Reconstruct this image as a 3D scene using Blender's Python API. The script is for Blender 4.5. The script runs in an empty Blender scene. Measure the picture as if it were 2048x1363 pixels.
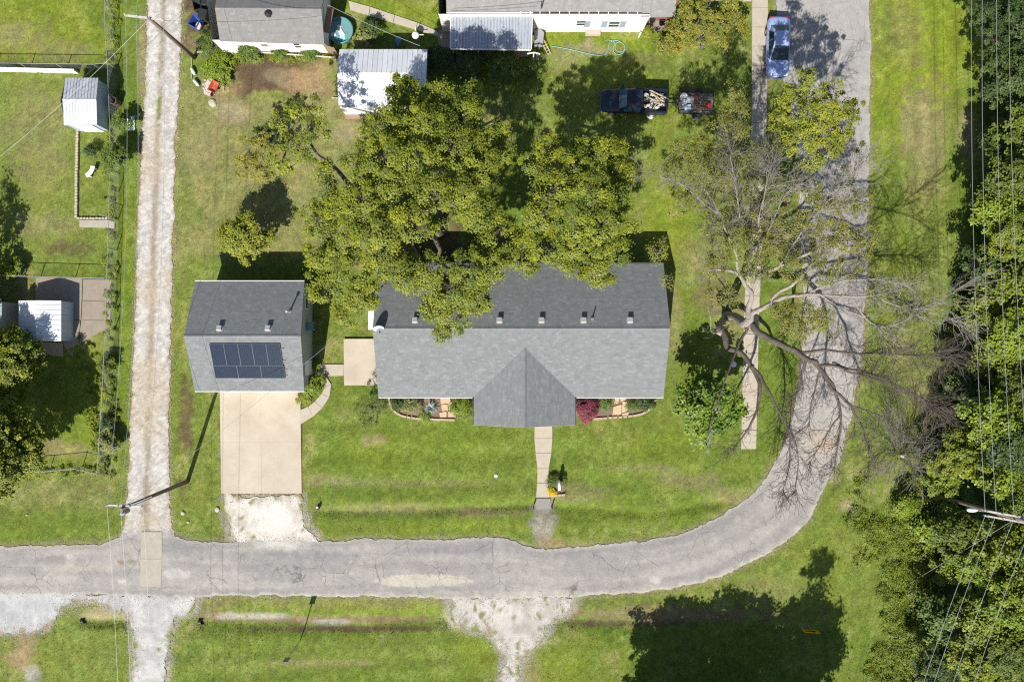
import bpy, bmesh, math, random
import numpy as np
from mathutils import Vector, Matrix

# ------------------------------------------------------------------ camera, sky, sun, exposure
SC = bpy.context.scene
COL = SC.collection
H = 54.6            # flight height of the camera, metres
S = 25.0            # ground scale used to read positions
cam_d = bpy.data.cameras.new('camera'); cam_d.lens = 24.0; cam_d.sensor_width = 36.0
cam_d.clip_start = 0.5; cam_d.clip_end = 2000
cam = bpy.data.objects.new('camera', cam_d); COL.objects.link(cam)
cam.location = (0, 0, H); cam.rotation_euler = (0, 0, 0)
SC.camera = cam
SUN = Vector((-0.32, -1.0, 1.0)).normalized()       # towards the sun
w = bpy.data.worlds.new('World'); SC.world = w; w.use_nodes = True
nt = w.node_tree; bg = nt.nodes['Background']
sky = nt.nodes.new('ShaderNodeTexSky'); sky.sky_type = 'NISHITA'; sky.sun_disc = False
sky.sun_elevation = math.asin(SUN.z); sky.sun_rotation = math.atan2(SUN.x, SUN.y)
nt.links.new(sky.outputs[0], bg.inputs[0]); bg.inputs[1].default_value = 0.070
sl = bpy.data.lights.new('sun', 'SUN'); sl.energy = 4.75; sl.angle = math.radians(0.5); sl.color = (1.0, 0.955, 0.88)
so = bpy.data.objects.new('sun', sl); COL.objects.link(so)
so.rotation_euler = SUN.to_track_quat('Z', 'Y').to_euler()
so.location = SUN * 120
SC.view_settings.view_transform = 'Standard'; SC.view_settings.look = 'None'
SC.view_settings.exposure = 0.74; SC.view_settings.gamma = 1.0; SC.view_settings.use_curve_mapping = False
SC.render.engine = 'CYCLES'
try:
    SC.cycles.max_bounces = 5; SC.cycles.transparent_max_bounces = 6; SC.cycles.diffuse_bounces = 2
    SC.cycles.glossy_bounces = 2; SC.cycles.transmission_bounces = 3; SC.cycles.use_denoising = False
    SC.cycles.filter_width = 1.2
except Exception: pass

# ------------------------------------------------------------------ helpers
def W(px, py, h=0.0):
    k = (1 - h / H) / S
    return Vector(((px - 1024) * k, (681.5 - py) * k, h))
def W2(px, py, h=0.0):
    v = W(px, py, h); return (v.x, v.y)

_T = np.random.RandomState(7).rand(256, 256)
def vn(x, y, s=0):
    x = np.asarray(x, float) + s * 17.31; y = np.asarray(y, float) + s * 9.77
    i = np.floor(x).astype(int); j = np.floor(y).astype(int)
    fx = x - i; fy = y - j; fx = fx * fx * (3 - 2 * fx); fy = fy * fy * (3 - 2 * fy)
    a = _T[i & 255, j & 255]; b = _T[(i + 1) & 255, j & 255]; c = _T[i & 255, (j + 1) & 255]; d = _T[(i + 1) & 255, (j + 1) & 255]
    return (a * (1 - fx) + b * fx) * (1 - fy) + (c * (1 - fx) + d * fx) * fy
def fbm(x, y, s=0, o=4):
    t = 0; a = 0.5; n = 0
    for k in range(o):
        t = t + a * vn(x * 2 ** k, y * 2 ** k, s + k * 3); n += a; a *= 0.55
    return t / n
def sstep(a, b, x):
    t = np.clip((x - a) / (b - a), 0, 1); return t * t * (3 - 2 * t)

def pip(px, py, poly):
    P = np.array(poly, float); ins = np.zeros(px.shape, bool)
    n = len(P); j = n - 1
    for i in range(n):
        xi, yi = P[i]; xj, yj = P[j]
        if yi != yj:
            c = ((yi > py) != (yj > py)) & (px < (xj - xi) * (py - yi) / (yj - yi) + xi)
            ins ^= c
        j = i
    return ins
def segdist(px, py, line, closed=False):
    P = np.array(line, float); d = np.full(px.shape, 1e9)
    m = len(P) if closed else len(P) - 1
    for i in range(m):
        a = P[i]; b = P[(i + 1) % len(P)]; ab = b - a; L = (ab ** 2).sum() + 1e-9
        t = np.clip(((px - a[0]) * ab[0] + (py - a[1]) * ab[1]) / L, 0, 1)
        d = np.minimum(d, np.hypot(px - a[0] - t * ab[0], py - a[1] - t * ab[1]))
    return d
def sdist(px, py, poly):          # negative inside, same units as the points
    d = segdist(px, py, poly, True); return np.where(pip(px, py, poly), -d, d)

def resample(line, step, closed=False):
    P = [Vector(p) for p in line]
    if closed: P.append(P[0].copy())
    out = []
    for a, b in zip(P[:-1], P[1:]):
        n = max(1, int((b - a).length / step + .5))
        for k in range(n): out.append(a.lerp(b, k / n))
    if not closed: out.append(P[-1].copy())
    return out
def smooth_line(line, it=2, closed=False):
    P = [Vector(p) for p in line]
    for _ in range(it):
        q = []
        n = len(P)
        if not closed: q.append(P[0])
        for i in range(n if closed else n - 1):
            a, b = P[i], P[(i + 1) % n]
            q += [a.lerp(b, .25), a.lerp(b, .75)]
        if not closed: q.append(P[-1])
        P = q
    return P
def rough_outline(poly, step=.18, amp=.12, freq=1.3, seed=0):
    P = resample(poly, step, True); n = len(P); out = []
    for i, p in enumerate(P):
        t = P[(i + 1) % n] - P[i - 1]
        if t.length < 1e-9: continue
        nn = Vector((t.y, -t.x)).normalized()
        f = float(fbm(p.x * freq, p.y * freq, seed, 3)) - .5
        f2 = float(vn(p.x * freq * 5, p.y * freq * 5, seed + 4)) - .5
        out.append(p + nn * (f * 2 * amp + f2 * amp * .7))
    return out

# ---- node materials
MATS = {}
def nmat(name):
    m = bpy.data.materials.new(name); m.use_nodes = True
    return m, m.node_tree, m.node_tree.nodes['Principled BSDF']
def rgb(c): return (c[0], c[1], c[2], 1.0)
def mat(name, c1, c2=None, scale=6.0, rough=.7, metal=0.0, bump=0.0, bscale=None, fine=0.0, stretch=None, attr=None, spec=.4, trans=0.0, detail=4):
    """colour noise between c1 and c2, extra fine grain, optional per-point colour attribute multiplied in"""
    if name in MATS: return MATS[name]
    m, t, p = nmat(name); N = t.nodes; L = t.links
    tc = N.new('ShaderNodeTexCoord'); co = tc.outputs['Object']
    if stretch:
        mp = N.new('ShaderNodeMapping'); mp.inputs['Scale'].default_value = stretch; L.new(co, mp.inputs[0]); co = mp.outputs[0]
    c = None
    if c2 is not None:
        nz = N.new('ShaderNodeTexNoise'); nz.inputs['Scale'].default_value = scale; nz.inputs['Detail'].default_value = detail
        nz.inputs['Roughness'].default_value = .65; L.new(co, nz.inputs['Vector'])
        mr = N.new('ShaderNodeMapRange'); mr.inputs[1].default_value = .32; mr.inputs[2].default_value = .68; L.new(nz.outputs['Fac'], mr.inputs[0])
        mx = N.new('ShaderNodeMix'); mx.data_type = 'RGBA'; mx.inputs[6].default_value = rgb(c1); mx.inputs[7].default_value = rgb(c2)
        L.new(mr.outputs[0], mx.inputs[0]); c = mx.outputs[2]
    else:
        r = N.new('ShaderNodeRGB'); r.outputs[0].default_value = rgb(c1); c = r.outputs[0]
    if attr:
        at = N.new('ShaderNodeAttribute'); at.attribute_name = attr
        mm = N.new('ShaderNodeMix'); mm.data_type = 'RGBA'; mm.blend_type = 'MULTIPLY'; mm.inputs[0].default_value = 1
        L.new(c, mm.inputs[6]); L.new(at.outputs['Color'], mm.inputs[7]); c = mm.outputs[2]
    if fine:
        n2 = N.new('ShaderNodeTexNoise'); n2.inputs['Scale'].default_value = (bscale or scale * 6); n2.inputs['Detail'].default_value = 3; L.new(co, n2.inputs['Vector'])
        m2 = N.new('ShaderNodeMapRange'); m2.inputs[1].default_value = .3; m2.inputs[2].default_value = .7
        m2.inputs[3].default_value = 1 - fine; m2.inputs[4].default_value = 1 + fine; L.new(n2.outputs['Fac'], m2.inputs[0])
        mm = N.new('ShaderNodeMix'); mm.data_type = 'RGBA'; mm.blend_type = 'MULTIPLY'; mm.inputs[0].default_value = 1
        L.new(c, mm.inputs[6]); L.new(m2.outputs[0], mm.inputs[7]); c = mm.outputs[2]
    L.new(c, p.inputs['Base Color'])
    p.inputs['Roughness'].default_value = rough; p.inputs['Metallic'].default_value = metal
    p.inputs['Specular IOR Level'].default_value = spec
    if bump:
        n3 = N.new('ShaderNodeTexNoise'); n3.inputs['Scale'].default_value = bscale or scale * 5; n3.inputs['Detail'].default_value = 4; L.new(co, n3.inputs['Vector'])
        b = N.new('ShaderNodeBump'); b.inputs['Strength'].default_value = min(1, bump); b.inputs['Distance'].default_value = .03
        L.new(n3.outputs['Fac'], b.inputs['Height']); L.new(b.outputs[0], p.inputs['Normal'])
    if trans:                                   # thin leaf: some light comes through
        tr = N.new('ShaderNodeBsdfTranslucent'); L.new(c, tr.inputs[0])
        ms = N.new('ShaderNodeMixShader'); ms.inputs[0].default_value = trans
        L.new(p.outputs[0], ms.inputs[1]); L.new(tr.outputs[0], ms.inputs[2])
        L.new(ms.outputs[0], N['Material Output'].inputs[0])
    MATS[name] = m
    return m

# ---- objects
def wloc(o):
    v = Vector((0, 0, 0))
    while o is not None:
        v += o.location; o = o.parent
    return v
def props(o, label=None, cat=None, group=None, kind=None):
    if label: o['label'] = label
    if cat: o['category'] = cat
    if group: o['group'] = group
    if kind: o['kind'] = kind
    return o
def thing(name, label, cat, loc=(0, 0, 0), rz=0.0, group=None):
    o = bpy.data.objects.new(name, None); COL.objects.link(o); o.empty_display_size = .3
    o.location = loc; o.rotation_euler = (0, 0, rz)
    return props(o, label, cat, group)
def link(name, me, parent=None, loc=(0, 0, 0), rz=0.0):
    o = bpy.data.objects.new(name, me); COL.objects.link(o)
    if parent is not None: o.parent = parent
    o.location = loc; o.rotation_euler = (0, 0, rz)
    return o
def np_mesh(name, V, F, mats, col=None, smooth=False):
    V = np.asarray(V, np.float32); F = np.asarray(F, np.int32)
    me = bpy.data.meshes.new(name)
    me.vertices.add(len(V)); me.vertices.foreach_set('co', V.ravel())
    k = F.shape[1]
    me.loops.add(F.size); me.loops.foreach_set('vertex_index', F.ravel())
    me.polygons.add(len(F)); me.polygons.foreach_set('loop_start', np.arange(len(F), dtype=np.int32) * k)
    if smooth: me.polygons.foreach_set('use_smooth', np.ones(len(F), bool))
    if col is not None:
        c = np.ones((len(V), 4), np.float32); c[:, :3] = col
        a = me.attributes.new('col', 'FLOAT_COLOR', 'POINT'); a.data.foreach_set('color', c.ravel())
    for m in (mats if isinstance(mats, (list, tuple)) else [mats]): me.materials.append(m)
    me.update(calc_edges=True); me.validate()
    return me

class MB:
    def __init__(s): s.v = []; s.f = []; s.mi = []; s.c = []; s.cur = 0; s.sm = []; s.smooth = False; s.tint = (1, 1, 1)
    def add(s, vs, fs):
        b = len(s.v); s.v += [tuple(v) for v in vs]; s.c += [s.tint] * len(vs)
        for f in fs: s.f.append([b + i for i in f]); s.mi.append(s.cur); s.sm.append(s.smooth)
        return s
    def box(s, c, d, rz=0, top=1.0):
        x, y, z = d[0] / 2, d[1] / 2, d[2] / 2; cs, sn = math.cos(rz), math.sin(rz); vs = []
        for zz, k in ((-z, 1), (z, top)):
            for xx, yy in ((-x, -y), (x, -y), (x, y), (-x, y)):
                xx *= k; yy *= k
                vs.append((c[0] + xx * cs - yy * sn, c[1] + xx * sn + yy * cs, c[2] + zz))
        return s.add(vs, [(3, 2, 1, 0), (4, 5, 6, 7), (0, 1, 5, 4), (1, 2, 6, 5), (2, 3, 7, 6), (3, 0, 4, 7)])
    def prism(s, poly, z0, z1):
        n = len(poly); a = sum(poly[i][0] * poly[(i + 1) % n][1] - poly[(i + 1) % n][0] * poly[i][1] for i in range(n))
        if a < 0: poly = poly[::-1]
        vs = [(p[0], p[1], z0) for p in poly] + [(p[0], p[1], z1) for p in poly]
        return s.add(vs, [tuple(range(n - 1, -1, -1)), tuple(range(n, 2 * n))] + [(i, (i + 1) % n, n + (i + 1) % n, n + i) for i in range(n)])
    def beam(s, a, b, w, h):           # box from a to b
        a = Vector(a); b = Vector(b); d = (b - a); d.normalize()
        up = Vector((0, 0, 1)) if abs(d.z) < .95 else Vector((1, 0, 0))
        r = d.cross(up).normalized(); u = r.cross(d)
        vs = []
        for p in (a, b):
            for i, j in ((-1, -1), (1, -1), (1, 1), (-1, 1)): vs.append(p + r * (i * w / 2) + u * (j * h / 2))
        return s.add(vs, [(0, 1, 2, 3), (7, 6, 5, 4), (0, 4, 5, 1), (1, 5, 6, 2), (2, 6, 7, 3), (3, 7, 4, 0)])
    def tube(s, pts, r, n=6, cap=True):
        P = [Vector(p) for p in pts]; R = list(r) if isinstance(r, (list, tuple)) else [r] * len(P)
        vs = []; fs = []
        d0 = (P[1] - P[0]).normalized(); ref = Vector((0, 0, 1)) if abs(d0.z) < .9 else Vector((1, 0, 0))
        for i, p in enumerate(P):
            d = (P[min(i + 1, len(P) - 1)] - P[max(i - 1, 0)]).normalized()
            u = d.cross(ref)
            if u.length < 1e-4: u = d.cross(Vector((0, 1, 0)))
            u.normalize(); v = d.cross(u)
            for k in range(n):
                a = 2 * math.pi * k / n; vs.append(p + (u * math.cos(a) + v * math.sin(a)) * R[i])
            if i:
                o = (i - 1) * n
                for k in range(n): fs.append((o + k, o + (k + 1) % n, o + n + (k + 1) % n, o + n + k))
        if cap: fs += [tuple(range(n - 1, -1, -1)), tuple(range((len(P) - 1) * n, len(P) * n))]
        return s.add(vs, fs)
    def lathe(s, prof, n=16, c=(0, 0, 0), cap=True):
        vs = []; fs = []
        for i, (r, z) in enumerate(prof):
            for k in range(n):
                a = 2 * math.pi * k / n; vs.append((c[0] + r * math.cos(a), c[1] + r * math.sin(a), c[2] + z))
            if i:
                o = (i - 1) * n
                for k in range(n): fs.append((o + k, o + (k + 1) % n, o + n + (k + 1) % n, o + n + k))
        if cap: fs += [tuple(range(n - 1, -1, -1)), tuple(range((len(prof) - 1) * n, len(prof) * n))]
        return s.add(vs, fs)
    def loft(s, secs, cap=True, closed=True):
        n = len(secs[0]); vs = [p for q in secs for p in q]; fs = []
        for i in range(len(secs) - 1):
            for k in range(n if closed else n - 1):
                fs.append((i * n + k, i * n + (k + 1) % n, (i + 1) * n + (k + 1) % n, (i + 1) * n + k))
        if cap: fs += [tuple(range(n - 1, -1, -1)), tuple(range((len(secs) - 1) * n, len(secs) * n))]
        return s.add(vs, fs)
    def mesh(s, name, mats):
        me = bpy.data.meshes.new(name); me.from_pydata(s.v, [], s.f)
        for m in (mats if isinstance(mats, (list, tuple)) else [mats]): me.materials.append(m)
        me.polygons.foreach_set('material_index', s.mi); me.polygons.foreach_set('use_smooth', s.sm)
        if True:
            a = me.attributes.new('col', 'FLOAT_COLOR', 'POINT')
            a.data.foreach_set('color', np.array([(c[0], c[1], c[2], 1) for c in s.c], np.float32).ravel())
        me.update(); return me
    def build(s, name, mats, parent=None, world=True):
        """vertices given in world space are moved into the parent's frame; world=False: already local"""
        if parent is not None and world:
            o = wloc(parent); s.v = [(v[0] - o.x, v[1] - o.y, v[2] - o.z) for v in s.v]
        return link(name, s.mesh(name, mats), parent)
def top_obj(mb, name, mats, label, cat, loc, group=None, rz=0):
    o = link(name, mb.mesh(name, mats), None, loc, rz); return props(o, label, cat, group)
def np_build(name, V, F, mats, parent=None, col=None, smooth=False):
    V = np.asarray(V, np.float32)
    if parent is not None:
        o = wloc(parent); V = V - np.array([o.x, o.y, o.z], np.float32)
    return link(name, np_mesh(name, V, F, mats, col, smooth), parent)
def copy_tree(o, parent=None):
    c = o.copy(); COL.objects.link(c); c.parent = parent
    for k in o.children: copy_tree(k, c)
    return c

# ------------------------------------------------------------------ layout in photo pixels at ground level
ROAD_N = [(-900, 1100), (-60, 1094), (0, 1092), (90, 1090), (200, 1086), (228, 1076), (262, 1066), (345, 1068), (400, 1082), (470, 1082), (600, 1079), (640, 1083), (720, 1076),
          (800, 1078), (900, 1076), (1005, 1075), (1026, 1080), (1048, 1091), (1100, 1097), (1200, 1089), (1300, 1079), (1380, 1061), (1440, 1034), (1490, 1000), (1530, 958), (1560, 910),
          (1580, 860), (1593, 800), (1603, 740), (1607, 690), (1606, 600), (1604, 500), (1600, 400), (1596, 300), (1584, 220), (1566, 160), (1556, 100), (1552, 30), (1550, -60), (1550, -900)]
ROAD_S = [(-900, 1190), (-60, 1188), (0, 1187), (90, 1187), (200, 1188), (230, 1190), (262, 1192), (345, 1194), (400, 1194), (470, 1190), (600, 1190), (660, 1191), (720, 1191),
          (800, 1193), (900, 1195), (1020, 1196), (1060, 1195), (1130, 1193), (1230, 1187), (1340, 1178), (1440, 1154), (1520, 1115), (1580, 1077), (1620, 1035), (1652, 965),
          (1680, 920), (1700, 840), (1714, 765), (1727, 690), (1731, 600), (1735, 500), (1737, 400), (1738, 300), (1739, 220), (1740, 150), (1740, 90), (1738, 20), (1737, -60), (1737, -900)]
ALLEY_W = [(297, -900), (296, 0), (293, 100), (289, 200), (283, 300), (279, 400), (275, 500), (272, 600), (268, 700), (262, 800), (260, 900), (255, 1000), (250, 1050), (238, 1080)]
ALLEY_E = [(364, -900), (364, 0), (361, 100), (356, 200), (350, 300), (347, 400), (345, 500), (343, 600), (341, 700), (338, 800), (337, 900), (341, 1000), (343, 1050), (352, 1080)]
SALLEY = [(130, 1186), (400, 1190), (395, 1205), (385, 1222), (352, 1236), (342, 1262), (336, 1300), (334, 1363), (330, 1700), (262, 1700), (266, 1363), (268, 1300), (266, 1262), (256, 1238), (246, 1222), (205, 1206), (150, 1200)]
LOT = [(-400, 1184), (-60, 1183), (150, 1184), (160, 1202), (126, 1212), (112, 1236), (94, 1256), (60, 1264), (0, 1266), (-400, 1268)]
APRON = [(452, 989), (601, 989), (604, 1018), (612, 1052), (634, 1072), (640, 1086), (560, 1090), (480, 1090), (462, 1072), (452, 1040)]
SDRIVE = [(905, 1196), (1150, 1192), (1146, 1212), (1122, 1232), (1098, 1252), (1084, 1280), (1056, 1302), (1040, 1330), (1034, 1363), (1030, 1420), (1000, 1420), (1002, 1363), (1010, 1310), (990, 1280), (972, 1262), (930, 1254), (905, 1250), (896, 1232), (904, 1215)]
DRIVE = [(440, 781), (601, 781), (604, 986), (443, 986)]
PATIO = [(688, 677), (760, 677), (762, 770), (689, 770)]
def gp(poly): return [W2(*p) for p in poly]
# ------------------------------------------------------------------ ground sheet
G_LUSH = np.array((.108, .154, .021)); G_MID = np.array((.136, .170, .032)); G_DRY = np.array((.210, .188, .082))
G_DIRT = np.array((.165, .118, .072)); G_LIME = np.array((.158, .196, .018)); G_DARK = np.array((.036, .066, .009)); G_STRAW = np.array((.27, .225, .135))
G_STONE = np.array((.33, .30, .255)); G_CLAY = np.array((.26, .185, .10)); G_BROWN = np.array((.105, .070, .042))
def axis(a, b, step, far):
    core = np.arange(a, b + step / 2, step)
    k = np.array([1, 3, 8, 20, 50, 120, 300, 700])
    return np.concatenate([a - k[::-1], core, b + k])
STEP = .145
gx = axis(-44.5, 44.5, STEP, 0); gy = axis(-30.5, 31, STEP, 0)
GX, GY = np.meshgrid(gx, gy, indexing='xy')
PX = GX * S + 1024; PY = 681.5 - GY * S
N1 = fbm(GX * .12, GY * .12, 1); N2 = fbm(GX * .45, GY * .45, 2); N3 = fbm(GX * 1.6, GY * 1.6, 3); N4 = fbm(GX * 4.5, GY * 4.5, 5, 3)
def mixc(a, b, t): return a + (b - a) * t[..., None]
C = mixc(np.broadcast_to(G_LUSH, GX.shape + (3,)), G_MID, sstep(.35, .65, N2 * .6 + N1 * .4))
C = mixc(C, G_DRY, .5 * sstep(.52, .72, N3 * .55 + N2 * .45))
def blob(cx, cy, rx, ry, colr, amt, edge=.55, rough=.5):
    global C
    d = np.sqrt(((PX - cx) / rx) ** 2 + ((PY - cy) / ry) ** 2) + (N2 - .5) * rough * 2.6 + (N3 - .5) * rough * 2.2 + (N4 - .5) * rough * 1.2
    C = mixc(C, np.asarray(colr), amt * (1 - sstep(1 - edge, 1 + edge * .35, d)))
def zone(poly, colr, amt, soft=25):
    global C
    d = sdist(PX, PY, poly) + (N2 - .5) * 40 + (N3 - .5) * 14
    C = mixc(C, np.asarray(colr), amt * (1 - sstep(-soft, soft, d)))
# north-west field, yards and lawns
zone([(-80, -80), (225, -80), (225, 125), (-80, 125)], G_LIME, .60)
blob(30, 70, 60, 40, G_DRY, .7); blob(120, 105, 70, 25, G_DRY, .5); blob(190, 20, 40, 40, G_LUSH, .6)
zone([(-80, 150), (225, 150), (225, 540), (-80, 540)], G_MID, .75)
blob(75, 250, 90, 80, G_DRY, .55); blob(140, 495, 60, 18, G_BROWN, .55); blob(100, 450, 70, 30, G_DRY, .7); blob(90, 350, 50, 60, G_DRY, .45)
zone([(-80, 690), (210, 690), (205, 930), (-80, 930)], G_LIME, .55); blob(120, 900, 70, 18, G_DRY, .8); blob(180, 640, 22, 60, G_DRY, .6); blob(50, 580, 25, 60, G_DRY, .7)
zone([(-80, 955), (240, 955), (240, 1022), (-80, 1022)], G_DRY, .42); zone([(-80, 1025), (235, 1025), (225, 1080), (-80, 1090)], G_LUSH, .7)
zone([(230, 0), (285, 0), (262, 1000), (228, 1000)], G_LUSH, .6, 8)
blob(252, 500, 14, 300, G_LIME, .35); blob(282, 110, 8, 90, G_STRAW, .6)
zone([(350, 220), (450, 220), (445, 1060), (345, 1060)], G_MID, .6)
blob(372, 850, 16, 90, G_BROWN, .75); blob(365, 960, 20, 50, G_BROWN, .4); blob(360, 500, 20, 60, G_DRY, .5)
zone([(360, 160), (760, 160), (740, 510), (360, 510)], G_DRY, .60); blob(460, 225, 40, 20, G_STRAW, .8); blob(400, 290, 40, 50, G_DRY, .8); blob(690, 265, 30, 30, G_STRAW, .6); blob(380, 410, 28, 60, G_LUSH, .5)
blob(560, 190, 60, 24, G_LUSH, .5)
# bare soil patch between the white sheds
blob(545, 148, 95, 38, G_BROWN, 1.0, .35, .45); blob(625, 165, 50, 35, G_CLAY, .95, .4); blob(650, 130, 26, 28, G_CLAY, .7); blob(560, 150, 30, 15, G_STRAW, .5); blob(440, 175, 35, 28, G_CLAY, .55)
blob(390, 20, 30, 55, G_BROWN, 1.0, .3); blob(375, 85, 22, 20, G_DIRT, .8); blob(400, 95, 30, 25, G_DIRT, .5)
# north yard of the white house
zone([(1085, 58), (1320, 58), (1320, 100), (1085, 100)], G_LIME, .7, 12)
blob(1130, 120, 40, 30, G_STRAW, .5); blob(1190, 102, 60, 14, G_STRAW, .55); blob(1290, 118, 30, 14, G_DIRT, .5); blob(1180, 90, 10, 14, G_STRAW, .7)
zone([(700, 0), (890, 0), (890, 60), (800, 50), (700, 5)], G_LIME, .7, 10)
zone([(980, 100), (1500, 130), (1500, 330), (1280, 330), (980, 300)], G_MID, .45); blob(1330, 215, 60, 40, G_LIME, .5); blob(1330, 440, 60, 170, G_LIME, .72); blob(1400, 520, 50, 60, G_DRY, .5); blob(1385, 140, 80, 20, G_MID, .6)
blob(745, 525, 28, 22, G_CLAY, .95, .3); blob(880, 480, 60, 60, G_BROWN, .9); blob(990, 250, 40, 60, G_DRY, .5)
blob(1345, 640, 22, 90, G_DRY, .65); blob(1460, 620, 40, 60, G_DRY, .75); blob(1420, 590, 40, 40, G_DIRT, .5)
# front lawn
zone([(605, 770), (1060, 850), (1560, 870), (1480, 1010), (1300, 1075), (640, 1078)], G_LUSH, .70, 20)
blob(830, 900, 190, 50, G_LIME, .30); blob(1330, 890, 140, 30, G_LIME, .28); blob(640, 960, 60, 14, G_DRY, .65); blob(830, 965, 230, 10, G_DRY, .45); blob(770, 1018, 160, 14, G_DRY, .55); blob(960, 1025, 100, 10, G_DRY, .7)
blob(1260, 935, 90, 10, G_DRY, .4); blob(1370, 960, 80, 20, G_DRY, .7); blob(1460, 990, 50, 22, G_DRY, .75); blob(1150, 985, 60, 24, G_DRY, .6); blob(745, 880, 28, 12, G_DRY, .8); blob(690, 830, 30, 20, G_DRY, .35)
blob(860, 1016, 220, 4, G_BROWN, .35, .6, .2); blob(880, 1050, 220, 14, G_LIME, .35); blob(1300, 1030, 140, 20, G_LIME, .3)
zone([(1520, 680), (1600, 700), (1570, 860), (1520, 900)], G_LUSH, .7, 10)
blob(1535, 150, 14, 160, G_DRY, .6); blob(1545, 220, 16, 60, G_LIME, .5)
# east verge
zone([(1742, -80), (1960, -80), (1960, 140), (1742, 330)], G_LIME, .85); blob(1800, 60, 60, 90, G_DRY, .45); blob(1850, 250, 55, 95, G_DRY, .85); blob(1850, 350, 45, 80, G_DRY, .6); blob(1935, 270, 18, 55, G_STRAW, .65); blob(1770, 90, 12, 140, G_LUSH, .5)
zone([(1740, 420), (1900, 420), (1870, 860), (1710, 880)], G_MID, .55); blob(1800, 560, 50, 120, G_LIME, .4); blob(1850, 800, 40, 60, G_DRY, .65); blob(1800, 690, 30, 50, G_DRY, .4)
blob(1700, 1010, 26, 18, G_STRAW, .7); blob(1665, 955, 18, 14, G_STRAW, .6)
zone([(1480, 1150), (1640, 1040), (1760, 1060), (1760, 1240), (1500, 1230)], G_MID, .7); blob(1650, 1120, 70, 60, G_LIME, .3); blob(1540, 1180, 80, 30, G_DRY, .4)
# south verge and field
zone([(340, 1260), (1000, 1262), (1000, 1400), (340, 1400)], G_LUSH, .55); blob(520, 1330, 160, 16, G_MID, .8); blob(760, 1300, 260, 18, G_MID, .8); blob(660, 1325, 120, 6, G_DRY, .7); blob(950, 1300, 50, 40, G_LIME, .55); blob(1120, 1330, 60, 50, G_LIME, .55)
zone([(400, 1195), (900, 1198), (900, 1228), (420, 1222)], G_LIME, .45, 6); zone([(400, 1195), (900, 1198), (900, 1215), (420, 1212)], G_DRY, .55, 6)
zone([(90, 1230), (240, 1210), (262, 1262), (260, 1400), (80, 1400)], G_MID, .75, 12); blob(200, 1228, 60, 20, G_STRAW, .8); blob(215, 1256, 45, 5, G_DARK, .5)
blob(40, 1310, 40, 50, G_CLAY, .9, .5); blob(60, 1345, 20, 30, G_STONE, .8); blob(15, 1290, 20, 20, G_MID, .6)
blob(640, 1240, 270, 9, G_DIRT, .85, .5, .3); blob(700, 1258, 240, 6, G_BROWN, .8, .5, .3); blob(500, 1232, 90, 10, G_STONE, .8, .5, .4); blob(660, 1245, 50, 7, G_STONE, .7); blob(1330, 1228, 220, 22, G_DIRT, .75, .5); blob(1250, 1248, 140, 7, G_BROWN, .8, .5, .3); blob(410, 1225, 30, 20, G_DIRT, .7)
blob(1060, 1340, 26, 40, G_DRY, .7)
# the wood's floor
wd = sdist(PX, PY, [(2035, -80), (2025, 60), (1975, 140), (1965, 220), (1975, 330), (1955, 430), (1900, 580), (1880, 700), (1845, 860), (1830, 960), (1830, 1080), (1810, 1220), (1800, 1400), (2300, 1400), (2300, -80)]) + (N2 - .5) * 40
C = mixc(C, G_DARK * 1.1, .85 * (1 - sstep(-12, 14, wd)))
# trodden gravel path north of the front walk and thin gravel fringes along hard surfaces
blob(1085, 1052, 26, 46, G_STONE * .75, .85, .5); blob(1105, 1085, 40, 14, G_CLAY, .7); blob(1040, 1088, 24, 6, G_STONE * .7, .7)
def fringe(poly, wpx, colr, amt):
    global C
    d = np.abs(sdist(PX, PY, poly)) + (N3 - .5) * wpx * 1.4 + (N4 - .5) * wpx
    C = mixc(C, np.asarray(colr), amt * (1 - sstep(wpx * .2, wpx, d)))
fringe(ROAD_N + ROAD_S[::-1], 11, G_STRAW * .85, .55); fringe(ALLEY_W + ALLEY_E[::-1], 7, G_CLAY, .5)
fringe(SALLEY, 14, G_STONE * .9, .8); fringe(LOT, 10, G_STONE * .8, .7); fringe(APRON, 16, G_STONE * .9, .75); fringe(SDRIVE, 18, G_STONE * .9, .8); fringe(DRIVE, 4, G_BROWN, .7)
# mower stripes on the front lawn, colour lightness only a few per cent
lm = (1 - sstep(-10, 20, sdist(PX, PY, [(605, 800), (1060, 870), (1560, 880), (1480, 1000), (1300, 1060), (640, 1060)])))
C *= (1 + .10 * lm * np.sin(PY / 9.0 + (N1 - .5) * 5 + PX / 400.))[..., None]
sm = (1 - sstep(-10, 20, sdist(PX, PY, [(340, 1272), (1000, 1272), (1000, 1500), (340, 1500)])))
C *= (1 + .09 * sm * np.sin(PY / 7.0 + PX / 90. + (N1 - .5) * 4))[..., None]
em = (1 - sstep(-10, 20, sdist(PX, PY, [(1760, -80), (1940, -80), (1900, 560), (1760, 700)])))
C *= (1 + .10 * em * np.sin(PX / 6.5 + (N2 - .5) * 3))[..., None]
C *= (.60 + .80 * N4)[..., None] * (.72 + .56 * N3)[..., None] * (.90 + .2 * N2)[..., None]
C[..., 0] *= .88 + .24 * fbm(GX * .8, GY * .8, 12)
far = ((np.abs(GX) > 44.8) | (GY > 31.3) | (GY < -30.8))[..., None]; C = np.where(far, np.broadcast_to(G_MID * .9, C.shape), C)
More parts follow.
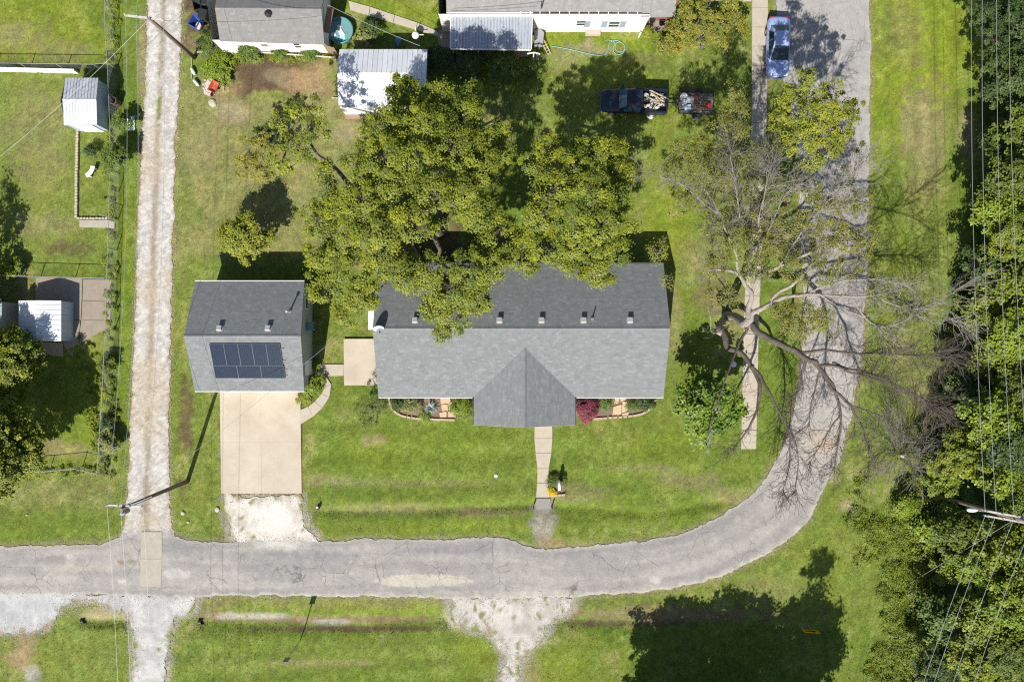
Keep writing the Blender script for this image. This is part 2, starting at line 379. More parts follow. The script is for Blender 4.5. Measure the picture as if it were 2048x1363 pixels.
# relief: ditches and swales, all dug below the level of the paving
GZ = -.015 - .05 * N3
def trench(line, depth, wpx):
    global GZ
    d = segdist(PX, PY, line) + (N3 - .5) * 6
    GZ = GZ - depth * np.exp(-(d / wpx) ** 2)
trench([(405, 1246), (560, 1247), (720, 1250), (895, 1240)], .24, 17); trench([(1118, 1240), (1300, 1246), (1480, 1248), (1660, 1262)], .24, 18); trench([(170, 1243), (248, 1244)], .26, 11)
trench([(640, 1022), (860, 1020), (1064, 1010)], .16, 9); trench([(1110, 1012), (1300, 1028), (1440, 1005)], .12, 10)
hard = np.minimum.reduce([sdist(PX, PY, p) for p in (ROAD_N + ROAD_S[::-1], ALLEY_W + ALLEY_E[::-1], SALLEY, LOT, APRON, SDRIVE)])
GZ = np.where(hard < 3, np.minimum(GZ, -.03), GZ); GZ = np.maximum(GZ, np.where(hard < 3, -.06, -9))
ny, nx = GX.shape
idx = np.arange(ny * nx).reshape(ny, nx)
F = np.stack([idx[:-1, :-1], idx[:-1, 1:], idx[1:, 1:], idx[1:, :-1]], -1).reshape(-1, 4)
m_g, t, p = nmat('lawn'); N = t.nodes; L = t.links
at = N.new('ShaderNodeAttribute'); at.attribute_name = 'col'
ge = N.new('ShaderNodeNewGeometry')
n1 = N.new('ShaderNodeTexNoise'); n1.inputs['Scale'].default_value = 9; n1.inputs['Detail'].default_value = 6; n1.inputs['Roughness'].default_value = .75; L.new(ge.outputs['Position'], n1.inputs['Vector'])
r1 = N.new('ShaderNodeMapRange'); r1.inputs[1].default_value = .28; r1.inputs[2].default_value = .72; r1.inputs[3].default_value = .52; r1.inputs[4].default_value = 1.5; L.new(n1.outputs['Fac'], r1.inputs[0])
mm = N.new('ShaderNodeMix'); mm.data_type = 'RGBA'; mm.blend_type = 'MULTIPLY'; mm.inputs[0].default_value = 1; L.new(at.outputs['Color'], mm.inputs[6]); L.new(r1.outputs[0], mm.inputs[7])
L.new(mm.outputs[2], p.inputs['Base Color']); p.inputs['Roughness'].default_value = .9; p.inputs['Specular IOR Level'].default_value = .15
bp = N.new('ShaderNodeBump'); bp.inputs['Strength'].default_value = .9; bp.inputs['Distance'].default_value = .05
n2 = N.new('ShaderNodeTexNoise'); n2.inputs['Scale'].default_value = 14; n2.inputs['Detail'].default_value = 5; n2.inputs['Roughness'].default_value = .7; L.new(ge.outputs['Position'], n2.inputs['Vector'])
L.new(n2.outputs['Fac'], bp.inputs['Height']); L.new(bp.outputs[0], p.inputs['Normal'])
V = np.stack([GX, GY, GZ], -1).reshape(-1, 3)
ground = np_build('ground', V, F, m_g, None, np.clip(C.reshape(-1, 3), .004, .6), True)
props(ground, kind='structure')

# grass blades standing on the turf: countless, one object
rng = np.random.RandomState(11)
NB = 210000
bx = rng.uniform(-42.5, 42.5, NB); by = rng.uniform(-28.5, 29, NB)
ii = np.clip(((by - gy[8]) / STEP).astype(int) + 8, 0, ny - 1); jj = np.clip(((bx - gx[8]) / STEP).astype(int) + 8, 0, nx - 1)
HX = [(x, y) for x, y in [(757, 793), (1327, 793), (1327, 527), (757, 527)]]
bpx = bx * S + 1024; bpy_ = 681.5 - by * S
FWALK = [(1069, 850), (1105, 850), (1104, 890), (1098, 925), (1096, 992), (1072, 994), (1074, 930), (1068, 890)]
RWALK = [(1503, -60), (1537, -60), (1536, 200), (1527, 400), (1518, 640), (1512, 897), (1481, 895), (1486, 640), (1497, 400), (1502, 200)]
ok = hard[ii, jj] > -2
for poly in (DRIVE, PATIO, FWALK, RWALK, [(757, 800), (1327, 800), (1327, 527), (757, 527)], [(391, 781), (607, 781), (607, 563), (391, 563)], [(72, 553), (226, 553), (226, 700), (110, 712), (40, 690), (40, 600), (72, 600)]):
    ok &= ~pip(bpx, bpy_, poly)
ok &= C[ii, jj][:, 1] > C[ii, jj][:, 0] * .93
bx = bx[ok]; by = by[ok]; ii = ii[ok]; jj = jj[ok]; n = len(bx)
ang = rng.uniform(0, 6.283, n); hgt = rng.uniform(.018, .042, n) * (.6 + 1.0 * N2[ii, jj]); wd_ = rng.uniform(.02, .045, n); ln = rng.uniform(.3, 1.3, n) * hgt
bz = GZ[ii, jj] - .01
ca, sa = np.cos(ang), np.sin(ang)
v0 = np.stack([bx - sa * wd_, by + ca * wd_, bz], -1); v1 = np.stack([bx + sa * wd_, by - ca * wd_, bz], -1)
v2 = np.stack([bx + sa * wd_ * .5 + ca * ln, by - ca * wd_ * .5 + sa * ln, bz + hgt], -1); v3 = np.stack([bx - sa * wd_ * .5 + ca * ln, by + ca * wd_ * .5 + sa * ln, bz + hgt], -1)
V = np.stack([v0, v1, v2, v3], 1).reshape(-1, 3); F = np.arange(4 * n).reshape(-1, 4)
gc = np.clip(1.1 * C[ii, jj] * rng.uniform(.8, 1.45, n)[:, None] * np.stack([rng.uniform(.85, 1.2, n), np.ones(n), np.ones(n)], -1), .004, .5)
m_b = mat('grass_blade', (1, 1, 1), attr='col', rough=.6, trans=.4, spec=.2)
grass = np_build('grass', V, F, m_b, None, np.repeat(gc, 4, 0)); props(grass, kind='stuff')

# ------------------------------------------------------------------ roads and gravel
def edge_noise(P, amp, seed):
    out = []
    for i, p in enumerate(P):
        t = (P[min(i + 9, len(P) - 1)] - P[max(i - 9, 0)]).normalized(); nn = Vector((t.y, -t.x))
        f = float(fbm(p.x * .9, p.y * .9, seed, 3)) - .5; f2 = float(vn(p.x * 5, p.y * 5, seed + 3)) - .5
        out.append(p + nn * (f * 2 * amp + f2 * amp * .9))
    return out
def by_len(line, n):
    P = [Vector(p) for p in line]; d = [0]
    for a, b in zip(P[:-1], P[1:]): d.append(d[-1] + (b - a).length)
    out = []; k = 0
    for i in range(n):
        t = d[-1] * i / (n - 1)
        while k < len(d) - 2 and d[k + 1] < t: k += 1
        out.append(P[k].lerp(P[k + 1], (t - d[k]) / max(1e-9, d[k + 1] - d[k])))
    return out
def strip(name, A, B, n, m, amp, seed, z, mt, colf, crown=.03):
    A = edge_noise(by_len(gp(A), n), amp, seed); B = edge_noise(by_len(gp(B), n), amp, seed + 9)
    A = np.array(A)[:, None, :]; B = np.array(B)[:, None, :]
    v = np.linspace(0, 1, m)[None, :, None]
    P = A * (1 - v) + B * v
    c = P[:, m // 2]; dl = np.concatenate([[0], np.cumsum(np.hypot(*(np.diff(c, axis=0).T)))])
    u = np.repeat(dl[:, None], m, 1); vv = np.repeat(v[:, :, 0], n, 0)
    Z = z + crown * (1 - (2 * vv - 1) ** 2) - .012 * (np.abs(2 * vv - 1) > .999)
    V = np.concatenate([P, Z[..., None]], -1)
    ix = np.arange(n * m).reshape(n, m)
    F = np.stack([ix[:-1, :-1], ix[:-1, 1:], ix[1:, 1:], ix[1:, :-1]], -1).reshape(-1, 4)
    X, Y = P[..., 0], P[..., 1]
    if np.cross(V[0, 1] - V[0, 0], V[1, 0] - V[0, 0])[2] < 0: F = F[:, ::-1]
    col = colf(X, Y, u, vv)
    o = np_build(name, V.reshape(-1, 3), F, mt, None, col.reshape(-1, 3), True)
    return props(o, kind='structure')
def road_mat(name, crack=True, fine=.30, sc=11):
    m, t, p = nmat(name); N = t.nodes; L = t.links
    at = N.new('ShaderNodeAttribute'); at.attribute_name = 'col'; ge = N.new('ShaderNodeNewGeometry')
    n1 = N.new('ShaderNodeTexNoise'); n1.inputs['Scale'].default_value = sc; n1.inputs['Detail'].default_value = 5; n1.inputs['Roughness'].default_value = .8; L.new(ge.outputs['Position'], n1.inputs['Vector'])
    r1 = N.new('ShaderNodeMapRange'); r1.inputs[1].default_value = .3; r1.inputs[2].default_value = .7; r1.inputs[3].default_value = 1 - fine; r1.inputs[4].default_value = 1 + fine; L.new(n1.outputs['Fac'], r1.inputs[0])
    mm = N.new('ShaderNodeMix'); mm.data_type = 'RGBA'; mm.blend_type = 'MULTIPLY'; mm.inputs[0].default_value = 1; L.new(at.outputs['Color'], mm.inputs[6]); L.new(r1.outputs[0], mm.inputs[7]); c = mm.outputs[2]
    bp = N.new('ShaderNodeBump'); bp.inputs['Strength'].default_value = .6; bp.inputs['Distance'].default_value = .02; L.new(n1.outputs['Fac'], bp.inputs['Height']); L.new(bp.outputs[0], p.inputs['Normal'])
    if crack:
        nd = N.new('ShaderNodeTexNoise'); nd.inputs['Scale'].default_value = 1.6; nd.inputs['Detail'].default_value = 4; L.new(ge.outputs['Position'], nd.inputs['Vector'])
        ad = N.new('ShaderNodeMix'); ad.data_type = 'VECTOR'; ad.inputs[0].default_value = .28; L.new(ge.outputs['Position'], ad.inputs[4]); L.new(nd.outputs['Color'], ad.inputs[5])
        for scl, wdt, msk in ((.55, .010, .50), (1.5, .014, .56)):
            vo = N.new('ShaderNodeTexVoronoi'); vo.feature = 'DISTANCE_TO_EDGE'; vo.inputs['Scale'].default_value = scl; L.new(ad.outputs[1], vo.inputs['Vector'])
            lt = N.new('ShaderNodeMapRange'); lt.inputs[1].default_value = wdt * .3; lt.inputs[2].default_value = wdt; lt.inputs[3].default_value = .5; lt.inputs[4].default_value = 0; L.new(vo.outputs['Distance'], lt.inputs[0])
            nk = N.new('ShaderNodeTexNoise'); nk.inputs['Scale'].default_value = .35; nk.inputs['Detail'].default_value = 3; L.new(ge.outputs['Position'], nk.inputs['Vector'])
            km = N.new('ShaderNodeMapRange'); km.inputs[1].default_value = msk - .04; km.inputs[2].default_value = msk + .06; L.new(nk.outputs['Fac'], km.inputs[0])
            mu = N.new('ShaderNodeMath'); mu.operation = 'MULTIPLY'; L.new(lt.outputs[0], mu.inputs[0]); L.new(km.outputs[0], mu.inputs[1])
            mx = N.new('ShaderNodeMix'); mx.data_type = 'RGBA'; L.new(mu.outputs[0], mx.inputs[0]); L.new(c, mx.inputs[6]); mx.inputs[7].default_value = rgb((.035, .033, .03)); c = mx.outputs[2]
    L.new(c, p.inputs['Base Color']); p.inputs['Roughness'].default_value = .88; p.inputs['Specular IOR Level'].default_value = .25
    return m
def c3(a): return np.asarray(a, float)
def pblob(Cc, X, Y, cx, cy, rx, ry, colr, amt, edge=.3, s=0):
    px = X * S + 1024; py = 681.5 - Y * S
    d = np.sqrt(((px - cx) / rx) ** 2 + ((py - cy) / ry) ** 2) + (fbm(X * 1.2, Y * 1.2, 20 + s) - .5) * .7 + (fbm(X * 5, Y * 5, 31 + s, 2) - .5) * .3
    return mixc(Cc, c3(colr), amt * (1 - sstep(1 - edge, 1 + edge * .3, d)))
def road_col(X, Y, u, v):
    a = fbm(u * .10, v * 9, 40); b = fbm(X * .35, Y * .35, 41); f = fbm(X * 2.5, Y * 2.5, 42)
    base = mixc(np.broadcast_to(c3((.232, .220, .208)), X.shape + (3,)), c3((.305, .285, .256)), sstep(.35, .66, a * .6 + b * .4))
    base = mixc(base, c3((.205, .198, .193)), .55 * sstep(.52, .68, fbm(u * .05, v * 6 + 3, 47)) )
    tr = np.exp(-((v - .30) / .09) ** 2) + np.exp(-((v - .68) / .10) ** 2)
    base = mixc(base, c3((.315, .300, .275)), .35 * tr * (0.4 + b))
    base = mixc(base, c3((.36, .335, .29)), .75 * (1 - sstep(.0, .07, v + (f - .5) * .08)) + .75 * sstep(.93, 1., v + (f - .5) * .08))
    py = 681.5 - Y * S; px = X * S + 1024
    up = sstep(560, 200, py) * (px > 1400)
    base = mixc(base, c3((.305, .292, .275)), .75 * up)
    mid = sstep(1040, 930, py) * sstep(500, 800, py) * (px > 1400)
    base = mixc(base, c3((.325, .305, .28)), .7 * mid)
    for q in ((848, 1160, 92, 13, (.385, .355, .29), .9, .12), (1310, 1158, 12, 8, (.39, .37, .33), .8, .3), (350, 1145, 24, 11, (.36, .345, .32), .8, .2), (374, 1147, 9, 9, (.40, .38, .35), .7, .2), (142, 1118, 12, 16, (.40, .37, .33), .8, .4), (244, 1161, 11, 5, (.40, .38, .36), .8, .3),
              (1650, 890, 26, 16, (.36, .235, .15), .7, .7), (1640, 885, 50, 36, (.36, .29, .22), .45, .8), (620, 1110, 120, 14, (.175, .175, .185), .6, .6), (560, 1140, 90, 20, (.18, .18, .185), .5, .6), (900, 1098, 120, 12, (.18, .18, .19), .6, .6), (1000, 1120, 16, 60, (.30, .285, .26), .6, .4), (330, 1095, 55, 14, (.19, .19, .195), .6, .5), (90, 1120, 90, 10, (.19, .185, .18), .6, .6),
              (243, 1122, 9, 4, (.22, .15, .08), .8, .4), (265, 1122, 12, 4, (.19, .17, .10), .7, .4), (110, 1117, 16, 6, (.25, .22, .19), .6, .5), (560, 1085, 60, 16, (.46, .44, .40), .8, .7), (1100, 1188, 90, 10, (.36, .34, .30), .6, .5), (1660, 700, 45, 14, (.36, .34, .31), .5, .6), (1660, 688, 40, 3, (.12, .12, .12), .5, .6)):
        base = pblob(base, X, Y, *q[:4], q[4], q[5], q[6])
    return base * (.82 + .36 * f)[..., None]
m_road = road_mat('asphalt')
road = strip('road', ROAD_N, ROAD_S, 1800, 44, .17, 60, .012, m_road, road_col, .05)
def alley_col(X, Y, u, v):
    f = fbm(X * 3, Y * 3, 50, 4); g = fbm(X * .3, Y * .3, 51); h = fbm(X * 6, Y * 6, 55, 2)
    base = mixc(np.broadcast_to(c3((.35, .335, .31)), X.shape + (3,)), c3((.44, .42, .39)), sstep(.35, .65, f))
    py = 681.5 - Y * S
    cen = np.exp(-((v - .47) / .085) ** 2) * sstep(.42, .62, f * .6 + g * .5 + .08)
    base = mixc(base, c3((.21, .165, .105)), np.clip(cen * 1.0, 0, .75))
    wd2 = np.exp(-((v - .46) / .06) ** 2) * sstep(.52, .62, fbm(X * 1.4, Y * .35, 54)) * (py < 330)
    base = mixc(base, G_MID, np.clip(wd2, 0, .9))
    base = mixc(base, c3((.36, .29, .20)), .55 * sstep(.5, .7, fbm(X * .25, Y * .18, 53)) )
    base = mixc(base, c3((.20, .16, .12)), .75 * np.exp(-((v - .42) / .10) ** 2) * sstep(930, 980, py) * sstep(1060, 1020, py) * sstep(.4, .55, f))
    eg = np.minimum(v, 1 - v) + (h - .5) * .10
    base = mixc(base, c3((.27, .215, .14)), .7 * (1 - sstep(.0, .07, eg)))
    base = mixc(base, c3((.26, .25, .24)), .8 * sstep(1052, 1072, py))
    return base * (.70 + .6 * h)[..., None]
alley = strip('gravel_alley', ALLEY_W, ALLEY_E, 800, 24, .16, 70, .004, road_mat('alley_gravel', False, .36, 11), alley_col, .03)
def patch(name, poly, z, mt, colf, amp=.2, seed=0, step=.3):
    """flat gravel sheet with a ragged outline, gridded so it can carry colour"""
    o = rough_outline(gp(poly), .15, amp, .8, seed)
    bm = bmesh.new(); vs = [bm.verts.new((q.x, q.y, z)) for q in o]
    f = bm.faces.new(vs); f.normal_update()
    if f.normal.z < 0: f.normal_flip()
    bmesh.ops.triangulate(bm, faces=bm.faces[:])
    xs = [q.x for q in o]; ys = [q.y for q in o]
    for ax, lo, hi in ((0, max(min(xs), -45), min(max(xs), 45)), (1, max(min(ys), -31), min(max(ys), 31))):
        k = lo + step
        while k < hi:
            co = [0, 0, 0]; no = [0, 0, 0]; co[ax] = k; no[ax] = 1
            bmesh.ops.bisect_plane(bm, geom=bm.verts[:] + bm.edges[:] + bm.faces[:], plane_co=co, plane_no=no); k += step
    me = bpy.data.meshes.new(name); bm.to_mesh(me); bm.free(); me.materials.append(mt)
    co = np.empty(len(me.vertices) * 3, np.float32); me.vertices.foreach_get('co', co); co = co.reshape(-1, 3)
    c = np.ones((len(co), 4), np.float32); c[:, :3] = colf(co[:, 0], co[:, 1])
    a = me.attributes.new('col', 'FLOAT_COLOR', 'POINT'); a.data.foreach_set('color', c.ravel())
    ob = link(name, me); return props(ob, kind='structure')
m_grav = road_mat('white_gravel', False, .36, 11)
def gcol(a, b, weeds, s):
    def f(X, Y):
        n = fbm(X * 1.3, Y * 1.3, s); h = fbm(X * 5, Y * 5, s + 1, 3)
        base = mixc(np.broadcast_to(c3(a), X.shape + (3,)), c3(b), sstep(.35, .65, n))
        base = mixc(base, G_DRY * .8, sstep(weeds, weeds + .08, fbm(X * 2.2, Y * 2.2, s + 2) * .6 + h * .4))
        return base * (.75 + .5 * h)[..., None]
    return f
def edged(poly, f):
    def g(X, Y):
        px = X * S + 1024; py = 681.5 - Y * S; c = f(X, Y); rr = sdist(px, py, ROAD_N + ROAD_S[::-1])
        d = -sdist(px, py, poly) + (fbm(X * 1.1, Y * 1.1, 97) - .5) * 26 + (fbm(X * 4.5, Y * 4.5, 98) - .5) * 22
        t = (1 - sstep(-2, 7, d)) * sstep(4, 12, rr); k = sstep(.45, .58, fbm(X * 2, Y * 2, 99))
        e = mixc(np.broadcast_to(G_CLAY * .9, c.shape), G_MID, k)
        return mixc(c, e, .92 * t)
    return g
patch('gravel_lane', SALLEY, .003, m_grav, edged(SALLEY, gcol((.33, .325, .315), (.42, .41, .395), .64, 80)), .42, 3)
patch('gravel_lot', LOT, .001, m_grav, edged(LOT, gcol((.33, .33, .33), (.39, .39, .385), .74, 84)), .40, 4)
def apron_col(X, Y):
    c = gcol((.40, .365, .31), (.50, .47, .42), .60, 88)(X, Y)
    px = X * S + 1024; py = 681.5 - Y * S
    return mixc(c, c3((.54, .52, .48)), .75 * (1 - sstep(.5, 1.1, np.hypot((px - 548) / 52, (py - 1035) / 45) + (fbm(X * 3, Y * 3, 89) - .5) * .8)))
patch('gravel_apron', APRON, .002, m_grav, edged(APRON, apron_col), .4, 5)
patch('gravel_drive', SDRIVE, .001, m_grav, edged(SDRIVE, gcol((.33, .305, .27), (.43, .41, .38), .57, 92)), .5, 6)
# loose stones spilled at the edges of the gravel
def pebbles(name, polys, nn, seed, zc=.02):
    r = np.random.RandomState(seed); out = []
    for poly, k, spread in polys:
        P = np.array([tuple(q) for q in resample(gp(poly), .1, False)]); P = P[(np.abs(P[:, 0]) < 43) & (np.abs(P[:, 1]) < 29)]
        i = r.randint(0, len(P), k); out.append(P[i] + r.normal(0, spread, (k, 2)))
    P = np.concatenate(out); k = len(P); s = r.uniform(.018, .042, k)
    base = np.array([(1, 0, 0), (-.4, .9, 0), (-.7, -.8, 0), (.1, .1, 1.0), ], float)
    a = r.uniform(0, 6.28, k); ca, sa = np.cos(a), np.sin(a)
    V = np.zeros((k, 4, 3)); V[:, :, 0] = base[None, :, 0] * ca[:, None] - base[None, :, 1] * sa[:, None]; V[:, :, 1] = base[None, :, 0] * sa[:, None] + base[None, :, 1] * ca[:, None]; V[:, :, 2] = base[None, :, 2]
    V = V * s[:, None, None] + np.concatenate([P, np.full((k, 1), zc)], 1)[:, None, :]
    b = np.arange(k)[:, None] * 4
    F = np.concatenate([b + np.array([[0, 1, 3]]), b + np.array([[1, 2, 3]]), b + np.array([[2, 0, 3]])], 0)
    colr = r.uniform(.28, .6, (k, 1)) * np.array([1, .94, .86])
    o = np_build(name, V.reshape(-1, 3), F, mat('pebble', (1, 1, 1), attr='col', rough=.9), None, np.repeat(colr, 4, 0)); props(o, kind='stuff')
pebbles('gravel', [(ALLEY_W, 1200, .2), (ALLEY_E, 1200, .2), (APRON, 900, .4), (SALLEY, 1300, .45), (SDRIVE, 1300, .5), (LOT[2:9], 400, .35), (ROAD_N, 700, .2), (ROAD_S, 900, .25)], 0, 21)

# ------------------------------------------------------------------ concrete
m_conc = mat('driveway_concrete', (.46, .405, .32), (.365, .31, .235), .45, .85, detail=9, fine=.10, bscale=30, bump=.15)
m_conc2 = mat('walk_concrete', (.41, .36, .29), (.345, .305, .245), 2, .85, fine=.12, bscale=30, bump=.15)
m_conc3 = mat('old_concrete', (.27, .225, .175), (.22, .185, .15), 1.6, .88, fine=.18, bscale=24, bump=.2)
m_conc4 = mat('grey_concrete', (.36, .325, .27), (.30, .27, .225), 1.5, .88, fine=.15, bscale=24, bump=.2)
def slabs(root, polys, z0, z1, mt, gap=.012, name='slab'):
    for i, poly in enumerate(polys):
        P = [Vector(p) for p in gp(poly)]; c = sum(P, Vector((0, 0))) / len(P)
        Q = []
        for p in P:
            d = p - c; Q.append(tuple(c + d * max(.2, 1 - gap / max(d.length, .1))))
        mb = MB(); mb.prism(Q, z0, z1 + (i % 3) * .004); mb.build(name, mt, root)
def paving(name, label=None):
    o = bpy.data.objects.new(name, None); COL.objects.link(o); o['kind'] = 'structure'; return o
d = paving('concrete_driveway')
slabs(d, [[(440, 781), (522, 781), (523, 884), (441.5, 884)], [(522, 781), (601, 781), (602.5, 884), (523, 884)], [(441.5, 884), (523, 884), (524, 986), (443, 986)], [(523, 884), (602.5, 884), (604, 986), (524, 986)]], -.1, .05, m_conc, .004)
d = paving('concrete_patio'); slabs(d, [PATIO], -.1, .14, m_conc)
d = paving('front_walk')
fw = [(1069, 1105, 848), (1068.5, 1105, 876), (1071, 1103, 905), (1074.5, 1097.5, 936), (1074, 1096, 965), (1072, 1099, 994)]
slabs(d, [[(a[0], a[2]), (a[1], a[2]), (b[1], b[2]), (b[0], b[2])] for a, b in zip(fw[:-1], fw[1:])], -.1, .04, m_conc2, .02)
d = paving('side_walk')
sw = [((688, 728), (688, 751)), ((652, 728), (663, 752)), ((640, 728), (662, 765)), ((652, 770), (662, 776)), ((646, 785), (657, 797)), ((631, 803), (645, 813)), ((615, 814), (626, 832)), ((601, 822), (601, 847))]
sw[2] = ((638, 727), (664, 760))
slabs(d, [[(688, 728), (652, 728), (652, 752), (688, 751)], [(652, 728), (625, 728), (622, 745), (652, 752)], [(652, 752), (637, 749), (650, 774), (663, 768)], [(663, 768), (650, 774), (643, 787), (659, 794)], [(659, 794), (643, 787), (630, 802), (645, 815)], [(645, 815), (630, 802), (616, 812), (626, 833)], [(626, 833), (616, 812), (601, 819), (601, 848)], ], -.1, .045, m_conc2, .015)
d = paving('sidewalk')
def rwx(y):
    P = [(-60, 1503.5, 1536), (200, 1503, 1534), (400, 1497, 1527), (640, 1487, 1517.5), (897, 1481.5, 1512)]
    for a, b in zip(P[:-1], P[1:]):
        if y <= b[0]: k = (y - a[0]) / (b[0] - a[0]); return a[1] + (b[1] - a[1]) * k, a[2] + (b[2] - a[2]) * k
    return P[-1][1], P[-1][2]
ys = [-60 + i * 38.3 for i in range(26)]
slabs(d, [[(rwx(a)[0], a), (rwx(a)[1], a), (rwx(b)[1], b), (rwx(b)[0], b)] for a, b in zip(ys[:-1], ys[1:])], -.1, .05, m_conc2, .022)
d = paving('back_walk'); bw = [((697, 2), (700, 20)), ((740, 14), (738, 32)), ((790, 31), (786, 46)), ((835, 46), (832, 60)), ((874, 62), (880, 75))]
slabs(d, [[a[0], b[0], b[1], a[1]] for a, b in zip(bw[:-1], bw[1:])], -.1, .03, m_conc2, .02)
slabs(d, [[(876, 60), (905, 62), (905, 96), (876, 96)]], -.1, .028, m_conc3, .02)
d = paving('road_slab'); slabs(d, [[(283, 1062), (325, 1062), (325, 1116), (282.5, 1116)], [(282.5, 1116), (325, 1116), (323, 1172), (281, 1172)]], -.05, .072, m_conc4, .015)
d = paving('shed_pad'); slabs(d, [[(166, 558), (224, 559), (223, 603), (165, 601)], [(165, 601), (223, 603), (222, 640), (163, 640)], [(163, 640), (222, 640), (222, 652), (160, 686), (160, 660)], [(72, 553), (166, 556), (163, 640), (70, 640)], [(126, 640), (161, 640), (159, 686), (150, 692), (146, 714), (126, 690)]], -.1, .03, m_conc3, .03)
d = paving('top_walk'); slabs(d, [[(1420, -14), (1462, -14), (1462, 2), (1420, 2)], [(1462, -14), (1503, -14), (1503, 3), (1462, 3)]], -.1, .04, m_conc2, .02)
mb = MB()
o = rough_outline(gp([(1073, 996), (1101, 996), (1102, 1016), (1072, 1017)]), .12, .05, 1, 8); mb.prism([tuple(q) for q in o], -.05, .02)
a = mb.build('gravel_crossing', mat('dark_gravel', (.20, .19, .175), (.27, .25, .23), 12, .9, fine=.4, bscale=40, bump=.5)); props(a, kind='structure')
# ------------------------------------------------------------------ buildings
def shingle_slope(mb, el, er, rl, rr, expo=.16, tabw=.27, seed=0, lift=.0065, tone=(1, 1, 1), wear=.065):
    """rows of single tabs from the eave (el-er) up to the ridge (rl-rr); each tab is tilted, its front edge stands proud"""
    el, er, rl, rr = map(Vector, (el, er, rl, rr)); R = random.Random(seed)
    n = ((er - el).cross(rl - el)).normalized()
    if n.z < 0: n = -n
    Ls = ((rl + rr) * .5 - (el + er) * .5).length; rows = max(1, int(round(Ls / expo)))
    for i in range(rows):
        a0 = el.lerp(rl, i / rows); b0 = er.lerp(rr, i / rows); t1 = min(1, (i + 1.12) / rows); a1 = el.lerp(rl, t1); b1 = er.lerp(rr, t1)
        L = (b0 - a0).length
        if L < .05: continue
        u = -R.random() * tabw
        rowt = 1 + R.uniform(-.02, .02)
        while u < L:
            wdt = tabw * R.choice((.7, .85, 1, 1, 1.15, 1.4)); s0 = max(0, u); s1 = min(L, u + wdt - .004); u += wdt
            if s1 - s0 < .02: continue
            p0 = a0.lerp(b0, s0 / L); p1 = a0.lerp(b0, s1 / L); q0 = a1.lerp(b1, s0 / L); q1 = a1.lerp(b1, s1 / L)
            l = lift * R.uniform(.75, 1.3)
            k = rowt * R.choice((1 - wear, 1 - wear * .5, 1, 1, 1, 1 + wear * .5, 1 + wear, 1 + wear * 2.2)) * R.uniform(.96, 1.04)
            mb.tint = (tone[0] * k, tone[1] * k, tone[2] * k)
            mb.add([p0 + n * .002, p1 + n * .002, p1 + n * l, p0 + n * l, q1 + n * .003, q0 + n * .003], [(0, 1, 2, 3), (3, 2, 4, 5)])
    mb.tint = (1, 1, 1)
m_sh = mat('asphalt_shingle', (.148, .157, .159), (.174, .182, .184), 2.0, .9, fine=.16, bscale=30, attr='col', spec=.2)
m_sh2 = mat('worn_shingle', (.200, .196, .192), (.235, .230, .225), 2.0, .9, fine=.12, bscale=30, attr='col', spec=.2)
m_trim = mat('grey_trim', (.42, .42, .42), rough=.6)
m_deck = mat('roof_deck', (.12, .12, .125), rough=.9)
m_white = mat('white_trim', (.78, .77, .74), rough=.5)
m_wallw = mat('white_siding', (.74, .70, .64), (.68, .64, .58), 1.2, .6)
m_wallt = mat('tan_siding', (.40, .36, .29), (.35, .31, .25), 1.2, .7)
m_wallg = mat('grey_siding', (.36, .40, .40), (.32, .36, .36), 1.2, .6)
m_glass = mat('window_glass', (.03, .04, .05), rough=.08, spec=.6)
m_dark = mat('dark_gutter', (.055, .055, .06), rough=.5)
m_metal = mat('bare_metal', (.55, .56, .57), (.48, .49, .50), 5, .35, .8)
m_galv = mat('galvanised_metal', (.52, .53, .54), (.44, .45, .47), 3, .45, .5)
m_black = mat('black_plastic', (.02, .02, .022), rough=.5)
m_wood = mat('weathered_wood', (.30, .21, .13), (.22, .155, .10), 4, .8, stretch=(6, 1, 1))
m_brick = mat('red_brick', (.28, .10, .07), (.22, .08, .055), 5, .85, fine=.2)

def slab_roof(mb, el, er, rl, rr, th=.10, off=.004):
    P = [Vector(p) for p in (el, er, rr, rl)]; n = (P[1] - P[0]).cross(P[3] - P[0]).normalized()
    if n.z < 0: n = -n
    top = [p - n * off for p in P]; bot = [p - n * th for p in P]
    if (P[1] - P[0]).cross(P[3] - P[0]).z < 0: top.reverse(); bot.reverse()
    mb.add(bot + top, [(3, 2, 1, 0), (4, 5, 6, 7)] + [(i, (i + 1) % 4, 4 + (i + 1) % 4, 4 + i) for i in range(4)])
def ridge_caps(mb, a, b, n1, n2, step=.24, wd=.16, tone=1.1, seed=0):
    a = Vector(a); b = Vector(b); d = (b - a); L = d.length; d.normalize(); R = random.Random(seed)
    s1 = Vector(n1); s2 = Vector(n2); k = int(L / step)
    for i in range(k):
        p = a + d * (i * step); q = a + d * ((i + 1) * step + .02); up = Vector((0, 0, .028)); up2 = Vector((0, 0, .016)); t = tone * R.uniform(.93, 1.08); mb.tint = (t, t, t)
        mb.add([p + s1 * wd + up * .6, p + up * 1.4, p + s2 * wd + up * .6, q + s1 * wd + up2 * .6, q + up2 * 1.4, q + s2 * wd + up2 * .6], [(0, 1, 4, 3), (1, 2, 5, 4)])
    mb.tint = (1, 1, 1)
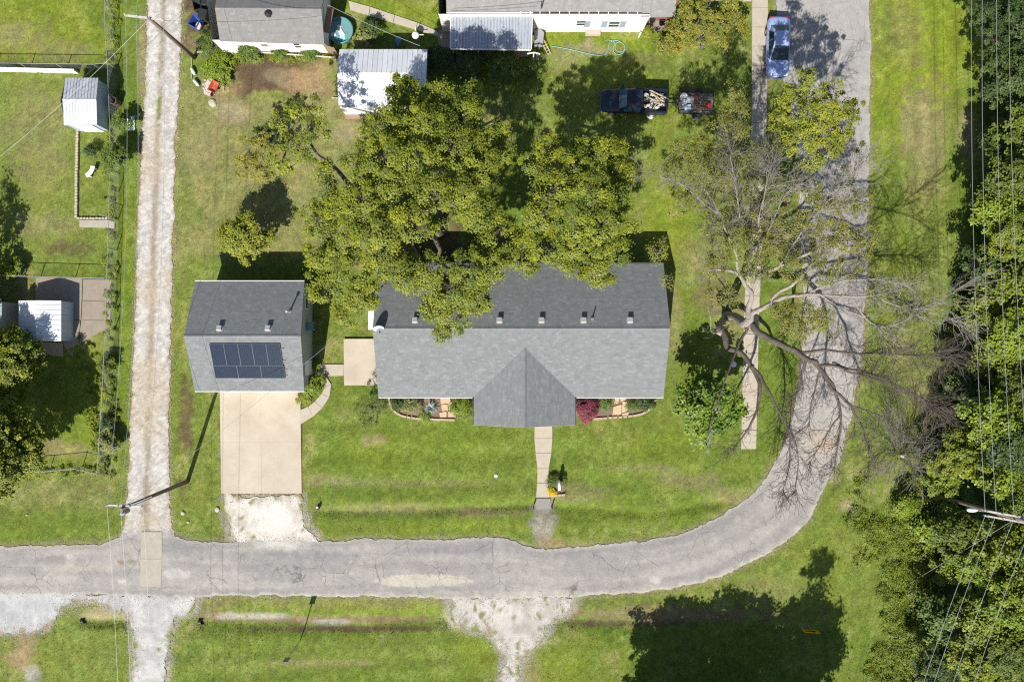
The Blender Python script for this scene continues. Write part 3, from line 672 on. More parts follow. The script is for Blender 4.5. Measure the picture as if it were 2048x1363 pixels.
def wall_gable(root, x0, x1, y0, y1, yr, he, hr, mt, name='wall', axis='x'):
    """four walls under a gable roof; ridge runs along x at y = yr"""
    mb = MB(); f = lambda y: hr - (hr - he) * abs(y - yr) / max(yr - y0, y1 - yr)
    vs = [(x0, y0, -.1), (x1, y0, -.1), (x1, y1, -.1), (x0, y1, -.1), (x0, y0, f(y0)), (x1, y0, f(y0)), (x1, y1, f(y1)), (x0, y1, f(y1)), (x0, yr, hr), (x1, yr, hr)]
    if axis == 'y': vs = [(v[1], v[0], v[2]) for v in vs]
    fs = [(0, 1, 5, 4), (1, 2, 6, 9, 5), (2, 3, 7, 6), (3, 0, 4, 8, 7)]
    mb.add(vs, fs if axis == 'x' else [f_[::-1] for f_ in fs]); return mb.build(name, mt, root)
def window(root, x, y, z, wd, h, face='s', frame=m_white, panes=2):
    """frame with recessed panes set 3 cm proud of the wall; face: outward direction"""
    ax = {'s': (1, 0, 0, -1), 'n': (1, 0, 0, 1), 'e': (0, 1, 1, 0), 'w': (0, 1, -1, 0)}[face]
    tx, ty, nx_, ny_ = ax; mb = MB(); t = .07
    def bar(u, v, du, dv, d0=.04, dep=.05):
        mb.box((x + tx * u + nx_ * (d0 - dep / 2), y + ty * u + ny_ * (d0 - dep / 2), z + v), (abs(tx) * du + abs(nx_) * dep, abs(ty) * du + abs(ny_) * dep, dv))
    bar(-wd / 2 + t / 2, 0, t, h); bar(wd / 2 - t / 2, 0, t, h); bar(0, h / 2 - t / 2, wd - 2 * t, t); bar(0, -h / 2 + t / 2, wd - 2 * t, t)
    bar(0, 0, wd - 2 * t, .05, .035)
    fr = mb.build('window', frame, root)
    for s in (-1, 1):
        m2 = MB(); m2.box((x + nx_ * .012, y + ny_ * .012, z + s * h / 4), (abs(tx) * (wd - 2 * t) + abs(nx_) * .02, abs(ty) * (wd - 2 * t) + abs(ny_) * .02, h / 2 - .1)); m2.build('pane', m_glass, fr)
def door(root, x, y, wd, h, face='s', mt=None):
    ax = {'s': (1, 0, 0, -1), 'n': (1, 0, 0, 1), 'e': (0, 1, 1, 0), 'w': (0, 1, -1, 0)}[face]; tx, ty, nx_, ny_ = ax
    mb = MB(); mb.box((x + nx_ * .02, y + ny_ * .02, h / 2 + .06), (abs(tx) * wd + abs(nx_) * .05, abs(ty) * wd + abs(ny_) * .05, h))
    for s in (-1, 1): mb.box((x + tx * s * (wd / 2 + .05) + nx_ * .02, y + ty * s * (wd / 2 + .05) + ny_ * .02, h / 2 + .06), (abs(tx) * .1 + abs(nx_) * .07, abs(ty) * .1 + abs(ny_) * .07, h + .05))
    dd = mb.build('door', mt or m_white, root)
    m2 = MB(); m2.box((x + tx * wd * .38 + nx_ * .08, y + ty * wd * .38 + ny_ * .08, 1.05), (.06, .06, .06)); m2.build('handle', m_metal, dd)
def roof_vent_mesh():
    mb = MB(); mb.box((0, 0, .0), (.46, .46, .03)); mb.box((0, 0, .10), (.30, .30, .18)); mb.box((0, -.01, .215), (.38, .40, .06), 0, .9); return mb.mesh('roof_vent', mat('vent_cap', (.50, .49, .46), (.42, .41, .39), 5, .5, .2))

# --- main house ------------------------------------------------------------
hx0, hx1 = -10.13, 11.5
hs, hn, hr_, HE, HR = -4.25, 5.85, .90, 2.8, 4.8
house = thing('house', 'long grey-shingled house with a front porch gable, in the middle of the lawn', 'house', (.7, .8, 0))
wall_gable(house, hx0 + .3, hx1 - .3, hs + .45, hn - .45, hr_, HE + .05, HR - .16, m_wallt)
mb = MB()
px0, px1, pc, ps, PH = -2.88, 4.78, .95, -6.33, 4.24
mb.add([(px0 + .35, hs + .5, -.1), (px1 - .35, hs + .5, -.1), (px1 - .35, ps + .4, -.1), (px0 + .35, ps + .4, -.1), (px0 + .35, hs + .5, HE + .02), (px1 - .35, hs + .5, HE + .02), (px1 - .35, ps + .4, HE + .02), (px0 + .35, ps + .4, HE + .02), (pc, ps + .4, PH - .14)],
       [(1, 2, 6, 5), (2, 3, 7, 8, 6), (3, 0, 4, 7)]); mb.build('porch_wall', m_brick, house)
roof = MB()
RLX, RRX = -10.17, 11.56
SE = ((hx0, hs, HE), (hx1, hs, HE), (RLX, hr_, HR), (RRX, hr_, HR)); NE = ((hx1, hn, HE), (hx0, hn, HE), (RRX, hr_, HR), (RLX, hr_, HR))
slab_roof(roof, *SE); slab_roof(roof, *NE)
slab_roof(roof, (px0, ps, HE), (px0, hs, HE), (pc, ps - .02, PH), (pc, -.5, PH)); slab_roof(roof, (px1, hs, HE), (px1, ps, HE), (pc, -.5, PH), (pc, ps - .02, PH))
rf = roof.build('roof', m_deck, house)
sh = MB(); shingle_slope(sh, *SE, seed=1); shingle_slope(sh, *NE, seed=2)
dz = Vector((0, 0, .012))
shingle_slope(sh, Vector((px0, ps, HE)) + dz, Vector((px0, hs, HE)) + dz, Vector((pc, ps - .02, PH)) + dz, Vector((pc, -.5, PH)) + dz, seed=3, tone=(.99, .99, 1.0))
shingle_slope(sh, Vector((px1, hs, HE)) + dz, Vector((px1, ps, HE)) + dz, Vector((pc, -.5, PH)) + dz, Vector((pc, ps - .02, PH)) + dz, seed=4, tone=(.99, .99, 1.0))
ridge_caps(sh, (RLX, hr_, HR), (RRX, hr_, HR), (0, -1, -.4), (0, 1, -.4), tone=1.02); ridge_caps(sh, (pc, ps, PH + .012), (pc, -.3, PH + .012), (-1, 0, -.38), (1, 0, -.38), tone=.98)
o = sh.build('shingles', m_sh, rf); props(o, kind='stuff')
m_gut = mat('gutter_white', (.52, .52, .51), rough=.5)
def gutter(root, a, b, mt, wd=.075):
    mb = MB(); a = Vector(a); b = Vector(b); mb.beam(a, b, wd, .10); return mb.build('gutter', mt, root)
gutter(house, (hx0, hs - .06, HE - .06), (px0 - .12, hs - .06, HE - .06), m_gut); gutter(house, (px1 + .12, hs - .06, HE - .06), (hx1, hs - .06, HE - .06), m_gut)
gutter(house, (px0 - .065, hs - .1, HE - .06), (px0 - .065, ps, HE - .06), m_dark); gutter(house, (px1 + .065, hs - .1, HE - .06), (px1 + .065, ps, HE - .06), m_dark)
gutter(house, (hx0, hn + .06, HE - .06), (hx1, hn + .06, HE - .06), m_dark)
for (a, b) in (((hx0 + .02, hs, HE), (RLX + .02, hr_, HR)), ((RLX + .02, hr_, HR), (hx0 + .02, hn, HE)), ((hx1 - .02, hs, HE), (RRX - .02, hr_, HR)), ((RRX - .02, hr_, HR), (hx1 - .02, hn, HE)), ((px0, ps - .03, HE), (pc, ps - .05, PH)), ((pc, ps - .05, PH), (px1, ps - .03, HE))):
    mb = MB(); mb.beam(Vector(a) - Vector((0, 0, .07)), Vector(b) - Vector((0, 0, .07)), +.02, .13); mb.build('fascia', m_trim, house)
vm = roof_vent_mesh()
for vx in (830, 999, 1083, 1167, 1260):
    q = W(vx, 641, 4.62); yy = q.y; zz = HR - (yy - hr_) * (HR - HE) / (hn - hr_); v = link('roof_vent', vm, house, Vector((q.x, yy, zz)) - house.location); v.rotation_euler = (-.37, 0, 0)
mb = MB(); q = W(1185, 637, 4.6); mb.tube([(q.x, q.y, 4.4), (q.x, q.y, 5.05)], .05, 10); mb.lathe([(.13, 0), (.06, .1)], 12, (q.x, q.y, 4.55)); mb.build('vent_pipe', m_metal, house)
for x in (-8.2, -5.2, 6.5, 9.3): window(house, x, hs + .44, 1.5, 1.3, 1.3, 's')
for x in (-7.5, -2, 4, 9): window(house, x, hn - .44, 1.6, 1.2, 1.1, 'n')
window(house, pc - 1.9, ps + .39, 1.5, 1.2, 1.3, 's'); door(house, pc + 1.35, ps + .39, .95, 2.05, 's', mat('brown_door', (.16, .09, .06), rough=.5))
window(house, hx1 - .29, 2.5, 1.6, 1.1, 1.1, 'e')
mb = MB(); a = W(737, 621, 2.3); b = W(750, 659, 2.3); mb.box(((a.x + b.x) / 2 + .1, (a.y + b.y) / 2, 2.3), (abs(b.x - a.x) + .2, abs(b.y - a.y), .07)); mb.build('door_canopy', m_white, house)
# porch step seen at the end of the walk
mb = MB(); mb.prism(gp([(1071, 846), (1103, 846), (1103, 853), (1071, 853)]), .04, .16); mb.build('step', m_conc2, house)
# satellite dish bolted to the west rake
DP = W(757, 650, 4.9)
dish = thing('satellite_dish', 'grey satellite dish on the west end of the long grey roof', 'satellite dish', (DP.x, DP.y, 4.35))
mb = MB(); mb.smooth = True
for r, z in ((0, 0),): pass
prof = [(.02, 0), (.18, .025), (.34, .085), (.45, .16), (.46, .165), (.45, .18), (.34, .105), (.18, .045), (.02, .02)]
mb.lathe(prof, 24); M = Matrix.Translation(dish.location + Vector((0, -.12, .62))) @ Matrix.Rotation(math.radians(66), 4, 'X') @ Matrix.Rotation(math.radians(10), 4, 'Y') @ Matrix.Diagonal((.86, .98, .86, 1))
mb.v = [tuple(M @ Vector(v)) for v in mb.v]; mb.build('reflector', mat('dish_grey', (.60, .61, .62), rough=.4), dish)
mb = MB(); L0 = dish.location; mb.tube([L0 + Vector((0, .1, -.12)), L0 + Vector((0, .02, .45)), L0 + Vector((0, -.1, .62))], .03, 8); mb.build('mast', m_metal, dish)
mb = MB(); mb.tube([L0 + Vector((0, -.15, .35)), L0 + Vector((0, -.62, .5))], .015, 6); mb.box(L0 + Vector((0, -.66, .55)), (.09, .12, .09)); mb.build('feed_arm', m_metal, dish)

# --- garage with solar panels ------------------------------------------------
gx0, gx1 = -24.2, -15.85; gs, gn, gr, GE, GR = -3.80, 4.52, .36, 2.5, 4.25
garage = thing('garage', 'grey-shingled garage with dark solar panels on its roof, beside the gravel alley', 'garage', (-20, .3, 0))
wall_gable(garage, gx0 + .35, gx1 - .12, gs + .3, gn - .3, gr, GE + .04, GR - .14, m_wallg)
SE = ((gx0, gs, GE), (gx1, gs, GE), (gx0, gr, GR), (gx1 + .30, gr, GR)); NE = ((gx1, gn, GE), (gx0, gn, GE), (gx1 + .30, gr, GR), (gx0, gr, GR))
SE = ((gx0, gs, GE), (gx1, gs, GE), (gx0, gr, GR), (gx1 + .28, gr, GR)); NE = ((gx1, gn, GE), (gx0, gn, GE), (gx1 + .28, gr, GR), (gx0, gr, GR))
r = MB(); slab_roof(r, *SE); slab_roof(r, *NE); grf = r.build('roof', m_deck, garage)
sh = MB(); shingle_slope(sh, *SE, seed=11); shingle_slope(sh, *NE, seed=12); ridge_caps(sh, (gx0, gr, GR), (gx1 + .28, gr, GR), (0, -1, -.42), (0, 1, -.42), tone=1.05, seed=4)
o = sh.build('shingles', m_sh, grf); props(o, kind='stuff')
for (a, b) in (((gx0 + .02, gs, GE), (gx0 + .02, gr, GR)), ((gx0 + .02, gr, GR), (gx0 + .02, gn, GE)), ((gx1 - .02, gs, GE), (gx1 + .26, gr, GR)), ((gx1 + .26, gr, GR), (gx1 - .02, gn, GE))):
    mb = MB(); mb.beam(Vector(a) - Vector((0, 0, .07)), Vector(b) - Vector((0, 0, .07)), +.02, .13); mb.build('fascia', m_trim, garage)
gutter(garage, (gx0, gs - .06, GE - .06), (gx1, gs - .06, GE - .06), m_gut); gutter(garage, (gx0, gn + .06, GE - .06), (gx1, gn + .06, GE - .06), m_gut)
sl_ = (GR - GE) / (gr - gs); sa_ = math.atan(sl_)
m_pv = mat('solar_cell', (.009, .019, .038), (.012, .024, .047), 3, .045, spec=.35)
m_pvf = mat('panel_frame', (.075, .085, .105), rough=.6)
def pv_mesh(wd, ln, nx_, ny_):
    """frame and a grid of single cells with bright gaps"""
    f = MB(); t = .016
    f.box((0, 0, -.012), (wd, ln, .03))
    for s in (-1, 1): f.box((s * (wd / 2 - t / 2), 0, .012), (t, ln, .03)); f.box((0, s * (ln / 2 - t / 2), .012), (wd - 2 * t, t, .03))
    c = MB(); cw = (wd - 2 * t - .02) / nx_; ch = (ln - 2 * t - .02) / ny_
    for i in range(nx_):
        for j in range(ny_): c.box((-wd / 2 + t + .01 + cw * (i + .5), -ln / 2 + t + .01 + ch * (j + .5), .006), (cw - .008, ch - .008, .006))
    return f.mesh('solar_panel', m_pvf), c.mesh('cells', m_pv)
pvA = pv_mesh(1.04, 1.76, 6, 10); pvB = pv_mesh(1.76, 1.04, 10, 6)
ux = W(418, 687, 4.1).x
def panel(x, s, me):           # s = distance down the slope from the ridge to the panel centre
    y = gr - s * math.cos(sa_); z = GR - s * math.sin(sa_) + .11
    p = link('solar_panel', me[0], garage, Vector((x, y, z)) - garage.location); p.rotation_euler = (sa_, 0, 0)
    q = link('cells', me[1], p); props(q, kind='stuff')
for i in range(5): panel(ux + .55 + i * 1.045, .62 + .88, pvA)
for i in range(3): panel(ux + .90 + i * 1.762, .62 + 1.765 + .525, pvB)
mb = MB()
for s in (1.0, 2.0, 2.7, 3.2):
    y = gr - s * math.cos(sa_); z = GR - s * math.sin(sa_) + .05; mb.box((ux + 2.75, y, z), (5.5, .04, .05))
mb.build('mounting_rail', m_metal, garage)
for vx in (439, 536):
    q = W(vx, 657, 4.1); zz = GR - (q.y - gr) * sl_; v = link('roof_vent', vm, garage, Vector((q.x, q.y, zz)) - garage.location); v.rotation_euler = (-.4, 0, 0)
q = W(578, 622, 3.7); mb = MB(); mb.tube([(q.x, q.y, 3.3), (q.x, q.y, 4.25)], .06, 10); mb.lathe([(.16, 0), (.07, .12)], 12, (q.x, q.y, 3.48)); mb.lathe([(.11, 0), (.12, .03), (.02, .1)], 12, (q.x, q.y, 4.24)); mb.build('flue_pipe', m_metal, garage)
mb = MB(); mb.box(((W(441, 781).x + W(600, 781).x) / 2, gs + .27, 1.1), (5.6, .06, 2.15)); 
for k in range(3): mb.box(((W(441, 781).x + W(600, 781).x) / 2, gs + .245, .55 + k * .55), (5.6, .03, .03))
mb.build('garage_door', m_white, garage)
door(garage, gx1 - .115, -2.1, .9, 2.0, 'e'); window(garage, gx1 - .115, 2.9, 1.5, .9, .9, 'e')
a = W(618, 653, 0)
ac = thing('air_conditioner', 'blue-grey box air conditioner on the east wall of the garage', 'air conditioner', (gx1 + .18, a.y, 1.2))
mb = MB(); mb.box((0, 0, .3), (.55, .62, .55)); mb.build('case', mat('ac_blue', (.20, .26, .30), rough=.5), ac, False)
mb = MB(); [mb.box((.285, 0, .12 + .07 * i), (.02, .5, .03)) for i in range(6)]; mb.build('grille', m_dark, ac, False)
for s_ in (-1, 1): mb = MB(); mb.box((-.05, s_ * .2, -.05), (.4, .04, .1)); mb.build('bracket', m_metal, ac, False)

# --- white house at the top ----------------------------------------------------
wy = 24.95
wh = thing('house', 'white-walled house with a pale grey shingle roof, cut by the top edge', 'house', (4, 28, 0))
X0 = W(1068, 58).x - 7.3; X1 = W(1285, 62).x; X2 = W(1338, 62).x
wall_gable(wh, X0, X1, wy - .25, wy + 8.5, wy + 4.1, 2.95, 4.6, m_wallw)
mb = MB(); mb.box(((X1 + X2) / 2 + .05, wy + 4.7, 1.5), (X2 - X1, 8, 3.0)); mb.build('side_wing', m_brick, wh)
es = wy - .02
EL, ER, E2 = W(893, 26, 2.95).x, W(1284, 34, 2.95).x, W(1350, 43, 2.7).x
q0 = W(893, 25, 2.95).y
SEL = ((EL, es, 2.95), (ER, es - .1, 2.95), (EL, wy + 4.1, 4.75), (ER, wy + 4.1, 4.75))
SW_ = ((ER, es - .35, 2.72), (E2, es - .35, 2.72), (ER, wy + 4.1, 4.45), (E2, wy + 4.1, 4.45))
NEL = ((E2, wy + 9, 2.8), (EL, wy + 9, 2.8), (E2, wy + 4.1, 4.45), (EL, wy + 4.1, 4.75))
r = MB(); [slab_roof(r, *q) for q in (SEL, SW_, NEL)]; rfw = r.build('roof', m_deck, wh)
sh = MB(); [shingle_slope(sh, *q, seed=21 + i, wear=.05) for i, q in enumerate((SEL, SW_, NEL))]; o = sh.build('shingles', m_sh2, rfw); props(o, kind='stuff')
mb = MB(); mb.beam((EL, es - .09, 2.88), (W(1066, 26, 2.95).x, es - .11, 2.88), .1, .1); mb.build('gutter', m_white, wh)
for i in range(13):                 # gutter hangers and a dark gutter over the white wall
    x = W(1041 + i * 19.5, 29, 2.9).x; m2 = MB(); m2.box((x, es - .12, 2.95), (.05, .2, .04)); m2.build('gutter_bracket', m_white, wh)
mb = MB(); mb.beam((W(1041, 29, 2.9).x, es - .13, 2.88), (ER, es - .17, 2.88), .09, .09); mb.build('gutter', mat('brown_gutter', (.11, .075, .065), rough=.6), wh)
window(wh, W(1223, 50).x, wy - .26, 1.35, .95, 1.0, 's'); window(wh, W(1158, 50).x, wy - .26, 1.55, .8, .9, 's')
for cx in (1204, 1240, 1171):
    mb = MB(); x = W(cx, 50).x
    for k in range(7): mb.box((x, wy - .285, .93 + k * .14), (.34, .05, .11))
    mb.box((x - .19, wy - .275, 1.35), (.05, .05, 1.15)); mb.box((x + .19, wy - .275, 1.35), (.05, .05, 1.15)); mb.build('shutter', mat('blue_shutter', (.25, .31, .35), rough=.6), wh)
mb = MB(); a = W(1281, 36, 2.8); b = W(1278, 58, .35); mb.tube([(X1 + .05, wy - .3, 2.75), (X1 - .05, wy - .32, 2.3), (X1 - .12, wy - .32, .3), (X1 - .35, wy - .75, .08)], .055, 8); mb.build('downspout', m_white, wh)
mb = MB(); q = W(1083, 12, 3.6); mb.tube([(q.x, q.y, 3.2), (q.x, q.y, 4.3)], .04, 8); mb.build('vent_pipe', m_black, wh)
mb = MB(); mb.box((W(1185, 60).x, wy - .45, .2), (1.2, .35, .3)); mb.build('step', m_conc2, wh)
mb = MB(); mb.prism(gp([(1281, 44), (1297, 44), (1297, 62), (1281, 62)]), -.05, .06); mb.build('brick_step', m_brick, wh)
mb = MB(); mb.prism(gp([(1297, 40), (1345, 44), (1345, 62), (1297, 61)]), -.05, .03); mb.build('porch_slab', m_conc3, wh)
# --- ribbed patio cover
pcv = thing('patio_cover', 'ribbed metal patio cover half in shade below the white house', 'patio cover', (*W2(982, 62, 2.4), 0))
P00, P10, P01, P11 = W(901, 96, 2.25), W(1062, 98, 2.25), W(902, 26, 2.62), W(1064, 29, 2.62)
nr = 26; m_rib = mat('ribbed_steel', (.46, .49, .53), (.38, .41, .45), 1.2, .38, .35, stretch=(4, .6, 1), fine=.15, bscale=5)
for i in range(nr):
    a0, a1 = P00.lerp(P10, i / nr), P00.lerp(P10, (i + 1) / nr); b0, b1 = P01.lerp(P11, i / nr), P01.lerp(P11, (i + 1) / nr)
    mb = MB(); z = Vector((0, 0, 1)); pr = [(0.02, 0), (.34, 0), (.44, .07), (.76, .07), (.86, 0), (.98, 0)]
    lo = [a0.lerp(a1, u) + z * v for u, v in pr]; hi = [b0.lerp(b1, u) + z * v for u, v in pr]
    n = len(pr); mb.add(lo + hi + [p - z * .02 for p in lo] + [p - z * .02 for p in hi], [(k, k + 1, n + k + 1, n + k) for k in range(n - 1)] + [(2 * n + k + 1, 2 * n + k, 3 * n + k, 3 * n + k + 1) for k in range(n - 1)] + [(2 * n + k, 2 * n + k + 1, k + 1, k) for k in range(n - 1)]); mb.build('roof_panel', m_rib, pcv)
mb = MB(); mb.beam(P00 - Vector((0, .05, .08)), P10 - Vector((0, .05, .08)), .06, .16); mb.beam(P00 - Vector((.03, 0, .08)), P01 - Vector((.03, 0, .08)), .05, .14); mb.beam(P10 - Vector((-.03, 0, .08)), P11 - Vector((-.03, 0, .08)), .05, .14); mb.build('frame', m_white, pcv)
for i in range(4):
    q = P00.lerp(P10, .02 + .32 * i); mb = MB(); mb.box((q.x, q.y + .1, 1.1), (.1, .1, 2.2)); mb.build('post', m_wood, pcv)
mb = MB(); mb.prism([(P00.x, P00.y + .3), (P10.x, P10.y + .3), (P11.x, P11.y - .3), (P01.x, P01.y - .3)], -.05, .06); mb.build('floor_slab', m_conc3, pcv)

# --- small house at top left ------------------------------------------------------
bh = thing('outbuilding', 'grey-roofed white outbuilding at the top beside the teal tub', 'outbuilding', (*W2(550, 50), 0))
by0 = W(550, 106).y; bxl, bxr = W(455, 100).x, W(661, 100).x
wall_gable(bh, bxl - .2, bxr, by0, by0 + 4.9, by0 + 3.05, 2.35, 3.4, m_wallw)
ysv = W(550, 87, 2.4).y
L0, L1 = W(440, 83, 2.4), W(649, 90, 2.4); R0, R1 = W(430, 16, 3.55), W(643, 18, 3.55)
N0, N1_ = W(440, -36, 2.4), W(655, -36, 2.4)
S1 = (L0, L1, R0, R1); S2 = (N1_, N0, R1, R0)
r = MB(); slab_roof(r, *S1); slab_roof(r, *S2); rb = r.build('roof', m_deck, bh)
sh = MB(); shingle_slope(sh, *S1, seed=31, wear=.05); shingle_slope(sh, *S2, seed=32, wear=.05); o = sh.build('shingles', mat('dark_worn_shingle', (.165, .16, .158), (.19, .185, .18), 2, .9, fine=.12, bscale=30, attr='col', spec=.2), rb); props(o, kind='stuff')
q = W(537, 29, 3.4); mb = MB(); mb.lathe([(.22, 0), (.16, .06), (.16, .2), (.26, .22), (.24, .3), (.05, .36)], 14, (q.x, q.y, 3.3)); mb.build('roof_vent', m_black, bh)
window(bh, W(543, 96).x, by0 - .01, 1.5, .7, .7, 's'); window(bh, W(606, 96).x, by0 - .01, 1.4, .6, .9, 's')
door(bh, bxr + .01, by0 + 2.2, .9, 2, 'e', m_white)
aw = thing('awning', 'brown slatted awning on the outbuilding wall above the teal tub', 'awning', (*W2(656, 40, 2.0), 2.0))
for i in range(14):
    t = i / 13; c = W(664 - t * 9, 18 + 46 * t, 2.0); mb = MB(); mb.beam((c.x - .35 * (1 - .1 * t), c.y, 2.12), (c.x + .1, c.y - .02, 1.88), .125, .03); mb.build('slat', mat('rust_brown', (.30, .15, .10), (.24, .12, .08), 4, .7), aw)
mb = MB(); mb.beam(W(659, 17, 2.05), W(650, 64, 2.05), .04, .04); mb.build('rail', m_wood, aw)
# --- low wooden fence between outbuilding and white shed
def plank_fence(name, label, a, b, h, n, mt, cat='fence', rails=True, wd=None):
    a = Vector((*a, 0)); b = Vector((*b, 0)); d = b - a; L = d.length; d.normalize()
    root = thing(name, label, cat, (a + b) / 2); ang = math.atan2(d.y, d.x); R = random.Random(len(label))
    mb = MB(); mb.box((0, 0, 0), (wd or (L / n * .93), .022, h)); me = mb.mesh('board', mt)
    for i in range(n):
        p = a + d * (L * (i + .5) / n); link('board', me, root, p + Vector((0, 0, h / 2 + R.uniform(-.02, .03))) - root.location, ang + R.uniform(-.02, .02))
    if rails:
        for z in (.3, h - .25):
            m2 = MB(); off = Vector((-d.y, d.x, 0)) * .045; m2.beam(a + off + Vector((0, 0, z)), b + off + Vector((0, 0, z)), .05, .08); m2.build('rail', mt, root)
    return root
plank_fence('wooden_fence', 'short wooden board fence between the outbuilding and the white shed', W2(650, 104), W2(678, 112), 1.5, 9, m_wood)

# --- metal sheds -----------------------------------------------------------------
def sheet_panels(root, A, B, Cc, D, n, mt, name='roof_panel', rib=.03, warp=0, seed=0):
    """A-B along the eave, D-C along the ridge; n separate sheets with a raised seam each"""
    A, B, Cc, D = map(Vector, (A, B, Cc, D)); R = random.Random(seed)
    nn = (B - A).cross(D - A).normalized(); nn = nn if nn.z > 0 else -nn
    for i in range(n):
        a0, a1, d0, d1 = A.lerp(B, i / n), A.lerp(B, (i + 1) / n), D.lerp(Cc, i / n), D.lerp(Cc, (i + 1) / n)
        k = 1 + R.uniform(-.09, .05); mb = MB(); mb.tint = (k, k, k); o = nn * R.uniform(0, .006)
        pr = [(.0, .0), (.04, rib), (.10, rib), (.14, .0), (.55, .004), (.985, .0)]
        lo = [a0.lerp(a1, u) + nn * v + o for u, v in pr]; hi = [d0.lerp(d1, u) + nn * v + o for u, v in pr]; m = len(pr)
        fs = [(j, j + 1, m + j + 1, m + j) for j in range(m - 1)]
        if (B - A).cross(D - A).z < 0: fs = [f[::-1] for f in fs]
        mb.add(lo + hi, fs); mb.build(name, mt, root)
m_wm = mat('white_sheet_metal', (.66, .67, .69), (.58, .59, .62), 1.5, .4, .1, attr='col', fine=.05, bscale=6)
m_wm2 = mat('faded_sheet_metal', (.50, .52, .55), (.40, .42, .45), 1.3, .5, .1, attr='col', stretch=(1, 5, 1), fine=.08, bscale=8)
m_blue = mat('blue_grey_metal', (.40, .48, .56), (.36, .43, .51), 2, .5, .2, attr='col')
# white shed in the middle top
ws = thing('metal_shed', 'large white metal shed dappled with shade, north of the big oak', 'shed', (*W2(766, 158), 0))
A = W(677, 211, 2.25); B = W(851, 212, 2.25); R0 = W(674, 145, 2.95); R1 = W(853, 146, 2.95); N0 = W(679, 99, 2.25); N1_ = W(855, 99, 2.25)
sheet_panels(ws, A, B, R1, R0, 18, m_wm, seed=1); sheet_panels(ws, N1_, N0, R0, R1, 18, m_wm, seed=2)
mb = MB(); slab_roof(mb, A, B, R0, R1, .06, .02); slab_roof(mb, N1_, N0, R1, R0, .06, .02); mb.build('roof_frame', m_galv, ws)
wall_gable(ws, A.x + .25, B.x - .25, A.y + .05, N0.y - .2, R0.y, 2.2, 2.86, m_wm)
mb = MB(); q = W(688, 214, 1.5); q2 = W(768, 222, 1.5); mb.beam((W(690, 214, 2.1).x, A.y - .06, 2.12), (W(772, 216, 2.1).x, A.y - .06, 2.12), .12, .14); mb.build('eave_trim', m_white, ws)
mb = MB(); mb.box(((W(690, 215).x + W(770, 215).x) / 2, A.y - .02, 1.0), (3.0, .07, 1.95)); mb.build('door', m_wm, ws)
mb = MB(); mb.box((W(735, 228).x, A.y - .22, .18), (3.4, .3, .22)); mb.build('sill', m_wood, ws)
# gable shed upper left
ns = thing('metal_shed', 'small pale metal gable shed inside the fenced yard, upper left', 'shed', (*W2(175, 210), 0))
A = W(128, 251, 1.75); B = W(194, 249, 1.75); R0 = W(125.5, 200, 2.35); R1 = W(193, 200, 2.35); N0 = W(131, 156, 1.75); N1_ = W(197, 156, 1.75)
sheet_panels(ns, A, B, R1, R0, 11, m_wm2, seed=3); sheet_panels(ns, N1_, N0, R0, R1, 11, m_wm2, seed=4)
mb = MB(); slab_roof(mb, A, B, R0, R1, .05, .02); slab_roof(mb, N1_, N0, R1, R0, .05, .02); mb.build('roof_frame', m_galv, ns)
bx1 = W(219, 200).x; wall_gable(ns, A.x + .1, B.x - .04, A.y + .08, N0.y - .05, R0.y, 1.72, 2.3, m_blue)
mb = MB(); mb.box(((A.x + B.x) / 2 + .1, A.y + .03, .85), (1.5, .05, 1.6)); mb.build('door', m_white, ns)
mb = MB(); mb.beam(R0 + Vector((0, 0, .02)), R1 + Vector((0, 0, .02)), .14, .03); mb.build('ridge_cap', m_wm, ns)
# carport-like shed on the pad
cs = thing('metal_shed', 'white-roofed metal shed with a blue-grey side, on the concrete pad', 'shed', (*W2(92, 645), 0))
xw, xe = W(38, 640, 1.5).x, W(123, 640, 1.5).x; ysS, ysN = W(90, 682, 1.5).y, W(90, 601, 1.5).y; xm = (xw + xe) / 2
m_cw = mat('white_painted_sheet', (.74, .74, .73), (.66, .665, .67), 1.4, .45, .05, attr='col', stretch=(1, .25, 1), fine=.06, bscale=7)
sheet_panels(cs, (xe, ysS, 1.52), (xe, ysN, 1.52), (xm, ysN, 2.0), (xm, ysS, 2.0), 8, m_cw, seed=6); sheet_panels(cs, (xw, ysN, 1.52), (xw, ysS, 1.52), (xm, ysS, 2.0), (xm, ysN, 2.0), 8, m_cw, seed=7)
mb = MB(); slab_roof(mb, (xe, ysS, 1.52), (xe, ysN, 1.52), (xm, ysS, 2.0), (xm, ysN, 2.0), .05, .02); slab_roof(mb, (xw, ysN, 1.52), (xw, ysS, 1.52), (xm, ysN, 2.0), (xm, ysS, 2.0), .05, .02); mb.build('roof_frame', m_galv, cs)
wall_gable(cs, ysS + .05, ysN - .05, xw + .03, xe - .03, xm, 1.48, 1.95, m_wallw, axis='y')
for i in range(6):
    t0 = ysS + .06 + (ysN - ysS - .12) * i / 6; t1 = ysS + .06 + (ysN - ysS - .12) * (i + 1) / 6; mb = MB(); mb.box((xe - .01, (t0 + t1) / 2, .74), (.03, t1 - t0 - .03, 1.5)); mb.build('side_panel', m_blue, cs)
mb = MB(); mb.prism(gp([(70, 684), (126, 685), (126, 712), (110, 712), (70, 700)]), -.05, .045); mb.build('ramp', mat('timber_deck', (.42, .32, .22), (.34, .26, .18), 4, .8), cs)
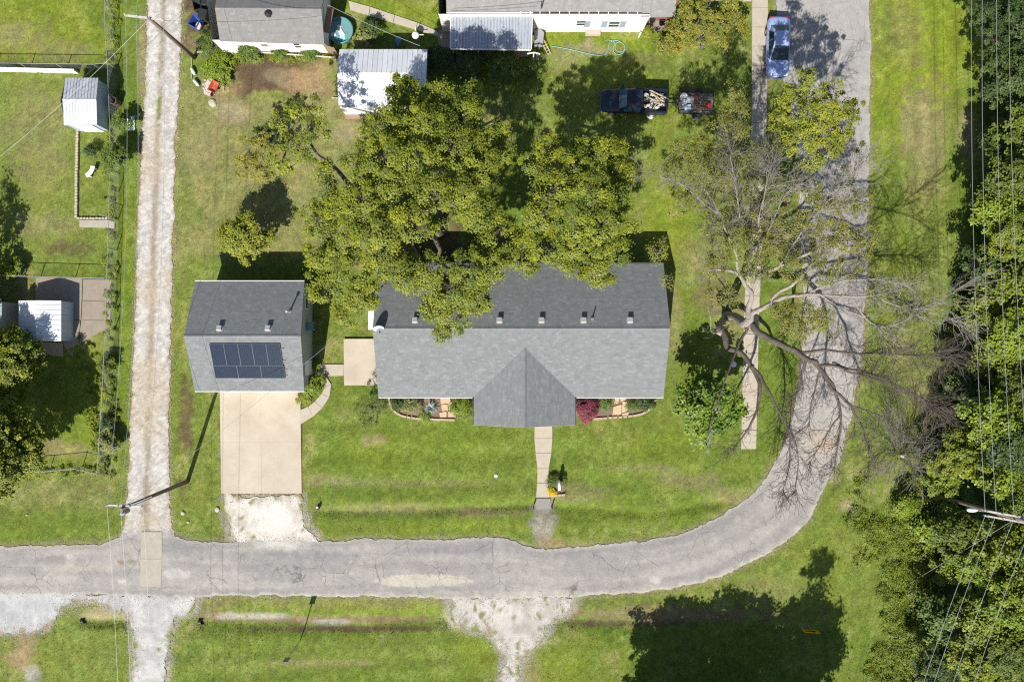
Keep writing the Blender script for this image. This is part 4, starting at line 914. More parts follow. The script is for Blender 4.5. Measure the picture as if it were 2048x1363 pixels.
# edge of another building at the far left
eb = thing('metal_shed', 'green-edged metal shed cut by the left edge, west of the white-roofed shed', 'shed', (*W2(-30, 640), 0))
xw, xe = W(-70, 640, 1.9).x, W(4, 640, 1.9).x; a, b = W(0, 668, 1.9).y, W(0, 602, 1.9).y; xm = (xw + xe) / 2
m_gm = mat('green_metal', (.30, .38, .34), rough=.5, attr='col')
sheet_panels(eb, (xe, a, 1.9), (xe, b, 1.9), (xm, b, 2.3), (xm, a, 2.3), 6, m_gm, seed=8); sheet_panels(eb, (xw, b, 1.9), (xw, a, 1.9), (xm, a, 2.3), (xm, b, 2.3), 6, m_gm, seed=9)
wall_gable(eb, a + .05, b - .05, xw + .03, xe - .03, xm, 1.86, 2.25, m_wallt, axis='y')
# ------------------------------------------------------------------ trees and plants
def bark(name, a, b): return mat(name, a, b, 3, .9, bump=.6, bscale=14, fine=.25)
m_bark = bark('oak_bark', (.17, .145, .115), (.105, .09, .07))
m_dead = bark('dead_bark', (.29, .255, .215), (.18, .155, .13))
m_cut = mat('cut_wood', (.52, .40, .28), (.42, .31, .21), 6, .8)
m_leaf = mat('leaf', (1, 1, 1), attr='col', rough=.48, trans=.25, spec=.25)
def nrm(a): return a / np.maximum(np.linalg.norm(a, axis=-1, keepdims=True), 1e-9)
def leaf_quads(Cn, Nn, L, Wd, rng, col):
    k = len(Cn); t = nrm(np.cross(Nn, rng.normal(size=(k, 3)))); b = np.cross(Nn, t)
    L = L[:, None] * .5; Wd = Wd[:, None] * .5
    V = np.stack([Cn - t * L, Cn + b * Wd - t * L * .1, Cn + t * L, Cn - b * Wd - t * L * .1], 1)
    V[:, 1] += Nn * L * .18; V[:, 3] += Nn * L * .18
    return V.reshape(-1, 3), np.repeat(col, 4, 0)
def sticks(A, B, r0, r1, n=3):
    A = np.asarray(A, float); B = np.asarray(B, float); d = nrm(B - A)
    ref = np.where(np.abs(d[:, 2:3]) < .9, np.array([[0, 0, 1.]]), np.array([[1., 0, 0]])); u = nrm(np.cross(d, ref)); v = np.cross(d, u)
    r0 = np.broadcast_to(r0, len(A))[:, None]; r1 = np.broadcast_to(r1, len(A))[:, None]; V = []
    for k in range(n):
        a = 2 * math.pi * k / n; o = u * math.cos(a) + v * math.sin(a); V += [A + o * r0, B + o * r1]
    V = np.stack(V, 1); b = np.arange(len(A))[:, None] * 2 * n
    F = np.concatenate([b + np.array([[2 * k, (2 * k + 2) % (2 * n), (2 * k + 3) % (2 * n), 2 * k + 1]]) for k in range(n)], 0)
    return V.reshape(-1, 3), F
LB_ = 1.92
PAL = {
 'oak': ((.086, .104, .009), (.152, .160, .011), (.040, .058, .009)),
 'oakdark': ((.055, .078, .011), (.092, .112, .014), (.034, .052, .009)),
 'yellow': ((.112, .126, .013), (.160, .160, .015), (.070, .088, .012)),
 'gold': ((.110, .106, .014), (.160, .140, .018), (.065, .074, .014)),
 'lime': ((.090, .125, .010), (.140, .170, .014), (.055, .085, .010)),
 'green': ((.055, .085, .015), (.085, .115, .020), (.035, .060, .012)),
 'dark': ((.030, .050, .012), (.050, .074, .016), (.020, .036, .010)),
 'olive': ((.088, .092, .016), (.126, .118, .020), (.062, .074, .015)),
 'woods': ((.080, .104, .010), (.140, .152, .012), (.042, .062, .010)),
 'grey': ((.150, .180, .140), (.210, .230, .185), (.100, .125, .095)),
 'pink': ((.200, .030, .058), (.290, .065, .105), (.060, .058, .022)),
 'pale': ((.180, .190, .060), (.260, .260, .100), (.100, .120, .030)),
 'bronze': ((.110, .070, .030), (.140, .095, .040), (.070, .055, .025)),
 'redbud': ((.066, .108, .011), (.108, .150, .013), (.036, .066, .010)),
}
PAL = {k: tuple(tuple(min(.46, x * (LB_ if k not in ('pink', 'grey', 'pale') else 1.25)) for x in c) for c in v) for k, v in PAL.items()}
def clump_leaves(cl, pal, rng, leaf=.13, dens=1.0, spray=.32, per=34, low=-.35, flat=.72, up=.95):
    per = per * 1.9; dens = dens * .78
    """cl: rows of x,y,z,R. Leaves gathered in small sprays over each lumpy clump; also returns the spray centres"""
    Vs, Cs, SA, SB = [], [], [], []; P = [np.array(c) for c in PAL[pal]]
    for (x, y, z, R) in cl:
        hue = rng.uniform(-1, 1)
        k = max(3 if R < .16 else 5, int(dens * 22 * R * R / (spray / .32) ** 2)); dr = nrm(rng.normal(size=(int(k * 2.2), 3))); dr = dr[dr[:, 2] > low][:k]; k = len(dr)
        ph = rng.uniform(0, 99); lump = .72 + .6 * vn(dr[:, 0] * 2.2 + ph, dr[:, 1] * 2.2 + dr[:, 2] * 1.3, 3)
        rad = R * lump * rng.uniform(.45, 1.0, k) ** .6
        c = np.array([x, y, z]) + dr * rad[:, None] * np.array([1, 1, flat])
        SA.append(np.repeat([[x, y, z - .35 * R]], k, 0)); SB.append(c)
        n = int(per); ns = np.maximum(6, (n * rng.uniform(.5, 1.5, k)).astype(int)); i = np.repeat(np.arange(k), ns); m = len(i)
        sp = spray * rng.uniform(.5, 1.5, k)[i]
        off = rng.normal(size=(m, 3)) * sp[:, None] * np.array([.47, .47, .20]); cc = c[i] + off
        nn = nrm(np.array([0, 0, up]) + .30 * np.array(SUN) + .40 * dr[i] + .30 * off / sp[:, None] + rng.normal(size=(m, 3)) * .30)
        tone = rng.uniform(0, 1, k)[i] * .65 + rng.uniform(0, 1, m) * .35
        col = np.where(tone[:, None] > .5, P[0] + (P[1] - P[0]) * ((tone[:, None] - .5) * 2), P[2] + (P[0] - P[2]) * (tone[:, None] * 2)) * rng.uniform(.85, 1.15, m)[:, None] * np.array([1 + .09 * hue, 1 + .05 * hue, 1 - .1 * hue])
        L = leaf * rng.uniform(.7, 1.35, m); v, q = leaf_quads(cc, nn, L, L * rng.uniform(.5, .75, m), rng, col); Vs.append(v); Cs.append(q)
    V = np.concatenate(Vs); return V, np.concatenate(Cs), np.concatenate(SA), np.concatenate(SB)
def wiggle(a, b, rng, n=4, amp=.12):
    a = Vector(a); b = Vector(b); L = (b - a).length; P = []
    for i in range(n + 1):
        t = i / n; p = a.lerp(b, t); k = math.sin(math.pi * t) * amp * L
        P.append(p + Vector(rng.normal(size=3)) * k * .6 + Vector((0, 0, k * .25)))
    return P
def tree(name, label, base, clumps, pal='oak', trunk_r=.2, leaf=.13, dens=1.0, spray=.32, per=34, group=None, mt=None, cat='tree', fork=.32, low=-.35, seed=1, twig=.012, flat=.72, extra=None, lean=None):
    rng = np.random.RandomState(seed); bx, by = base; root = thing(name, label, cat, (bx, by, 0), 0, group); mt = mt or m_bark
    cl = np.array(clumps, float); top = (cl[:, 2] + cl[:, 3]).max(); cen = cl[:, :3].mean(0)
    fz = max(.25, fork * top); fk = Vector((bx + (cen[0] - bx) * .25, by + (cen[1] - by) * .25, fz))
    tp = wiggle((bx, by, -.1), fk, rng, 4, .05); mb = MB(); mb.smooth = True
    mb.tube(tp, [trunk_r * 1.45, trunk_r * 1.05, trunk_r, trunk_r * .95, trunk_r * .85], 9); mb.build('trunk', mt, root)
    # every clump hangs from the nearest wood that is already there
    nodes = [fk]; rads = [trunk_r * .75]; order = np.argsort(np.hypot(cl[:, 0] - fk.x, cl[:, 1] - fk.y)); mb = MB(); mb.smooth = True
    for i in order:
        x, y, z, R = cl[i]; g = Vector((x, y, z - .35 * R)); best = min(range(len(nodes)), key=lambda j: (nodes[j] - g).length + (2.2 * max(0, nodes[j].z - g.z)) + .12 * (nodes[j] - fk).length)
        a = nodes[best]; ra = rads[best] * .78; L = (g - a).length
        if L < .1: continue
        n = max(2, int(L / .9)); P = wiggle(a, g, rng, n, .10); re = max(.018, min(ra * .5, .035 + .02 * R)); ra = max(ra, re)
        mb.tube(P, [ra + (re - ra) * k / n for k in range(n + 1)], 6); 
        for k in range(1, n + 1): nodes.append(P[k]); rads.append(ra + (re - ra) * k / n)
    if mb.v: mb.build('branches', mt, root)
    V, Cc, A, B = clump_leaves(cl, pal, rng, leaf, dens, spray, per, low, flat)
    if twig:
        mid = A + (B - A) * .55 + rng.normal(size=A.shape) * .12; v1, f1 = sticks(A, mid, twig * 1.6, twig); v2, f2 = sticks(mid, B, twig, twig * .5)
        o = np_build('twigs', np.concatenate([v1, v2]), np.concatenate([f1, f2 + len(v1)]), mt, root); props(o, kind='stuff')
    np_build('crown', V, np.arange(len(V)).reshape(-1, 4), m_leaf, root, Cc)
    return root
def cl_px(rows):            # px, py, height, radius in photo pixels -> world clump
    out = []
    for px, py, h, r in rows:
        p = W(px, py, h); out.append((p.x, p.y, h, r * (1 - h / H) / S))
    return out
def ball_clumps(px, py, h, R, n, seed, tall=1.0, r0=.42):
    """n clumps filling an uneven crown of radius R (metres) seen at px,py at height h"""
    rng = np.random.RandomState(seed); c = W(px, py, h); out = []
    for i in range(n):
        a = i * 2.39996 + rng.uniform(-.4, .4); q = math.sqrt((i + .4) / n) * rng.uniform(.8, 1.05); r = R * r0 * rng.uniform(.75, 1.25)
        out.append((c.x + math.cos(a) * q * R * .72, c.y + math.sin(a) * q * R * .72, h + (.35 - .75 * q * q + rng.uniform(-.15, .15)) * R * tall, r))
    return out

# --- the two oaks behind the house: clump positions follow the crown
A_ = [(820, 205, 50), (880, 190, 40), (775, 250, 45), (850, 250, 50), (920, 235, 45), (965, 280, 48), (900, 300, 50), (830, 310, 45), (765, 310, 40), (1000, 300, 32), (960, 335, 40), (725, 350, 40),
      (790, 370, 48), (720, 400, 42), (680, 415, 36), (855, 380, 42), (920, 375, 36), (650, 395, 26), (632, 440, 32), (690, 470, 42), (750, 455, 48), (825, 440, 42), (955, 425, 42), (1000, 465, 42),
      (640, 510, 34), (700, 530, 42), (765, 500, 38), (660, 572, 42), (720, 590, 40), (690, 628, 26), (800, 545, 42), (850, 540, 38), (900, 575, 46), (940, 540, 40), (980, 525, 36), (900, 630, 40), (950, 598, 32), (870, 605, 32), (1020, 505, 30), (884, 668, 13),
      (640, 335, 20), (880, 430, 26), (735, 280, 25), (940, 190, 22), (800, 175, 28)]
def oak_h(px, py, cx, cy, rx, ry, top, drop):
    d = ((px - cx) / rx) ** 2 + ((py - cy) / ry) ** 2; return top - drop * min(1.2, d) + (float(vn(px * .02, py * .02, 9)) - .5) * 2.2
rows = [(x, y, oak_h(x, y, 830, 400, 260, 300, 11.2, 5.0), r * .95) for x, y, r in A_]
rows += [(1024 + (x - 1024) * .985 + 6, 681 + (y - 681) * .97, h - 2.3, r * .85) for x, y, h, r in rows[::2] if h - 2.3 > 5.6 or y < 480]
tree('oak_tree', 'largest oak, its wide yellow-green crown hanging over the left half of the long roof', W2(878, 462), cl_px(rows), 'oak', .48, .13, 1.12, .36, 54, seed=3, mt=m_bark, group='oaks behind the house')
B_ = [(1100, 300, 34), (1062, 322, 26), (1150, 330, 38), (1208, 305, 36), (1232, 350, 38), (1180, 380, 42), (1110, 378, 38), (1242, 400, 34), (1090, 430, 42), (1150, 440, 46), (1210, 440, 42), (1248, 440, 28), (1040, 478, 36), (1100, 498, 42), (1160, 490, 42), (1200, 490, 32), (1236, 500, 26), (1190, 540, 32), (1150, 543, 22), (1050, 528, 26), (1205, 562, 18), (1230, 290, 22), (1165, 295, 22)]
rows = [(x, y, oak_h(x, y, 1150, 400, 130, 170, 10.4, 4.0), r * .97) for x, y, r in B_]
rows += [(1024 + (x - 1024) * .97, 681 + (y - 681) * .97, h - 2.3, r * .85) for x, y, h, r in rows[::2] if y < 480]
tree('oak_tree', 'rounder oak with denser green crown, at the right end of the long roof', W2(1098, 445), cl_px(rows), 'oak', .36, .13, 1.12, .36, 54, seed=4, group='oaks behind the house')
# the long bare limb of the big oak leading to the north-west tuft
T_ = [(560, 240, 26), (592, 220, 26), (622, 250, 22), (582, 288, 28), (642, 212, 24), (650, 262, 18), (548, 312, 24), (604, 312, 20), (660, 365, 20), (618, 280, 20), (575, 335, 18)]
rows = [(x, y, 6.6 + float(vn(x * .03, y * .03, 2)) * 1.5, r * .82) for x, y, r in T_]
tree('oak_tree', 'thin-crowned oak leaning north-west from the big oak, with a bare grey bent limb', W2(735, 470), cl_px(rows) + [], 'oak', .22, .14, .62, .30, 30, seed=5, group='oaks behind the house', mt=bark('grey_bark', (.16, .14, .115), (.10, .085, .07)), fork=.5)
limb = bpy.data.objects['oak_tree.002']
mb = MB(); mb.smooth = True; P = smooth_line([W(775, 440, 4.6), W(700, 372, 5.6), W(680, 345, 6.0), W(655, 322, 6.3), W(636, 312, 6.5), W(620, 285, 6.7), W(606, 262, 6.9)], 2)
mb.tube(P, [.20 - .14 * i / (len(P) - 1) for i in range(len(P))], 8); mb.build('limb', MATS['grey_bark'], limb)

# --- small yards trees
tree('small_tree', 'small rounded yellow-green tree on the grass north of the garage', W2(507, 470), ball_clumps(485, 476, 2.9, 1.95, 14, 41, .9), 'yellow', .09, .13, 1.2, .26, 34, seed=6)
tree('small_tree', 'thin yellowing tree with sparse leaves west of the big oak', W2(560, 340), cl_px([(495, 300, 3.6, 24), (515, 330, 3.8, 26), (500, 345, 3.4, 22), (530, 350, 3.6, 20), (480, 320, 3.2, 18), (540, 305, 4.2, 22), (555, 330, 3.8, 16), (515, 275, 4.0, 18)]), 'gold', .09, .11, .62, .26, 26, seed=7, twig=.014)
tree('shrub', 'dark feathery evergreen shrub beside the thin yellowing tree', W2(545, 300), cl_px([(530, 262, 3.0, 12), (545, 250, 3.3, 10), (520, 280, 2.7, 11), (540, 275, 3.4, 12), (510, 262, 2.4, 7)]), 'dark', .05, .13, .8, .22, 26, seed=8)  # separate dark-leaved clumps stand in for the yellowing tree's shaded foliage
tree('small_tree', 'sparse dark-twigged small tree on the front lawn left of the flower bed', W2(752, 845), cl_px([(745, 805, 2.3, 26), (728, 815, 2.0, 18), (765, 815, 2.0, 18), (740, 835, 1.6, 22), (755, 795, 2.4, 15), (722, 840, 1.2, 14)]), 'oakdark', .06, .07, .75, .22, 26, seed=9, twig=.013, low=-.6)
mb_seed = [0]
def shrub(label, px, py, R, h, pal, cat='shrub', name='shrub', leaf=.10, n=7, dens=1.2, per=34, group=None, spray=.2, seed=None, low=-.2, twig=.008):
    mb_seed[0] += 1; b = W2(px, py, h * .5); c = ball_clumps(px, py, h * .55, R, n, seed or 100 + mb_seed[0], min(1.2, h / R * .55), .48)
    c = [(x, y, max(z, r * .35), r) for x, y, z, r in c]
    return tree(name, label, b, c, pal, min(.06, .03 + .02 * R), leaf, dens, spray, per, group, None, cat, .15, low, seed or 100 + mb_seed[0], twig)
redb = tree('small_tree', 'bright green broad-leaved tree east of the house, under the dead limbs', W2(1417, 775), cl_px([(1376, 796, 4.0, 20), (1412, 786, 4.4, 22), (1445, 790, 4.2, 20), (1372, 815, 3.8, 22), (1400, 820, 4.6, 26), (1435, 815, 4.4, 24), (1465, 800, 3.8, 20), (1390, 850, 4.0, 24), (1425, 850, 4.2, 24), (1455, 838, 3.9, 20), (1405, 875, 3.6, 18), (1475, 830, 3.4, 14), (1402, 758, 2.6, 17), (1438, 764, 2.6, 15), (1372, 770, 2.4, 13), (1480, 665, 4.2, 12), (1490, 672, 4.0, 9)][:-2]), 'redbud', .13, .24, 1.3, .38, 22, seed=10)
# --- trees at the left edge
tree('tree', 'leafy tree at the left edge just below the white-roofed shed', W2(20, 735), ball_clumps(4, 728, 2.9, 3.0, 18, 51, .8), 'oak', .2, .14, 1.7, .3, 36, seed=12)
tree('tree', 'dark green tree at the left edge above the bottom lawn, casting a long round shade', W2(45, 893), ball_clumps(-12, 900, 4.9, 3.6, 20, 52, .9), 'oak', .22, .14, 1.7, .3, 36, seed=13)
tree('tree', 'pointed evergreen beyond the left edge whose jagged shade lies on the yard', W2(-62, 600), [(W(-62, 600).x + math.cos(i * 2.4) * r * 1.3, W(-62, 600).y + math.sin(i * 2.4) * r * 1.3, z, 1.3) for i, (z, r) in enumerate([(1.6, 1.7), (2, 1.9), (2.4, 1.8), (3, 1.9), (3.6, 1.7), (4.2, 1.7), (4.8, 1.5), (5.4, 1.4), (6, 1.1), (6.6, .9), (7.2, .6), (7.8, .3), (1.5, 2), (2.7, 2), (3.4, 2), (4.5, 1.6)])], 'dark', .2, .2, .9, .4, 26, seed=14, flat=.9)
shrub('small leafy green shrub on the yard fence corner at the left edge', 20, 540, .85, 1.4, 'lime', leaf=.15)
shrub('dark green bushy shrub growing through the chain-link fence near the white bench', 228, 315, 1.1, 2.4, 'green', n=10)
shrub('tall narrow bush on the fence right of the small gable shed', 243, 245, .75, 1.9, 'green', n=7)
shrub('tiny dark shrub standing alone inside the fenced yard', 181, 302, .5, 1.0, 'dark', leaf=.08)
shrub('vine-covered bush on the fence below the concrete pad', 212, 730, .7, 1.2, 'oakdark')
shrub('pale flowering bush on the fence near its lower corner', 220, 890, .8, 1.5, 'pale', leaf=.12)
shrub('leafy bush on the fence above the pale flowering bush', 214, 845, .5, 1.2, 'dark', leaf=.1)
# weeds and shrubs round the outbuilding
shrub('yellow-green weed thicket beside the debris circle', 437, 138, 1.25, .55, 'lime', n=12, leaf=.12, cat='bush', dens=.8, per=20)
shrub('feathery green bush at the west end of the outbuilding', 420, 90, 1.1, 1.0, 'green', n=10, leaf=.07, cat='bush', dens=.8, per=20)
shrub('green bush against the white outbuilding wall, nearest its left corner', 495, 97, 1.0, 1.5, 'green', n=8)
shrub('low weeds along the middle of the outbuilding wall', 560, 104, .7, .6, 'oakdark', n=7)
shrub('thin weeds at the right end of the outbuilding wall', 620, 108, .7, .5, 'green', n=7)
shrub('large-leaved pale shrub south-east of the teal tub', 725, 80, .72, 1.1, 'pale', leaf=.24, per=12, dens=.9, spray=.3)
shrub('dark shaded bush right of the large-leaved pale shrub', 742, 55, .8, 1.3, 'dark', n=8)
shrub('bright weeds at the left corner of the white house', 885, 35, .85, 1.0, 'lime', n=8)
for x, y, r, l in ((880, 118, 1.2, 'dark ivy-like bush in the shade south of the patio cover, beside the white shed'), (940, 125, 1.5, 'wide shaded bush south of the middle of the patio cover'), (1010, 130, 1.4, 'shaded bush south of the right end of the patio cover'), (1062, 140, .9, 'green bush by the white clothes-line post')):
    shrub(l, x, y, r, 1.5, 'green' if x > 1000 else 'dark', n=10)
# tree and shrubs at the right end of the white house
tree('small_tree', 'olive-yellow leafy tree at the right end of the white house', W2(1405, 95), cl_px([(1340, 78, 2.4, 26), (1370, 60, 3.4, 28), (1400, 40, 4.2, 28), (1360, 95, 2.6, 24), (1395, 75, 3.6, 26), (1430, 60, 3.8, 28), (1460, 40, 3.8, 26), (1380, 20, 4.2, 24), (1420, 15, 4.6, 28), (1460, 5, 4, 22), (1440, 85, 3.0, 22), (1325, 95, 1.6, 18), (1480, 70, 2.8, 18), (1380, -15, 4.5, 26), (1430, -20, 4.8, 26)]), 'gold', .16, .12, .75, .28, 28, seed=15, twig=.014)
shrub('small bright yellow shrub beside the brick step of the white house', 1295, 66, .42, .7, 'yellow', leaf=.1)
# flower bed shrubs
FB = 'plants in the front flower beds'
shrub('dark green shrub at the left end of the left flower bed', 797, 806, .62, .8, 'dark', group=FB)
shrub('yellow-green variegated shrub in the left flower bed', 822, 812, .75, .8, 'pale', group=FB, leaf=.09)
shrub('dense clipped green shrub in the left flower bed, touching the porch', 926, 818, .92, 1.1, 'lime', group=FB, leaf=.07, n=12, dens=1.7)
shrub('pink-red shrub in the right flower bed, touching the porch', 1172, 820, .95, 1.1, 'pink', group=FB, leaf=.08, n=12, dens=1.5)
shrub('small green shrub between the pink shrub and the flagstones', 1207, 806, .55, .6, 'green', group=FB)
shrub('dark glossy shrub at the right end of the right flower bed', 1292, 804, .68, .8, 'dark', group=FB)
shrub('low ground plants along the edging of the left flower bed', 850, 832, .55, .25, 'lime', group=FB, leaf=.06)
shrub('low weedy plant right of the flagstones in the right flower bed', 1266, 812, .5, .25, 'green', group=FB, leaf=.06)
# spiky blue-grey plant
yc = W(862, 815, .2); yu = thing('spiky_plant', 'blue-grey spiky rosette plant in the left flower bed', 'plant', (yc.x, yc.y, 0), 0, FB); rng = np.random.RandomState(5); m_agv = mat('blue_grey_leaf', (.24, .31, .27), (.30, .37, .32), 4, .6)
for i in range(56):
    a = i * 2.39996; L = .45 + .4 * ((i % 7) / 7); e = .2 + .9 * (i / 56); mb = MB(); d = Vector((math.cos(a) * math.cos(e), math.sin(a) * math.cos(e), math.sin(e))); sd = Vector((-math.sin(a), math.cos(a), 0)) * .028
    mb.add([Vector((0, 0, .08)) + d * .04 - sd, Vector((0, 0, .08)) + d * .04 + sd, d * L * .6 + sd * .9 + Vector((0, 0, .1)), d * L * .6 - sd * .9 + Vector((0, 0, .1)), d * L + Vector((0, 0, .06 - L * .08)), d * L * .3 + Vector((0, 0, .05))], [(0, 1, 2, 3), (3, 2, 4), (1, 0, 5), (5, 0, 3), (1, 5, 2), (5, 3, 4), (5, 4, 2)]); mb.build('leaf', m_agv, yu, False)
# shrubs beside the garage
shrub('green and bronze shrub between the garage corner and the curved path', 622, 770, .95, 1.2, 'lime', n=10)
shrub('low grassy plant at the garage corner below the green and bronze shrub', 610, 797, .7, .5, 'yellow', leaf=.07)
shrub('tuft of green plants at the end of the side walk by the garage', 632, 729, .35, .35, 'lime', leaf=.07)
# mailbox bed flowers
shrub('left ball of green leaves in the mailbox bed', 1105, 963, .42, .55, 'green', leaf=.06, group='plants round the mailbox')
shrub('right ball of green leaves in the mailbox bed', 1123, 962, .36, .5, 'green', leaf=.06, group='plants round the mailbox')
PAL['flower'] = ((.62, .48, .01), (.75, .62, .02), (.40, .30, .01))
shrub('bright yellow flowers at the corner of the mailbox bed', 1104, 985, .29, .32, 'flower', cat='flowers', name='flowers', leaf=.08, group='plants round the mailbox')

# --- half-dead tree by the road: limbs traced one by one
m_dbark = bark('dark_bark', (.105, .085, .07), (.065, .053, .044))
DT = thing('dead_tree', 'half-dead broken tree spreading bare limbs over the curving road', 'tree', (*W2(1455, 632), 0))
rngd = np.random.RandomState(77)
def limb(pts, r0, r1, name='limb', sm=2, mt=None, n=8, cut=False):
    P = smooth_line([W(*p) for p in pts], sm); k = len(P); mb = MB(); mb.smooth = True
    ph = rngd.uniform(0, 50); P = [P[0]] + [p + Vector((float(vn(i * .40, ph)) - .5, float(vn(i * .40, ph + 7)) - .5, float(vn(i * .40, ph + 13)) - .5)) * min(.38, .10 + 1.5 * (r0 - (r0 - r1) * i / k) * .6) for i, p in enumerate(P[1:-1])] + [P[-1]]
    mb.tube(P, [r0 + (r1 - r0) * (i / (k - 1)) ** .8 for i in range(k)], n); o = mb.build(name, mt or m_dead, DT)
    if cut:
        e = P[-1]; d = (P[-1] - P[-2]).normalized(); m2 = MB(); m2.tube([e - d * .01, e + d * .03], [r1 * 1.02, r1 * .9], 10); m2.build('cut_face', m_cut, o)
    return P
def twig_net(P, i0, dens, L0, r0, depth, spread, up, out):
    """bare twigs growing off a limb; fills lists A, B, r0, r1"""
    n = len(P); tot = sum((P[i + 1] - P[i]).length for i in range(n - 1)); cnt = int(dens * tot)
    for _ in range(cnt):
        t = i0 + (1 - i0) * rngd.uniform(0, 1) ** .7; f = t * (n - 1); i = min(n - 2, int(f)); p = P[i].lerp(P[i + 1], f - i); d = (P[i + 1] - P[i]).normalized()
        grow(p, d, L0 * rngd.uniform(.5, 1.25), r0, depth, spread, up, out)
    grow(P[-1], (P[-1] - P[-2]).normalized(), L0 * 1.2, r0 * 1.3, depth, spread * .6, up, out)
def grow(p, d, L, r, depth, spread, up, out):
    d = (d + Vector(rngd.normal(size=3)) * spread + Vector((0, 0, up))).normalized(); k = max(2, int(L / .3)); q = p.copy(); pts = [q.copy()]
    for i in range(k):
        d = (d + Vector(rngd.normal(size=3)) * .16 + Vector((0, 0, -.02))).normalized(); q = q + d * (L / k); 
        if q.z < .3: q.z = .3
        pts.append(q.copy())
    for i in range(k):
        a = r * (1 - i / k * .75); b = r * (1 - (i + 1) / k * .75); out.append((pts[i], pts[i + 1], a, b))
        if depth > 0 and i >= 0 and rngd.uniform() < .8: grow(pts[i + 1], d, L * rngd.uniform(.35, .65), b * .7, depth - 1, spread * .9, up, out)
TW = []; TD = []
mb_ = limb([(1455, 632, -.1), (1462, 634, 1.2), (1476, 638, 2.6), (1494, 646, 4.2), (1499, 634, 5.0)], .40, .30, 'trunk')
stub = limb([(1458, 628, .6), (1446, 640, 1.8), (1438, 654, 2.6), (1437, 668, 3.0)], .30, .22, 'trunk', cut=True)
